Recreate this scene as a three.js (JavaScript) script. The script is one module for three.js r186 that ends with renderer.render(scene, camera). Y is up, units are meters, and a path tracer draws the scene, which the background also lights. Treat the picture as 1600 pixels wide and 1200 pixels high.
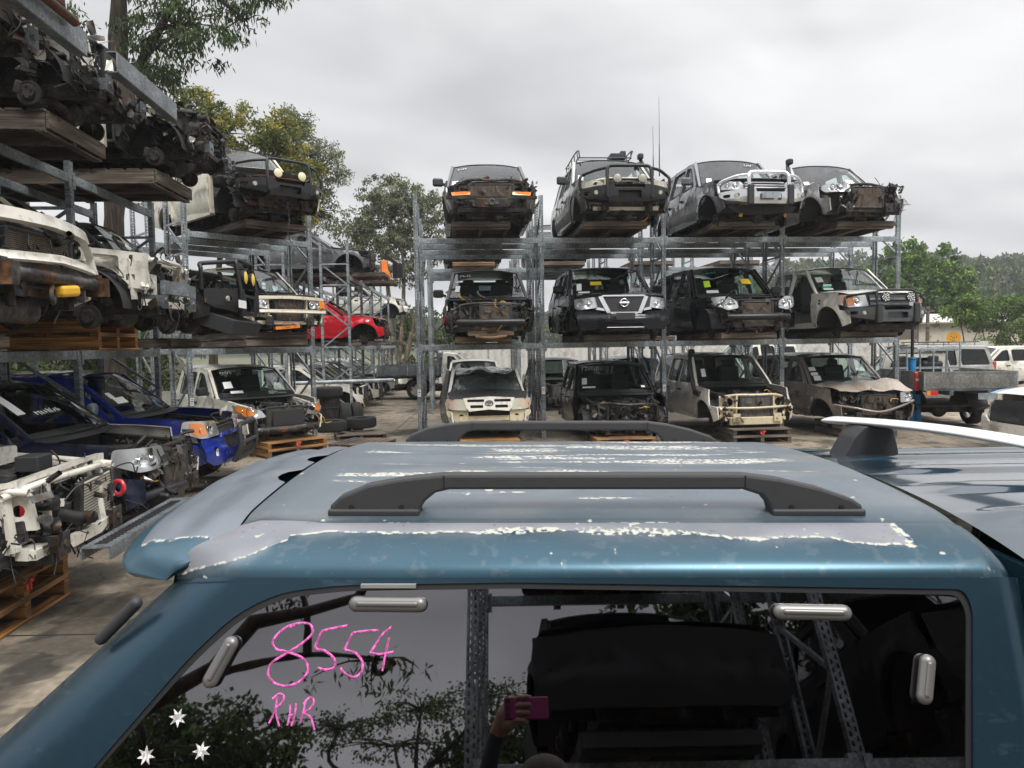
import * as THREE from 'three';
import { mergeGeometries } from 'three/addons/utils/BufferGeometryUtils.js';
import { RoundedBoxGeometry } from 'three/addons/geometries/RoundedBoxGeometry.js';
import { MarchingCubes } from 'three/addons/objects/MarchingCubes.js';
import { TessellateModifier } from 'three/addons/modifiers/TessellateModifier.js';

// ---------------------------------------------------------------- camera, sky, sun, exposure
const scene = new THREE.Scene();
const camera = new THREE.PerspectiveCamera(55.53, 4 / 3, 0.05, 3000);
camera.rotation.order = 'YXZ';
camera.position.set(0, 2.08, 0);
camera.rotation.set(-0.0552, 0, -0.016);
const renderer = new THREE.WebGLRenderer({ antialias: true });
renderer.setSize(1024, 768);
renderer.toneMapping = THREE.LinearToneMapping;
renderer.toneMappingExposure = 1.78;
renderer.shadowMap.enabled = true;
scene.fog = new THREE.FogExp2(0xc9cdd0, 0.0007);

const rng = (a) => () => { a = (a + 0x6d2b79f5) | 0; let t = Math.imul(a ^ (a >>> 15), 1 | a); t = (t + Math.imul(t ^ (t >>> 7), 61 | t)) ^ t; return ((t ^ (t >>> 14)) >>> 0) / 4294967296; };
const PT = new Uint8Array(1024), PF = new Float32Array(256);
{ const r = rng(4242), p = Array.from({ length: 256 }, (_, i) => i); for (let i = 255; i > 0; i--) { const j = (r() * (i + 1)) | 0; [p[i], p[j]] = [p[j], p[i]]; } for (let i = 0; i < 1024; i++) PT[i] = p[i & 255]; for (let i = 0; i < 256; i++) PF[i] = r(); }
const hash3 = (x, y, z, s) => PF[PT[PT[PT[(x + s * 57) & 255] + (y & 255)] + ((z + s * 131) & 255)]];
const sm = (t) => t * t * (3 - 2 * t), lerp = (a, b, t) => a + (b - a) * t, clamp = (v, a = 0, b = 1) => Math.min(b, Math.max(a, v));
const smooth = (a, b, v) => sm(clamp((v - a) / (b - a)));
function noise3(x, y, z, s = 0) {
  const i = Math.floor(x), j = Math.floor(y), k = Math.floor(z); let u = x - i, v = y - j, w = z - k; u = u * u * (3 - 2 * u); v = v * v * (3 - 2 * v); w = w * w * (3 - 2 * w);
  const A = PT[(i + s * 57) & 255], B = PT[(i + 1 + s * 57) & 255], j0 = j & 255, j1 = (j + 1) & 255, k0 = (k + s * 131) & 255, k1 = (k + 1 + s * 131) & 255;
  const a = PT[A + j0], b = PT[B + j0], c = PT[A + j1], d = PT[B + j1];
  const p = PF[PT[a + k0]], q = PF[PT[b + k0]], r = PF[PT[c + k0]], t = PF[PT[d + k0]], e = PF[PT[a + k1]], f = PF[PT[b + k1]], g = PF[PT[c + k1]], h = PF[PT[d + k1]];
  const l0 = p + (q - p) * u, l1 = r + (t - r) * u, l2 = e + (f - e) * u, l3 = g + (h - g) * u, m0 = l0 + (l1 - l0) * v, m1 = l2 + (l3 - l2) * v; return m0 + (m1 - m0) * w;
}
const fbm3 = (x, y, z, o, s = 0) => { let a = 0, n = 0, g = 1; for (let i = 0; i < o; i++) { a += g * noise3(x, y, z, s + i); n += g; g *= 0.5; x *= 2.03; y *= 2.03; z *= 2.03; } return a / n; };
// tileable 2-D noise of period p cells
function tnoise(x, y, p, q, s) {
  const i = Math.floor(x), j = Math.floor(y); let u = x - i, v = y - j; u = u * u * (3 - 2 * u); v = v * v * (3 - 2 * v);
  const i0 = ((i % p) + p) % p, i1 = (i0 + 1) % p, j0 = ((j % q) + q) % q, j1 = (j0 + 1) % q, A = PT[(i0 + s * 57) & 255] + (i0 >> 8), B = PT[(i1 + s * 57) & 255] + (i1 >> 8), y0 = (j0 + (j0 >> 8) * 91) & 255, y1 = (j1 + (j1 >> 8) * 91) & 255;
  const a = PF[PT[PT[A + y0] + (s & 127)]], b = PF[PT[PT[B + y0] + (s & 127)]], c = PF[PT[PT[A + y1] + (s & 127)]], d = PF[PT[PT[B + y1] + (s & 127)]];
  const e = a + (b - a) * u, f = c + (d - c) * u; return e + (f - e) * v;
}
const tfbm = (u, v, p, q, o, s) => { let a = 0, n = 0, g = 1; for (let i = 0; i < o; i++) { a += g * tnoise(u * p, v * q, p, q, s + i); n += g; g *= 0.55; p *= 2; q *= 2; } return a / n; };

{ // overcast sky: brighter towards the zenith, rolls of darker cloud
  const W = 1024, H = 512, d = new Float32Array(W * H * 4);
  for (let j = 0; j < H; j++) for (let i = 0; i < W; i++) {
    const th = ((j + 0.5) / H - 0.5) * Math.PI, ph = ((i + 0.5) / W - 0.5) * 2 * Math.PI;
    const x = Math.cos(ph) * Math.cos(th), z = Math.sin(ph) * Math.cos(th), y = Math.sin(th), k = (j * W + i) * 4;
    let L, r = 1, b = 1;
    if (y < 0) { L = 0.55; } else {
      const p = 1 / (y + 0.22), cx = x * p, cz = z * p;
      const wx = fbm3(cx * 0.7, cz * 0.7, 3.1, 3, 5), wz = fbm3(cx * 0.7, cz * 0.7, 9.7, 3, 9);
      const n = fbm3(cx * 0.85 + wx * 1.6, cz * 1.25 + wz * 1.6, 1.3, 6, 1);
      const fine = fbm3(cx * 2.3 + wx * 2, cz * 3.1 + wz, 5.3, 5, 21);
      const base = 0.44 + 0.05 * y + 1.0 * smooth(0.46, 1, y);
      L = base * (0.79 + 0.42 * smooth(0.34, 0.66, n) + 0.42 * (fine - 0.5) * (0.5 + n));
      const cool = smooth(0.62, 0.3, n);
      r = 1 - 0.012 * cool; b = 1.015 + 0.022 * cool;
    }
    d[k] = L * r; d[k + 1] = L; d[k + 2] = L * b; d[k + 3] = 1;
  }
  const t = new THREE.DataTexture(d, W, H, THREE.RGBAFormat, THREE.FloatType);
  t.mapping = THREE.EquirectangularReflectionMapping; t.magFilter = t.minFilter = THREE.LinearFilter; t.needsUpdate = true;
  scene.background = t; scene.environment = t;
}
const sun = new THREE.DirectionalLight(new THREE.Color(1, 0.965, 0.91), 1.5);
sun.position.set(18, 46, 14); sun.castShadow = true; sun.shadow.radius = 38;
sun.shadow.camera.left = sun.shadow.camera.bottom = -45; sun.shadow.camera.right = sun.shadow.camera.top = 45; sun.shadow.camera.far = 160;
sun.target.position.set(0, 0, -12);
scene.add(sun, sun.target);

// ---------------------------------------------------------------- textures
function dataTex(w, h, fn, srgb = true, repeat = [1, 1]) {
  const d = new Uint8Array(w * h * 4);
  for (let j = 0; j < h; j++) for (let i = 0; i < w; i++) { const c = fn((i + 0.5) / w, (j + 0.5) / h), k = (j * w + i) * 4; for (let q = 0; q < 3; q++) d[k + q] = clamp(c[q]) * 255; d[k + 3] = 255; }
  const t = new THREE.DataTexture(d, w, h); if (srgb) t.colorSpace = THREE.SRGBColorSpace;
  t.wrapS = t.wrapT = THREE.RepeatWrapping; t.magFilter = THREE.LinearFilter; t.minFilter = THREE.LinearMipmapLinearFilter; t.repeat.set(...repeat); t.needsUpdate = true; return t;
}
const T = {};
T.grime = dataTex(512, 512, (u, v) => { const n = tfbm(u, v, 4, 4, 5, 3), f = tfbm(u, v, 32, 32, 3, 17); const d = 0.98 - 0.30 * smooth(0.48, 0.75, n) - 0.12 * smooth(0.6, 0.8, f); return [d, d * 0.985, d * 0.955]; }, true, [0.6, 0.6]);
T.grimeRough = dataTex(256, 256, (u, v) => { const n = tfbm(u, v, 4, 4, 5, 3); const d = 0.55 + 0.45 * smooth(0.45, 0.75, n); return [d, d, d]; }, false, [0.6, 0.6]);
T.galv = dataTex(512, 512, (u, v) => { const n = tfbm(u, v, 40, 40, 2, 5), m = tfbm(u, v, 3, 3, 4, 8), st = tfbm(u, v, 60, 3, 3, 9); const d = 0.76 + 0.26 * (n - 0.5) * 1.6 + 0.42 * (m - 0.5) - 0.05 * smooth(0.55, 0.75, st); return [d * 0.97, d, d * 1.01]; }, true, [1.6, 1.6]);
T.wood = dataTex(512, 512, (u, v) => { const w = tfbm(u, v, 2, 8, 3, 31); const g = tfbm(u, v, 3, 90, 3, 33), k = tfbm(u, v, 5, 12, 3, 35); let d = 0.62 + 0.55 * (g - 0.5) + 0.5 * (w - 0.5) - 0.25 * smooth(0.66, 0.8, k); return [d, d * 0.97, d * 0.93]; }, true, [0.9, 0.9]);
T.mess = dataTex(512, 512, (u, v) => { const n = tfbm(u, v, 6, 6, 5, 41), f = tfbm(u, v, 30, 30, 3, 45), r = smooth(0.55, 0.72, tfbm(u, v, 5, 5, 4, 47)); const d = 0.35 + 0.8 * (n - 0.35) + 0.35 * (f - 0.5); return [d * (1 + 0.35 * r), d * (1 - 0.02 * r), d * (1 - 0.3 * r)]; }, true, [1.1, 1.1]);
T.rust = dataTex(512, 512, (u, v) => { const n = tfbm(u, v, 5, 5, 6, 51), f = tfbm(u, v, 40, 40, 3, 55); const r = smooth(0.4, 0.62, n), d = 0.75 + 0.5 * (f - 0.5); return [d * lerp(0.42, 0.62, r), d * lerp(0.36, 0.40, r), d * lerp(0.32, 0.27, r)]; }, true, [1.2, 1.2]);
T.fins = dataTex(128, 128, (u, v) => { const a = Math.abs(((v * 16) % 1) - 0.5) * 2, b = 0.8 + 0.2 * Math.sin(u * 6.283 * 32), n = tfbm(u, v, 4, 4, 3, 61); const d = (0.25 + 0.55 * smooth(0.2, 0.6, a) * b) * (0.8 + 0.5 * (n - 0.5)); return [d, d * 0.97, d * 0.92]; }, true, [4, 4]);
T.finsBump = dataTex(128, 128, (u, v) => { const a = Math.abs(((v * 16) % 1) - 0.5) * 2; return [a, a, a]; }, false, [4, 4]);
T.mesh = dataTex(128, 128, (u, v) => { // hexagon mesh, 8 x 8 cells: white where there is bar
  const x = (u * 8) % 1, y = (v * 8) % 1, d = (a, b) => { const dx = Math.abs(x - a), dy = Math.abs(y - b); return Math.max(dx * 0.866 + dy * 0.5, dy); };
  const m = Math.min(d(0.5, 0.5), d(0, 0), d(1, 0), d(0, 1), d(1, 1)), q = smooth(0.26, 0.32, m); return [q, q, q]; }, false, [4, 4]);
T.holes = dataTex(128, 128, (u, v) => { // one pitch of an upright's face: two staggered rows of tear-drop slots
  const s = (cx, cy) => { const dx = (u - cx) * 1.0, dy = (v - cy) * 1.0, w = 0.085 + 0.03 * clamp(-dy * 5 + 0.5); return Math.abs(dy) < 0.27 && Math.abs(dx) < w; };
  const h = s(0.27, 0.5) || s(0.73, 0.0) || s(0.73, 1.0); return h ? [0, 0, 0] : [1, 1, 1]; }, false);
T.concrete = dataTex(1400, 1400, (u, v) => {
  const n = tfbm(u, v, 5, 5, 6, 71), m = tfbm(u, v, 24, 24, 4, 75), f = tfbm(u, v, 300, 300, 2, 79), o = tfbm(u, v, 8, 8, 5, 83), tr = tfbm(u, v, 22, 4, 4, 86);
  let d = 0.66 + 0.42 * (n - 0.5) + 0.16 * (m - 0.5) + 0.20 * (f - 0.5) - 0.10 * smooth(0.5, 0.75, tr);
  const ck = Math.abs(tfbm(u, v, 7, 7, 5, 91) - 0.5); d *= 1 - 0.35 * smooth(0.006, 0.0, ck) * smooth(0.45, 0.6, n);
  const oil = smooth(0.56, 0.68, o); d *= 1 - 0.45 * oil; const sp = smooth(0.62, 0.70, tfbm(u, v, 40, 40, 3, 88)); d *= 1 - 0.3 * sp; const pl = smooth(0.58, 0.66, tfbm(u, v, 3, 3, 4, 89)); d *= 1 - 0.16 * pl;
  return [d * 0.98, d * 0.925, d * 0.845]; }, true, [1 / 11, 1 / 11]);
T.concreteBump = dataTex(512, 512, (u, v) => { const f = tfbm(u, v, 40, 40, 4, 95); return [f, f, f]; }, false, [0.5, 0.5]);
T.bark = dataTex(256, 256, (u, v) => { const n = tfbm(u, v, 30, 3, 4, 99), m = tfbm(u, v, 4, 4, 3, 98); const d = 0.55 + 0.7 * (n - 0.5) + 0.5 * (m - 0.5); return [d, d * 0.95, d * 0.88]; }, true, [1, 0.5]);
T.streak = dataTex(128, 128, (u, v) => { const n = tfbm(u, v, 10, 10, 4, 161), q = tfbm(u, v, 40, 6, 3, 163); const d = 0.62 + 0.38 * smooth(0.3, 0.55, n) * smooth(0.25, 0.5, q); return [d, d * 0.97, d]; }, true, [18, 18]);
T.tread = dataTex(128, 128, (u, v) => { const a = Math.abs(((u * 6 + Math.floor(v * 10) * 0.5) % 1) - 0.5) < 0.12 || (v * 10) % 1 < 0.18 ? 0 : 1; return [a, a, a]; }, false, [5, 5]);

// ---------------------------------------------------------------- materials
function M(color, rough = 0.6, metal = 0, extra = {}) {
  const c = Array.isArray(color) ? new THREE.Color().setRGB(...color) : new THREE.Color(color);
  return new (extra.clearcoat || extra.transmission || extra.ior ? THREE.MeshPhysicalMaterial : THREE.MeshStandardMaterial)({ color: c, roughness: rough, metalness: metal, side: THREE.DoubleSide, ...extra });
}
const paint = (c, rough = 0.42, extra = {}) => M(c, rough, 0, { clearcoat: 0.55, clearcoatRoughness: 0.12, map: T.grime, roughnessMap: T.grimeRough, ...extra });
const m = {
  galv: M([0.55, 0.58, 0.60], 0.45, 0.25, { map: T.galv }),
  galvHoles: M([0.55, 0.58, 0.60], 0.45, 0.25, { map: T.galv, alphaMap: T.holes, alphaTest: 0.5 }),
  galvDark: M([0.30, 0.315, 0.33], 0.5, 0.3, { map: T.galv }),
  woodGrey: M([0.34, 0.29, 0.25], 0.85, 0, { map: T.wood }),
  woodGreyDark: M([0.22, 0.185, 0.16], 0.85, 0, { map: T.wood }),
  woodBrown: M([0.40, 0.28, 0.19], 0.85, 0, { map: T.wood }),
  woodOrange: M([0.85, 0.44, 0.14], 0.75, 0, { map: T.wood }),
  woodOrange2: M([0.66, 0.36, 0.14], 0.75, 0, { map: T.wood }),
  redPaint: M([0.80, 0.05, 0.04], 0.6),
  black: M([0.012, 0.012, 0.014], 0.42),
  blackMatt: M([0.027, 0.027, 0.029], 0.75),
  plastic: M([0.028, 0.029, 0.032], 0.58),
  dark: M([0.125, 0.122, 0.117], 0.7, 0.2, { map: T.mess }),
  mid: M([0.30, 0.295, 0.285], 0.55, 0.45, { map: T.mess }),
  light: M([0.48, 0.47, 0.44], 0.45, 0.5, { map: T.mess }),
  rust: M([0.60, 0.52, 0.46], 0.85, 0.1, { map: T.rust }),
  rustDark: M([0.27, 0.25, 0.235], 0.8, 0.1, { map: T.mess }),
  rubber: M([0.022, 0.022, 0.022], 0.85, 0, { bumpMap: T.tread, bumpScale: 0.008 }),
  hose: M([0.018, 0.018, 0.018], 0.55),
  chrome: M([0.75, 0.75, 0.76], 0.12, 1),
  alloy: M([0.62, 0.62, 0.63], 0.35, 0.8),
  silverTube: M([0.72, 0.73, 0.74], 0.25, 0.7),
  fins: M([0.62, 0.60, 0.56], 0.6, 0.4, { map: T.fins, bumpMap: T.finsBump, bumpScale: 0.004 }),
  finsBrown: M([0.55, 0.45, 0.35], 0.7, 0.2, { map: T.fins, bumpMap: T.finsBump, bumpScale: 0.004 }),
  meshGrille: M([0.03, 0.03, 0.033], 0.4, 0, { alphaMap: T.mesh, alphaTest: 0.5 }),
  glass: M([0.80, 0.90, 0.87], 0.02, 0, { transmission: 1, thickness: 0, ior: 1.52 }),
  glassDark: M([0.10, 0.12, 0.12], 0.02, 0, { transmission: 1, thickness: 0, ior: 1.52 }),
  lens: M([0.93, 0.94, 0.94], 0.06, 0, { transmission: 1, thickness: 0, ior: 1.5 }),
  lensFog: M([0.80, 0.78, 0.66], 0.35, 0, { transmission: 0.55, thickness: 0, ior: 1.5 }),
  amber: M([0.85, 0.25, 0.03], 0.2, 0, { clearcoat: 1 }),
  redLens: M([0.60, 0.02, 0.03], 0.2, 0, { clearcoat: 1 }),
  seat: M([0.05, 0.05, 0.052], 0.9), seatGrey: M([0.16, 0.155, 0.15], 0.9),
  white: M([0.78, 0.77, 0.74], 0.5), paper: M([0.82, 0.82, 0.80], 0.8),
  yellow: M([0.90, 0.62, 0.02], 0.7), lime: M([0.55, 0.85, 0.03], 0.7), greenTag: M([0.02, 0.45, 0.28], 0.6), orange: M([0.85, 0.24, 0.03], 0.5),
  blueSteel: M([0.015, 0.25, 0.62], 0.5, 0, { map: T.grime }),
  strap: M([0.72, 0.40, 0.03], 0.7),
};
const P = {
  white: paint([0.74, 0.735, 0.70]), cream: paint([0.66, 0.63, 0.54], 0.5), greyWhite: paint([0.72, 0.72, 0.70]), silver: paint([0.40, 0.405, 0.41], 0.35, { metalness: 0.35 }), darkSilver: paint([0.155, 0.16, 0.185], 0.35, { metalness: 0.35 }),
  black: paint([0.010, 0.010, 0.013], 0.35, { clearcoat: 0.22, specularIntensity: 0.25, clearcoatRoughness: 0.06 }), blackDust: paint([0.020, 0.020, 0.023], 0.5, { clearcoat: 0.3, specularIntensity: 0.5 }), charcoal: paint([0.06, 0.06, 0.065], 0.45), navy: paint([0.012, 0.020, 0.055], 0.3, { clearcoat: 0.9 }), blue: paint([0.010, 0.030, 0.29], 0.28, { clearcoat: 1 }),
  red: paint([0.62, 0.012, 0.028], 0.35, { clearcoat: 0.9 }), taupe: paint([0.26, 0.225, 0.21], 0.45, { metalness: 0.25 }), brown: paint([0.12, 0.105, 0.095], 0.45), yellowed: paint([0.64, 0.56, 0.40], 0.6), teal: paint([0.02, 0.07, 0.10], 0.3),
};
// ---------------------------------------------------------------- naming
const names = new Map();
function numbered(n) { const k = names.get(n) || 0; names.set(n, k + 1); return k ? `${n}_${String(k).padStart(3, '0')}` : n; }
function tag(o, label, category, group, kind) { if (label) o.userData.label = label; if (category) o.userData.category = category; if (group) o.userData.group = group; if (kind) o.userData.kind = kind; return o; }
function thing(name, label, category, pos = [0, 0, 0], turn = 0, group) {
  const o = new THREE.Group(); o.name = numbered(name); scene.add(o); o.position.set(...pos); o.rotation.y = turn; return tag(o, label, category, group);
}
function part(name, geo, mat, parent, label) {
  const o = new THREE.Mesh(geo, mat); o.name = parent === scene ? numbered(name) : name; o.castShadow = o.receiveShadow = true; parent.add(o); if (label) o.userData.label = label; return o;
}
function grp(name, parent, pos = [0, 0, 0], rot = [0, 0, 0]) { const o = new THREE.Group(); o.name = name; o.position.set(...pos); o.rotation.set(...rot); parent.add(o); return o; }
function clone(o, label, pos, turn) { const c = o.clone(); c.userData = { ...o.userData }; c.name = numbered(o.name.replace(/_\d\d\d$/, '')); scene.add(c); if (pos) c.position.set(...pos); if (turn !== undefined) c.rotation.y = turn; if (label) c.userData.label = label; return c; }

// ---------------------------------------------------------------- geometry helpers
const V = (a, b, c) => new THREE.Vector3(a, b, c);
const mtx = (x, y, z, rx = 0, ry = 0, rz = 0, s = 1) => new THREE.Matrix4().compose(V(x, y, z), new THREE.Quaternion().setFromEuler(new THREE.Euler(rx, ry, rz)), V(s, s, s));
function boxUV(g) {
  const p = g.attributes.position.array, n = p.length / 9, uv = new Float32Array(n * 6);
  for (let t = 0; t < n; t++) {
    const k = t * 9, ax = p[k + 3] - p[k], ay = p[k + 4] - p[k + 1], az = p[k + 5] - p[k + 2], bx = p[k + 6] - p[k], by = p[k + 7] - p[k + 1], bz = p[k + 8] - p[k + 2];
    const nx = Math.abs(ay * bz - az * by), ny = Math.abs(az * bx - ax * bz), nz = Math.abs(ax * by - ay * bx);
    for (let q = 0; q < 3; q++) { const i = k + q * 3, u = nx >= ny && nx >= nz ? [p[i + 2], p[i + 1]] : ny >= nz ? [p[i], p[i + 2]] : [p[i], p[i + 1]]; uv[t * 6 + q * 2] = u[0]; uv[t * 6 + q * 2 + 1] = u[1]; }
  }
  g.setAttribute('uv', new THREE.BufferAttribute(uv, 2));
}
class MB {
  constructor() { this.g = []; }
  add(g, mat4) { if (g.index) g = g.toNonIndexed(); else g = g.clone(); for (const k of Object.keys(g.attributes)) if (k !== 'position' && k !== 'normal' && k !== 'uv') g.deleteAttribute(k); g.clearGroups?.(); if (mat4) g.applyMatrix4(mat4); this.g.push(g); return this; }
  box(w, h, d, x = 0, y = 0, z = 0, rx = 0, ry = 0, rz = 0) { return this.add(new THREE.BoxGeometry(w, h, d), mtx(x, y, z, rx, ry, rz)); }
  rbox(w, h, d, x = 0, y = 0, z = 0, rx = 0, ry = 0, rz = 0, r = 0.015, s = 2) { return this.add(new RoundedBoxGeometry(w, h, d, s, Math.min(r, w / 2.1, h / 2.1, d / 2.1)), mtx(x, y, z, rx, ry, rz)); }
  cyl(a, b, r, r2 = r, n = 10, open = false) {
    const p = V(...a), q = V(...b), d = q.clone().sub(p), L = d.length(), g = new THREE.CylinderGeometry(r2, r, L, n, 1, open);
    g.applyQuaternion(new THREE.Quaternion().setFromUnitVectors(V(0, 1, 0), d.normalize())); g.translate((a[0] + b[0]) / 2, (a[1] + b[1]) / 2, (a[2] + b[2]) / 2); return this.add(g);
  }
  bar(a, b, w, h, up = [0, 1, 0]) {
    const p = V(...a), q = V(...b), d = q.clone().sub(p), L = d.length(); d.normalize(); let u = V(...up); const x = u.clone().cross(d); if (x.lengthSq() < 1e-6) x.set(1, 0, 0).cross(d); x.normalize(); u = d.clone().cross(x);
    const M4 = new THREE.Matrix4().makeBasis(x, u, d).setPosition(p.add(q).multiplyScalar(0.5)); return this.add(new THREE.BoxGeometry(w, h, L), M4);
  }
  tube(pts, r, n = 6, seg = 0, tension = 0.5) { const c = new THREE.CatmullRomCurve3(pts.map((p) => V(...p)), false, 'catmullrom', tension); return this.add(new THREE.TubeGeometry(c, seg || pts.length * 4, r, n)); }
  sph(r, x, y, z, sx = 1, sy = 1, sz = 1, n = 12) { const g = new THREE.SphereGeometry(r, n, Math.max(6, n * 0.7 | 0)); g.scale(sx, sy, sz); return this.add(g, mtx(x, y, z)); }
  torus(R, r, x, y, z, rx = 0, ry = 0, rz = 0, n = 20, k = 8) { return this.add(new THREE.TorusGeometry(R, r, k, n), mtx(x, y, z, rx, ry, rz)); }
  extr(pts, depth, mat4, bevel = 0, holes = []) { const s = new THREE.Shape(pts.map((p) => new THREE.Vector2(...p))); for (const h of holes) s.holes.push(new THREE.Path(h.map((p) => new THREE.Vector2(...p)))); return this.add(new THREE.ExtrudeGeometry(s, { depth, bevelEnabled: bevel > 0, bevelSize: bevel, bevelThickness: bevel, bevelSegments: 2, curveSegments: 8 }), mat4); }
  panel(outer, map, o) { return this.add(panelGeo(outer, map, o)); }
  grid(nu, nv, map, flip) { return this.add(gridGeo(nu, nv, map, flip)); }
  geo(uv = true) { const g = mergeGeometries(this.g); if (uv) boxUV(g); return g; }
  build(name, mat, parent, label, uv = true) { if (!this.g.length) return null; return part(name, this.geo(uv), mat, parent, label); }
}
function gridGeo(nu, nv, map, flip = false) {
  const pos = [], idx = [], uv = [];
  for (let j = 0; j <= nv; j++) for (let i = 0; i <= nu; i++) { pos.push(...map(i / nu, j / nv)); uv.push(i / nu, j / nv); }
  for (let j = 0; j < nv; j++) for (let i = 0; i < nu; i++) { const a = j * (nu + 1) + i, b = a + 1, c = a + nu + 1, d = c + 1; flip ? idx.push(a, c, b, b, c, d) : idx.push(a, b, c, b, d, c); }
  const g = new THREE.BufferGeometry(); g.setAttribute('position', new THREE.Float32BufferAttribute(pos, 3)); g.setAttribute('uv', new THREE.Float32BufferAttribute(uv, 2)); g.setIndex(idx); g.computeVertexNormals(); return g;
}
function densify(pts, e) { const out = []; for (let i = 0; i < pts.length; i++) { const a = pts[i], b = pts[(i + 1) % pts.length], n = Math.max(1, Math.ceil(Math.hypot(b[0] - a[0], b[1] - a[1]) / e)); for (let k = 0; k < n; k++) out.push([lerp(a[0], b[0], k / n), lerp(a[1], b[1], k / n)]); } return out; }
function roundPoly(pts, r) {
  const out = [], n = pts.length;
  for (let i = 0; i < n; i++) {
    const p = pts[i], a = pts[(i + n - 1) % n], b = pts[(i + 1) % n], rr = p[2] ?? r, la = Math.hypot(a[0] - p[0], a[1] - p[1]), lb = Math.hypot(b[0] - p[0], b[1] - p[1]), q = Math.min(rr, la * 0.45, lb * 0.45);
    if (q < 1e-4) { out.push([p[0], p[1]]); continue; }
    const s = [p[0] + (a[0] - p[0]) / la * q, p[1] + (a[1] - p[1]) / la * q], e = [p[0] + (b[0] - p[0]) / lb * q, p[1] + (b[1] - p[1]) / lb * q];
    for (let k = 0; k <= 4; k++) { const t = k / 4; out.push([(1 - t) * (1 - t) * s[0] + 2 * t * (1 - t) * p[0] + t * t * e[0], (1 - t) * (1 - t) * s[1] + 2 * t * (1 - t) * p[1] + t * t * e[1]]); }
  }
  return out;
}
const arc = (cx, cy, r, a0, a1, n = 12) => Array.from({ length: n + 1 }, (_, i) => { const a = lerp(a0, a1, i / n); return [cx + r * Math.cos(a), cy + r * Math.sin(a)]; });
const circle = (cx, cy, r, n = 14) => arc(cx, cy, r, 0, Math.PI * 2 * (1 - 1 / n), n - 1);
// a sheet cut to an outline (a, b), bent by map(a, b) -> [x, y, z], with folded-in edges
function panelGeo(outer, map, { holes = [], edge = 0.13, flange = 0.018, flip = false, it = 5 } = {}) {
  const out = densify(outer, edge), hs = holes.map((h) => densify(h, edge));
  const s = new THREE.Shape(out.map((p) => new THREE.Vector2(...p))); for (const h of hs) s.holes.push(new THREE.Path(h.map((p) => new THREE.Vector2(...p))));
  let g = new THREE.ShapeGeometry(s).toNonIndexed(); g.deleteAttribute('normal'); g.deleteAttribute('uv');
  g = new TessellateModifier(edge * 1.3, it).modify(g); if (g.index) g = g.toNonIndexed();
  const p = g.attributes.position.array, pos = [], nor = [], uv = [], e = 1e-3;
  const at = (a, b) => { const P0 = map(a, b), A = map(a + e, b), B = map(a, b + e), u = [A[0] - P0[0], A[1] - P0[1], A[2] - P0[2]], v = [B[0] - P0[0], B[1] - P0[1], B[2] - P0[2]]; const n = [u[1] * v[2] - u[2] * v[1], u[2] * v[0] - u[0] * v[2], u[0] * v[1] - u[1] * v[0]], l = (Math.hypot(...n) || 1) * (flip ? -1 : 1); return [P0, n.map((q) => q / l)]; };
  const put = (a, b) => { const [P0, n] = at(a, b); pos.push(...P0); nor.push(...n); uv.push(a, b); };
  for (let i = 0; i < p.length; i += 9) for (const k of flip ? [0, 6, 3] : [0, 3, 6]) put(p[i + k], p[i + k + 1]);
  if (flange) for (const c of [out, ...hs]) for (let i = 0; i < c.length; i++) {
    const a = c[i], b = c[(i + 1) % c.length], [A, na] = at(...a), [B, nb] = at(...b), C = A.map((q, k) => q - na[k] * flange), D = B.map((q, k) => q - nb[k] * flange);
    const u = V(B[0] - A[0], B[1] - A[1], B[2] - A[2]).cross(V(...na)).normalize().multiplyScalar(flip ? -1 : 1);
    for (const q of flip ? [A, B, C, B, D, C] : [A, C, B, B, C, D]) { pos.push(...q); nor.push(u.x, u.y, u.z); uv.push(...a); }
  }
  g = new THREE.BufferGeometry(); g.setAttribute('position', new THREE.Float32BufferAttribute(pos, 3)); g.setAttribute('normal', new THREE.Float32BufferAttribute(nor, 3)); g.setAttribute('uv', new THREE.Float32BufferAttribute(uv, 2)); return g;
}
const chaos = (r, n, f) => { for (let i = 0; i < n; i++) f(i, (a, b) => a + (b - a) * r()); };
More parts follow.
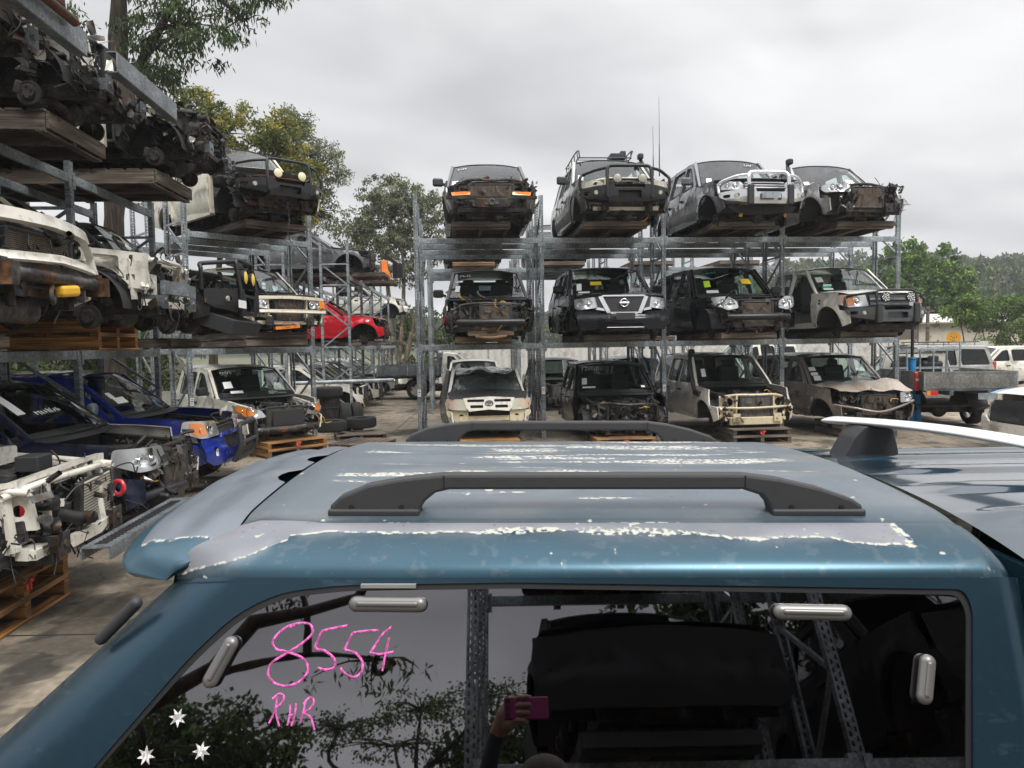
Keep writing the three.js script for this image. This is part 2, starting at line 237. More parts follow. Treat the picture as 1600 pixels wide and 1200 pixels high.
// ---------------------------------------------------------------- vehicles: local z forward, y up, x to the vehicle's left; origin on its ground under the front axle
function carDims(o) {
  const d = { W: 0.90, zn: 0.80, zh: 0.62, cowl: -0.52, wsTop: -1.16, roofY: 1.74, hoodF: 1.00, hoodC: 1.10, belt: 1.12, sill: 0.42, zB: -1.62, zC: -2.45, tail: -3.7, wb: 2.75, archR: 0.43, axle: 0.40, type: 'wagon', lean: 0.27, ...o };
  d.zD = d.cowl - 0.10; d.ye = (z) => d.roofY - 0.06 - 0.05 * smooth(d.wsTop - 0.35, d.wsTop, z) - 0.03 * smooth(-2.6, -3.8, z);
  d.hy = (z) => lerp(d.hoodC, d.hoodF, Math.pow(clamp((z - d.cowl) / (d.zh - d.cowl)), 1.5));
  d.X = (z, y) => {
    let x = d.W - 0.055 * Math.pow(Math.abs(Math.min(y, d.belt) - 0.82) / 0.42, 2.2);
    if (y > d.belt) x -= (y - d.belt) * d.lean + 0.012 * smooth(d.belt, d.belt + 0.03, y);
    x += 0.012 * Math.exp(-Math.pow((y - 0.88) / 0.025, 2));
    if (z > -0.3) x -= 0.15 * Math.pow((z + 0.3) / (d.zn + 0.3), 2.2);
    if (z < -2.9) x -= 0.05 * Math.pow((-2.9 - z), 2);
    for (const cz of [0, -d.wb]) { const r = Math.hypot(z - cz, y - d.axle); x += 0.035 * smooth(d.archR + 0.13, d.archR + 0.02, r); }
    return x;
  };
  d.fz = (x, y) => d.zh + 0.10 - 0.17 * Math.pow(Math.abs(x) / d.W, 2.4) - Math.max(0, y - 0.75) * 0.22;
  return d;
}
function sidePanel(d, s, outer, holes = [], opt = {}) { return panelGeo(outer, (z, y) => [s * (d.X(z, y) + (opt.off || 0)), y, z], { holes, flip: s > 0, ...opt }); }

function makeCar(name, label, category, o) {
  const root = thing(name, label, category), d = carDims(o), r = rng(o.seed || 7), body = o.paint || P.white, inner = o.support || m.dark;
  root.userData.dims = undefined; delete root.userData.dims;
  const skip = new Set(o.skip || []);
  const sideWin = o.sideGlass === false ? null : (o.tint ? m.glassDark : m.glass);
  for (const s of [-1, 1]) {
    const sn = s < 0 ? 'R' : 'L';
    // front wing
    if (!skip.has('fender' + sn)) {
      const zf = o.fenderEnd ?? d.zh;
      const out = [[d.zD, d.sill], ...arc(0, d.axle, d.archR, Math.PI, 0, 14), [Math.min(zf, d.zh) - 0.01, 0.46], [zf, 0.70], [zf - 0.24, 0.74], [zf - 0.33, 0.93], [zf - 0.34, d.hy(zf - 0.34)], [-0.1, d.hy(-0.1)], [d.cowl + 0.02, d.hoodC], [d.zD, d.hoodC + 0.01]];
      part('fender', sidePanel(d, s, out, [], { flange: 0.03 }), o['fender' + sn] || o.fenderMat || body, root);
      if (o.flares) { const f = new MB().add(panelGeo([...arc(0, d.axle, d.archR + 0.075, 0.1, Math.PI - 0.05, 14), ...arc(0, d.axle, d.archR - 0.01, Math.PI - 0.05, 0.1, 14)], (z, y) => [s * (d.X(z, y) + 0.022), y, z], { flip: s > 0, flange: 0.03 })); f.build('wheel_arch_flare', m.plastic, root); }
    }
    // front door, rear door, quarter
    const ye = (z) => d.ye(z) - 0.005, aTop = d.wsTop - 0.10, door = (z0, z1, front) => {
      const top = front ? [[z0, d.hoodC - 0.02], [z0 - 0.05, d.belt + 0.02], [aTop, ye(aTop)], [z1, ye(z1)]] : [[z0, ye(z0)], [z1, ye(z1)]];
      return roundPoly([[z1, d.sill, 0.03], [z0, d.sill, 0.05], ...top.map((p) => [...p, 0.02])], 0.03);
    };
    const makeDoor = (nm, z0, z1, front) => {
      if (skip.has(nm + sn)) return;
      const win = roundPoly(front ? [[z0 - 0.22, d.belt + 0.03], [aTop - 0.06, ye(aTop) - 0.075], [z1 + 0.07, ye(z1) - 0.075], [z1 + 0.07, d.belt + 0.03]] : [[z0 - 0.06, d.belt + 0.03], [z0 - 0.06, ye(z0) - 0.075], [z1 + 0.08, ye(z1) - 0.075], [z1 + 0.08, d.belt + 0.03]], 0.05).reverse();
      const dm = o['door' + sn] || body;
      const D = part('door', sidePanel(d, s, door(z0, z1, front), [win], { flange: 0.03 }), dm, root);
      if (sideWin) part('window', sidePanel(d, s, [...win].reverse().map((p) => p), [], { off: -0.02, flange: 0 }), sideWin, D);
      const seal = new MB().tube(win.filter((_, i) => i % 2 === 0).concat([win[0]]).map(([z, y]) => [s * (d.X(z, y) + 0.002), y, z]), 0.011, 5, 28, 0.1); seal.build('window_seal', m.blackMatt, D);
      const hx = d.X(z1 + 0.14, 0.97) + 0.022; new MB().rbox(0.035, 0.035, 0.17, s * hx, 0.98, z1 + 0.16, 0, 0, 0, 0.012).build('handle', o.handle || m.plastic, D);
      if (o.cladding) { const c = new MB().add(sidePanel(d, s, [[z1 + 0.01, d.sill + 0.04], [z0 - 0.01, d.sill + 0.04], [z0 - 0.01, d.sill + 0.22], [z1 + 0.01, d.sill + 0.22]], [], { off: 0.018, flange: 0.02 })); c.build('cladding', o.cladding, D); }
    };
    makeDoor('door', d.zD - 0.008, d.zB + 0.005, true);
    const dual = d.type !== 'single';
    if (dual) makeDoor('rearDoor', d.zB - 0.005, d.zC + 0.005, false);
    // fixed body side: pillars, sill, quarter or cab back
    const sideMB = new MB(), P3 = (z, y, k = -0.03) => [s * (d.X(z, y) + k), y, z];
    sideMB.bar(P3(d.zB, d.sill), P3(d.zB, d.belt), 0.06, 0.09).bar(P3(d.zB, d.belt), P3(d.zB, ye(d.zB)), 0.05, 0.07).bar(P3(d.zD, d.sill + 0.03, -0.05), P3(dual ? d.zC : d.zB, d.sill + 0.03, -0.05), 0.09, 0.12);
    sideMB.bar([s * (d.X(d.cowl, d.belt) - 0.045), d.hoodC - 0.02, d.cowl + 0.02], [s * (d.X(d.wsTop, ye(d.wsTop)) - 0.01), d.ye(d.wsTop) + 0.01, d.wsTop], 0.06, 0.055);
    sideMB.bar(P3(d.wsTop, ye(d.wsTop)), P3(dual ? d.zC : d.zB, ye(d.zC)), 0.05, 0.05).bar(P3(d.zD + 0.01, d.sill), P3(d.zD + 0.01, d.hoodC), 0.05, 0.08);
    if (dual) sideMB.bar(P3(d.zC, d.sill + 0.2), P3(d.zC, d.belt), 0.06, 0.09).bar(P3(d.zC, d.belt), P3(d.zC, ye(d.zC)), 0.05, 0.07);
    if (d.type === 'wagon') {
      const qw = roundPoly([[d.zC - 0.08, d.belt + 0.03], [d.zC - 0.08, ye(d.zC) - 0.08], [d.tail + 0.26, ye(d.tail + 0.3) - 0.08], [d.tail + 0.16, d.belt + 0.03]], 0.06).reverse();
      const a0 = Math.asin(clamp((d.sill - d.axle) / d.archR)), q = [[d.tail + 0.03, d.sill + 0.1], ...arc(-d.wb, d.axle, d.archR, Math.PI - a0, a0 + 0.25, 12), [d.zC, d.sill + 0.2], [d.zC - 0.003, ye(d.zC)], [d.tail + 0.15, ye(d.tail + 0.15)], [d.tail, d.belt]];
      sideMB.add(sidePanel(d, s, q, [qw], { flange: 0.03 }));
      if (sideWin) part('quarter_window', sidePanel(d, s, [...qw].reverse(), [], { off: -0.015, flange: 0 }), m.glassDark, root);
    } else {
      const zc = (dual ? d.zC : d.zB) - 0.03;
      sideMB.add(sidePanel(d, s, roundPoly([[zc - 0.10, d.sill + 0.12], [zc + 0.02, d.sill + 0.12], [zc + 0.02, ye(zc)], [zc - 0.06, ye(zc) - 0.02], [zc - 0.12, d.belt]], 0.03), [], { flange: 0.03 }));
    }
    sideMB.build('body_side', o['side' + sn] || body, root);
    if (d.type !== 'wagon' && o.tub !== false) {
      const zc = (dual ? d.zC : d.zB) - 0.16, t = d.tail, W2 = d.W - 0.02;
      const tub = new MB().add(panelGeo([[t, 0.58], ...arc(-d.wb, d.axle + 0.02, d.archR, Math.PI - 0.45, 0.45, 12), [zc, 0.58], [zc, d.belt], [t, d.belt]], (z, y) => [s * (W2 - 0.06 * Math.pow((y - 0.85) / 0.4, 2) + 0.03 * smooth(d.archR + 0.13, d.archR + 0.02, Math.hypot(z + d.wb, y - d.axle))), y, z], { flip: s > 0, flange: 0.05 }));
      if (s > 0) tub.box(2 * W2 - 0.1, 0.5, 0.03, 0, 0.86, zc - 0.01).box(2 * W2 - 0.1, 0.5, 0.04, 0, 0.86, t + 0.02).box(2 * W2 - 0.1, 0.03, zc - t, 0, 0.66, (zc + t) / 2);
      tub.build('tub', body, root);
    }
    // wheel arch liner
    for (const cz of [0, -d.wb]) new MB().add(new THREE.CylinderGeometry(d.archR - 0.01, d.archR - 0.01, 0.40, 18, 1, true, 0, Math.PI), mtx(s * (d.W - 0.25), d.axle, cz, 0, 0, Math.PI / 2)).add(new THREE.CircleGeometry(d.archR, 18, 0, Math.PI), mtx(s * (d.W - 0.45), d.axle, cz, 0, s * Math.PI / 2, 0)).build('wheel_arch_liner', m.blackMatt, root);
    // mirror
    if (o['mirror' + sn]) { const mx = d.X(d.zD - 0.22, d.belt + 0.03); const mr = grp('mirror', root, [s * (mx + 0.02), d.belt + 0.12, d.zD - 0.20], [0, s * -0.2, 0]); new MB().rbox(0.22, 0.17, 0.10, s * 0.16, 0, 0, 0, 0, 0, 0.045, 3).build('housing', o['mirror' + sn], mr); new MB().box(0.18, 0.13, 0.004, s * 0.16, 0, -0.052).build('mirror_glass', m.chrome, mr); new MB().bar([0, -0.05, 0], [s * 0.08, -0.02, 0], 0.05, 0.05).build('bracket', m.plastic, mr); }
    // wheels or bare hubs
    for (const [cz, k] of [[0, 0], [-d.wb, 1]]) {
      if (o.wheels && !(o.noWheel || []).includes(sn + k)) makeWheel(root, [s * (d.W - 0.15), d.axle - 0.02, cz], s, o.rim);
      else if (k === 0 || o.hubs) {
        const h = new MB(), x = s * (d.W - 0.22); h.cyl([x - s * 0.02, d.axle - 0.08, cz], [x + s * 0.01, d.axle - 0.08, cz], 0.125, 0.125, 18).cyl([x, d.axle - 0.08, cz], [x + s * 0.05, d.axle - 0.08, cz], 0.075, 0.065, 12).bar([x - s * 0.1, d.axle - 0.14, cz], [s * 0.36, d.axle - 0.05, cz + 0.08], 0.07, 0.05).cyl([x - s * 0.08, d.axle, cz], [s * 0.55, 0.92, cz - 0.05], 0.035, 0.04, 8);
        const c = []; for (let i = 0; i <= 40; i++) { const a = i / 40 * Math.PI * 10, t = i / 40; c.push([lerp(x - s * 0.09, s * 0.56, t) + 0.06 * Math.cos(a), lerp(d.axle + 0.08, 0.86, t), cz + 0.06 * Math.sin(a)]); }
        h.tube(c, 0.011, 5, 80); for (let i = 0; i < 5; i++) { const a = i / 5 * 6.283; h.cyl([x + s * 0.01, d.axle - 0.08 + 0.05 * Math.cos(a), cz + 0.05 * Math.sin(a)], [x + s * 0.075, d.axle - 0.08 + 0.05 * Math.cos(a), cz + 0.05 * Math.sin(a)], 0.008, 0.008, 6); } h.torus(0.115, 0.006, x + s * 0.012, d.axle - 0.08, cz, 0, Math.PI / 2).rbox(0.06, 0.14, 0.08, x - s * 0.01, d.axle - 0.02, cz - 0.11, 0.3, 0, 0, 0.02); h.build('hub', m.dark, root);
      }
    }
  }
  // roof
  const roofEnd = d.type === 'wagon' ? d.tail + 0.12 : (d.type === 'single' ? d.zB : d.zC) - 0.08;
  const dent = o.roofDent || (() => 0);
  const roofP = (q, z) => { const a = q * 2 - 1, y = d.ye(z), x = d.X(z, y) * a; return [x, y + 0.062 * (1 - Math.pow(Math.abs(a), 2.6)) - dent(a, z), z]; };
  part('roof', gridGeo(o.roofSeg || 16, 22, (q, t) => roofP(q, lerp(d.wsTop, roofEnd, t))), o.roofMat || body, root);
  // windscreen
  const wsP = (q, t) => { const a = q * 2 - 1, B = [a * (d.X(d.cowl, d.belt) - 0.07), d.hoodC + 0.015, d.cowl + 0.11 * (1 - a * a) + 0.02], Tp = roofP(q * 0.94 + 0.03, d.wsTop); return [lerp(B[0], Tp[0], t), lerp(B[1], Tp[1] - 0.01, t), lerp(B[2], Tp[2] + 0.05 * (1 - a * a), t) + 0.035 * Math.sin(Math.PI * t)]; };
  d.wsP = wsP;
  if (o.windscreen !== false) {
    const wsDent = o.wsDent || (() => [0, 0, 0]);
    const g = part('windscreen', gridGeo(18, 10, (q, t) => { const p = wsP(q, t), w = wsDent(q, t); return [p[0] + w[0], p[1] + w[1], p[2] + w[2]]; }), o.wsMat || m.glass, root);
    const b = new MB(); b.tube(Array.from({ length: 9 }, (_, i) => wsP(i / 8, 0.02)), 0.014, 5).tube(Array.from({ length: 9 }, (_, i) => { const p = wsP(i / 8, 1), w = wsDent(i / 8, 1); return p.map((v, k) => v + w[k]); }), 0.014, 5).tube([wsP(0, 0), wsP(0, 0.5), wsP(0, 1)], 0.014, 5).tube([wsP(1, 0), wsP(1, 0.5), wsP(1, 1)], 0.014, 5);
    b.build('windscreen_seal', m.blackMatt, g);
    if (o.wipers) { for (const q of [0.28, 0.62]) new MB().tube([wsP(q, -0.03), wsP(q + 0.12, 0.05), wsP(q + 0.26, 0.09)].map((p) => [p[0], p[1] + 0.02, p[2] + 0.03]), 0.009, 5).build('wiper', m.black, g); }
    for (const [q, t, w, h, mat, nm] of o.stickers || []) { const f = (a, b) => { const p = wsP(q + a / 1.3, t + b / 0.7); return [p[0], p[1] + 0.006, p[2] + 0.012]; }; part(nm || 'sticker', panelGeo([[-w / 2, -h / 2], [w / 2, -h / 2], [w / 2, h / 2], [-w / 2, h / 2]], f, { flange: 0.002, edge: 0.2 }), mat, root); }
    if (o.chalk) { const c = new MB(), q0 = o.chalk[0], t0 = o.chalk[1]; chaos(rng((o.seed || 1) * 31 + 5), o.chalk[2] || 6, (i, R) => { const pts = []; let a = q0 + i * 0.035, b = t0; for (let k = 0; k < 5; k++) pts.push([a + R(-0.012, 0.018), b + R(-0.05, 0.05)]); c.tube(pts.map(([x, y]) => { const p = wsP(x, y); return [p[0], p[1] + 0.006, p[2] + 0.012]; }), 0.0045, 4, 10); }); c.build('chalk_mark', o.chalk[3] || m.paper, root); }
  }
  // rear screen and tailgate / cab back
  const zr = roofEnd, bk = new MB(), yr = d.ye(zr), Wb = (y) => d.X(d.type === 'wagon' ? d.tail + 0.1 : zr, y) - 0.02;
  const bz = (y) => (d.type === 'wagon' ? lerp(d.tail, zr, smooth(d.belt - 0.1, yr, y)) : zr);
  const rw = roundPoly([[-0.52, d.belt + 0.06], [0.52, d.belt + 0.06], [0.46, yr - 0.09], [-0.46, yr - 0.09]], 0.06);
  bk.add(panelGeo([[-Wb(0.55), 0.55], [Wb(0.55), 0.55], [Wb(d.belt), d.belt], [Wb(yr), yr], [-Wb(yr), yr], [-Wb(d.belt), d.belt]], (x, y) => [x, y, bz(y)], { holes: o.rearGlass === 'none' ? [rw] : [rw], flip: true }));
  bk.build(d.type === 'wagon' ? 'tailgate' : 'cab_back', body, root);
  if (o.rearGlass !== 'none') part('rear_window', panelGeo(rw, (x, y) => [x, y, bz(y) + 0.012], { flange: 0, flip: true }), m.glassDark, root);
  // hood
  if (o.hood) {
    const bend = o.hoodBend || (() => 0);
    part('hood', gridGeo(14, 14, (q, t) => { const a = q * 2 - 1, z = lerp(d.cowl + 0.07, d.zh - 0.04 + 0.07 * (1 - a * a), t); return [a * (d.X(z, d.hy(z)) - 0.012), d.hy(z) + 0.012 + 0.055 * (1 - Math.pow(Math.abs(a), 2.8)) * (1 - 0.5 * t * t) + bend(a, t) - 0.03 * Math.pow(t, 8), z]; }), o.hood === true ? body : o.hood, root);
  } else {
    for (const s of [-1, 1]) new MB().add(panelGeo([[d.cowl, 0.60], ...arc(0, d.axle + 0.02, d.archR + 0.02, 2.75, 0.5, 12), [d.zh - 0.03, 0.64], [d.zh - 0.06, 0.90], [d.cowl, 1.02]], (z, y) => [s * (0.63 - 0.05 * z + 0.012 * Math.sin(z * 21 + y * 9)), y, z], { flange: 0.03, edge: 0.08, holes: [circle(0.47, 0.78, 0.045, 9).reverse(), roundPoly([[-0.34, 0.93], [-0.34, 0.97], [-0.12, 0.96], [-0.12, 0.92]], 0.01)] })).tube([[s * 0.70, 1.03, d.cowl], [s * 0.69, 0.98, 0], [s * 0.64, 0.92, d.zh - 0.05]], 0.028, 6).build('inner_guard', o.guards || inner, root);
    const fw = new MB(); fw.box(1.36, 0.62, 0.03, 0, 0.78, d.cowl - 0.02).rbox(1.30, 0.06, 0.20, 0, d.hoodC - 0.035, d.cowl + 0.03); chaos(r, 7, (i, R) => fw.rbox(R(0.08, 0.25), R(0.06, 0.18), R(0.04, 0.1), R(-0.55, 0.55), R(0.65, 1.0), d.cowl + 0.05)); fw.build('firewall', m.blackMatt, root);
  }
  // scuttle
  new MB().grid(10, 2, (q, t) => { const p = wsP(q, 0); return [p[0], p[1] - 0.012 - 0.03 * t, p[2] + 0.02 + 0.13 * t]; }, true).build('scuttle_panel', m.plastic, root);
  // interior
  if (o.interior !== false) {
    const sm2 = o.seatMat || m.seat;
    for (const s of [-1, 1]) { const sg = new MB(); sg.rbox(0.50, 0.16, 0.50, s * 0.37, 0.86, d.zB + 0.22, -0.1, 0, 0, 0.06).rbox(0.48, 0.62, 0.15, s * 0.37, 1.18, d.zB - 0.06, -0.28, 0, 0, 0.06).rbox(0.25, 0.17, 0.10, s * 0.37, 1.53, d.zB - 0.16, -0.2, 0, 0, 0.04); sg.build('seat', sm2, root); }
    new MB().rbox(1.42, 0.22, 0.30, 0, 1.06, d.cowl - 0.16, 0, 0, 0, 0.06).rbox(0.3, 0.3, 0.3, 0, 0.9, d.cowl - 0.28, 0, 0, 0, 0.05).build('dashboard', m.seat, root);
    new MB().torus(0.18, 0.016, -0.37, 1.10, d.cowl - 0.42, -0.45).cyl([-0.37, 1.06, d.cowl - 0.26], [-0.37, 1.10, d.cowl - 0.42], 0.03).bar([-0.53, 1.1, d.cowl - 0.42], [-0.21, 1.1, d.cowl - 0.42], 0.02, 0.03).build('steering_wheel', m.black, root);
    if (dualSeat(d)) new MB().rbox(1.3, 0.6, 0.16, 0, 1.12, d.zC + 0.08, -0.2, 0, 0, 0.06).build('rear_seat', sm2, root);
  }
  // underneath
  const un = new MB(), zr2 = d.tail + 0.1; for (const s of [-1, 1]) un.box(0.09, 0.14, 0.62 - zr2, s * 0.42, 0.42, (0.62 + zr2) / 2);
  for (const z of [0.4, -0.6, -1.4, -2.2, -3.2]) un.box(0.8, 0.08, 0.10, 0, 0.42, z);
  un.box(1.5, 0.03, d.cowl - zr2, 0, 0.52, (d.cowl + zr2) / 2).cyl([-0.7, 0.36, 0], [0.7, 0.36, 0], 0.05).sph(0.15, 0.12, 0.36, 0, 1, 1, 1.1).cyl([0, 0.40, -0.5], [0, 0.40, -1.5], 0.13, 0.07).cyl([0, 0.40, -1.5], [0, 0.38, -2.7], 0.04).cyl([-0.3, 0.36, -0.3], [-0.3, 0.36, -2.6], 0.035).rbox(0.5, 0.2, 0.8, 0.42, 0.36, -2.0, 0, 0, 0, 0.05).cyl([-0.7, 0.36, -d.wb], [0.7, 0.36, -d.wb], 0.06).sph(0.17, 0, 0.36, -d.wb);
  un.build('chassis', m.rustDark, root);
  return Object.assign(root, { d, r });
}
const dualSeat = (d) => d.type !== 'single';
function makeWheel(parent, [x, y, z], s, rim = m.alloy, R = 0.36) {
  const w = grp('wheel', parent, [x, y, z], [0, 0, 0]);
  const prof = [[0.21, -0.10], [0.235, -0.115], [0.30, -0.125], [R - 0.03, -0.115], [R, -0.085], [R, 0.085], [R - 0.03, 0.115], [0.30, 0.125], [0.235, 0.115], [0.21, 0.10]].map((p) => new THREE.Vector2(...p));
  part('tyre', new MB().add(new THREE.LatheGeometry(prof, 28), mtx(0, 0, 0, 0, 0, Math.PI / 2)).geo(), m.rubber, w);
  if (rim) { const b = new MB(); b.add(new THREE.LatheGeometry([[0.21, -0.10], [0.20, -0.05], [0.195, 0.06], [0.215, 0.105]].map((p) => new THREE.Vector2(...p)), 24), mtx(0, 0, 0, 0, 0, -s * Math.PI / 2)); b.cyl([s * 0.05, 0, 0], [s * 0.085, 0, 0], 0.055, 0.05, 12);
    for (let i = 0; i < 6; i++) { const a = i / 6 * Math.PI * 2; b.bar([s * 0.065, 0, 0], [s * 0.085, 0.2 * Math.cos(a), 0.2 * Math.sin(a)], 0.055, 0.02, [1, 0, 0]); } b.cyl([s * -0.02, 0, 0], [s * 0.0, 0, 0], 0.15, 0.15, 16); b.build('rim', rim, w); }
  return w;
}
// headlight in the corner of the nose, seen through its lens
function headlight(car, s, { x0 = 0.46, x1 = 0.86, y0 = 0.73, y1 = 0.95, lens = m.lens, amber = 0, tall = 0, shape } = {}) {
  const d = car.d, fz = (x, y) => { const a = Math.abs(x); return d.fz(x, y) + 0.02 - 1.1 * Math.pow(Math.max(0, a - 0.68), 2) * 3; };
  const out = roundPoly(shape ? shape.map(([x, y]) => [s * x, y]) : [[s * x0, y0 + 0.015], [s * (x1 - 0.05), y0 + 0.03], [s * x1, y0 + 0.10], [s * (x1 - 0.03), y1], [s * (x0 + 0.05), y1 - 0.015], [s * x0, y1 - 0.06]], 0.03); if (s < 0) out.reverse();
  const L = grp('headlight', car, [0, 0, 0]);
  part('lens', panelGeo(out, (x, y) => [x, y, fz(x, y)], { flange: 0.03, edge: 0.08 }), lens, L);
  const cx = out.reduce((a, p) => a + p[0], 0) / out.length, cy = out.reduce((a, p) => a + p[1], 0) / out.length;
  part('reflector', panelGeo(out, (x, y) => { const q = Math.hypot((x - cx + s * 0.07) * 1.2, y - cy), q2 = Math.hypot((x - cx - s * 0.08) * 1.2, y - cy); return [x, y, fz(x, y) - 0.035 - 0.05 * smooth(0.09, 0.02, q) - 0.05 * smooth(0.07, 0.02, q2)]; }, { flange: 0.02, edge: 0.035 }), m.alloy, L);
  const b = new MB(); b.sph(0.038, cx - s * 0.07, cy, fz(cx - s * 0.07, cy) - 0.06).sph(0.03, cx + s * 0.08, cy, fz(cx + s * 0.08, cy) - 0.06).torus(0.052, 0.007, cx - s * 0.07, cy, fz(cx, cy) - 0.035).torus(0.042, 0.006, cx + s * 0.08, cy, fz(cx + s * 0.08, cy) - 0.035); b.build('bulb', m.chrome, L);
  if (amber) new MB().add(panelGeo(out.map(([x, y]) => [lerp(s * x1, x, amber), lerp(y1, y, 0.75)]), (x, y) => [x, y, fz(x, y) - 0.012], { flange: 0.01, edge: 0.1 })).build('indicator', m.amber, L);
  return L;
}
// what is left when the front has been taken apart
function strippedFront(car, o = {}) {
  const d = car.d, r = car.r, c = o.support || m.dark, zs = d.zh - 0.06 + (o.dz || 0), N = o.detail || 1;
  const fr = new MB(), yT = o.yT || 0.95;
  const wob = () => (r() - 0.5) * (o.bend || 0.02);
  fr.tube([[-0.70, yT - 0.05 + wob(), zs - 0.14], [-0.4, yT + wob(), zs + wob()], [0, yT + wob(), zs + 0.02 + wob()], [0.4, yT + wob(), zs + wob()], [0.70, yT - 0.05 + wob(), zs - 0.14]], 0.028, 6, 20).bar([-0.66, yT - 0.03, zs - 0.06], [0.66, yT - 0.03, zs - 0.06], 0.07, 0.03).bar([-0.64, 0.47, zs], [0.64, 0.47, zs], 0.08, 0.07);
  for (const s of [-1, 1]) {
    fr.bar([s * 0.40, 0.47, zs], [s * 0.40 + wob(), yT, zs], 0.05, 0.035).bar([s * 0.66, 0.50, zs - 0.1], [s * 0.66 + wob(), yT - 0.05, zs - 0.14], 0.06, 0.035);
    const hc = [s * 0.53, 0.80], out = roundPoly([[s * 0.38, 0.56], [s * 0.70, 0.60], [s * 0.71, yT - 0.03], [s * 0.38, yT]], 0.03); if (s < 0) out.reverse();
    if (!o.open) fr.add(panelGeo(out, (x, y) => [x, y, zs - 0.03 - 0.35 * Math.pow(Math.max(0, Math.abs(x) - 0.38), 1.2) + 0.01 * Math.sin(y * 30)], { holes: [circle(hc[0], hc[1], 0.085), circle(s * 0.47, 0.65, 0.035, 8), circle(s * 0.62, 0.66, 0.03, 8)].map((h) => h.reverse()), flange: 0.03, edge: 0.09 }));
    for (let i = 0; i < (o.open ? 0 : 3 * N); i++) fr.box(0.03 + 0.08 * r(), 0.02 + 0.07 * r(), 0.004, s * (0.38 + 0.34 * r()), 0.5 + 0.48 * r(), zs + 0.04 * r(), (r() - 0.5) * 1.4, (r() - 0.5) * 1.4, (r() - 0.5));
  }
  fr.build('radiator_support', c, car);
  for (const s of [-1, 1]) { const ch = new MB(); ch.box(0.08, 0.12, 0.34, s * 0.43, 0.50, zs - 0.05).box(0.15, 0.17, 0.012, s * 0.43, 0.50, zs + 0.125); ch.cyl([s * 0.43, 0.50, zs + 0.12], [s * 0.43, 0.50, zs + 0.15], 0.03); ch.build('chassis_end', o.rail || m.rustDark, car); }
  if (o.crashBar) { const z = zs + 0.20; const cb = new MB().grid(16, 4, (q, t) => { const x = lerp(-0.66, 0.66, q), a = t * Math.PI * 1.0; return [x, 0.52 + (o.barY || 0) - 0.065 * Math.cos(a), z + 0.06 * Math.sin(a) - 0.10 * Math.pow(Math.abs(x) / 0.66, 2) + (o.barBend || 0) * Math.exp(-Math.pow((x - 0.2) * 3, 2))]; }); for (const s of [-1, 1]) for (const k of [0, 1, 2]) cb.cyl([s * (0.38 + 0.1 * k), 0.52 + (o.barY || 0), z + 0.035], [s * (0.38 + 0.1 * k), 0.52 + (o.barY || 0), z + 0.075], 0.018, 0.018, 8); cb.build('crash_bar', o.crashBar, car); }
  if (o.radiator !== false) {
    const R = grp('radiator', car, [o.radX || 0, 0, zs + 0.045], [o.radTilt || 0, 0, 0]);
    new MB().box(o.radW || 0.66, 0.38, 0.025, 0, 0.715, 0).build('core', o.fins || m.fins, R);
    new MB().rbox(0.05, 0.42, 0.05, -(o.radW || 0.66) / 2 - 0.02, 0.715, 0).rbox(0.05, 0.42, 0.05, (o.radW || 0.66) / 2 + 0.02, 0.715, 0).rbox((o.radW || 0.66), 0.03, 0.045, 0, 0.92, 0).rbox((o.radW || 0.66), 0.03, 0.045, 0, 0.515, 0).build('tank', m.plastic, R);
    const pp = new MB(); pp.tube([[-0.2, 0.90, 0.03], [-0.22, 0.8, 0.04], [-0.1, 0.78, 0.035], [-0.12, 0.66, 0.04], [-0.15, 0.54, 0.03]], 0.008, 5).tube([[0.1, 0.9, 0.03], [0.12, 0.8, 0.04], [0.22, 0.72, 0.04]], 0.007, 5); pp.build('pipe', m.light, R);
  }
  // engine bay
  const e = new MB(), e2 = new MB(), e3 = new MB(), R0 = (a, b) => a + (b - a) * r();
  e.rbox(0.34, 0.36, 0.62, 0.02, 0.72, -0.12).rbox(0.24, 0.08, 0.50, 0.02, 0.93, -0.12); for (let i = 0; i < 4; i++) e.tube([[0.16, 0.90, 0.05 - i * 0.12], [0.28, 0.93, 0.05 - i * 0.12], [0.34, 0.84, 0.05 - i * 0.12]], 0.024, 6, 6);
  e.torus(0.21, 0.02, 0, 0.72, zs - 0.08); e.cyl([0, 0.72, 0.2], [0, 0.72, 0.26], 0.07).cyl([0.16, 0.62, 0.2], [0.16, 0.62, 0.25], 0.055).cyl([-0.14, 0.84, 0.2], [-0.14, 0.84, 0.25], 0.05);
  chaos(r, 16 * N, () => { const x = R0(-0.66, 0.66), z = R0(d.cowl + 0.1, zs - 0.05), y = R0(0.5, 0.97); (r() < 0.6 ? e : r() < 0.7 ? e2 : e3).rbox(R0(0.05, 0.2), R0(0.03, 0.16), R0(0.05, 0.2), x, y, z, R0(-0.3, 0.3), R0(-0.5, 0.5), R0(-0.3, 0.3), 0.012, 1); });
  chaos(r, 10 * N, () => { const x = R0(-0.66, 0.66), z = R0(0, zs + 0.05), y = R0(0.42, 0.97); (r() < 0.5 ? e : e2).cyl([x, y, z], [x + R0(-0.1, 0.1), y + R0(-0.05, 0.05), z + R0(0.03, 0.14)], R0(0.015, 0.06), R0(0.015, 0.06), 10); });
  chaos(r, (o.open ? 5 : 14) * N, () => { const x = R0(-0.72, 0.72); e2.box(R0(0.04, 0.18), R0(0.02, 0.09), 0.004, x, R0(0.40, 0.96), zs + R0(-0.12, 0.12), R0(-1, 1), R0(-1, 1), R0(-1.2, 1.2)); });
  e.build('engine', m.dark, car); { const q = e2.build('bracket', m.mid, car); if (q) q.userData.kind = 'stuff'; } e3.build('casing', o.casing || m.plastic, car);
  new MB().rbox(0.26, 0.19, 0.18, -0.45, 0.86, -0.22).build('battery', m.plastic, car);
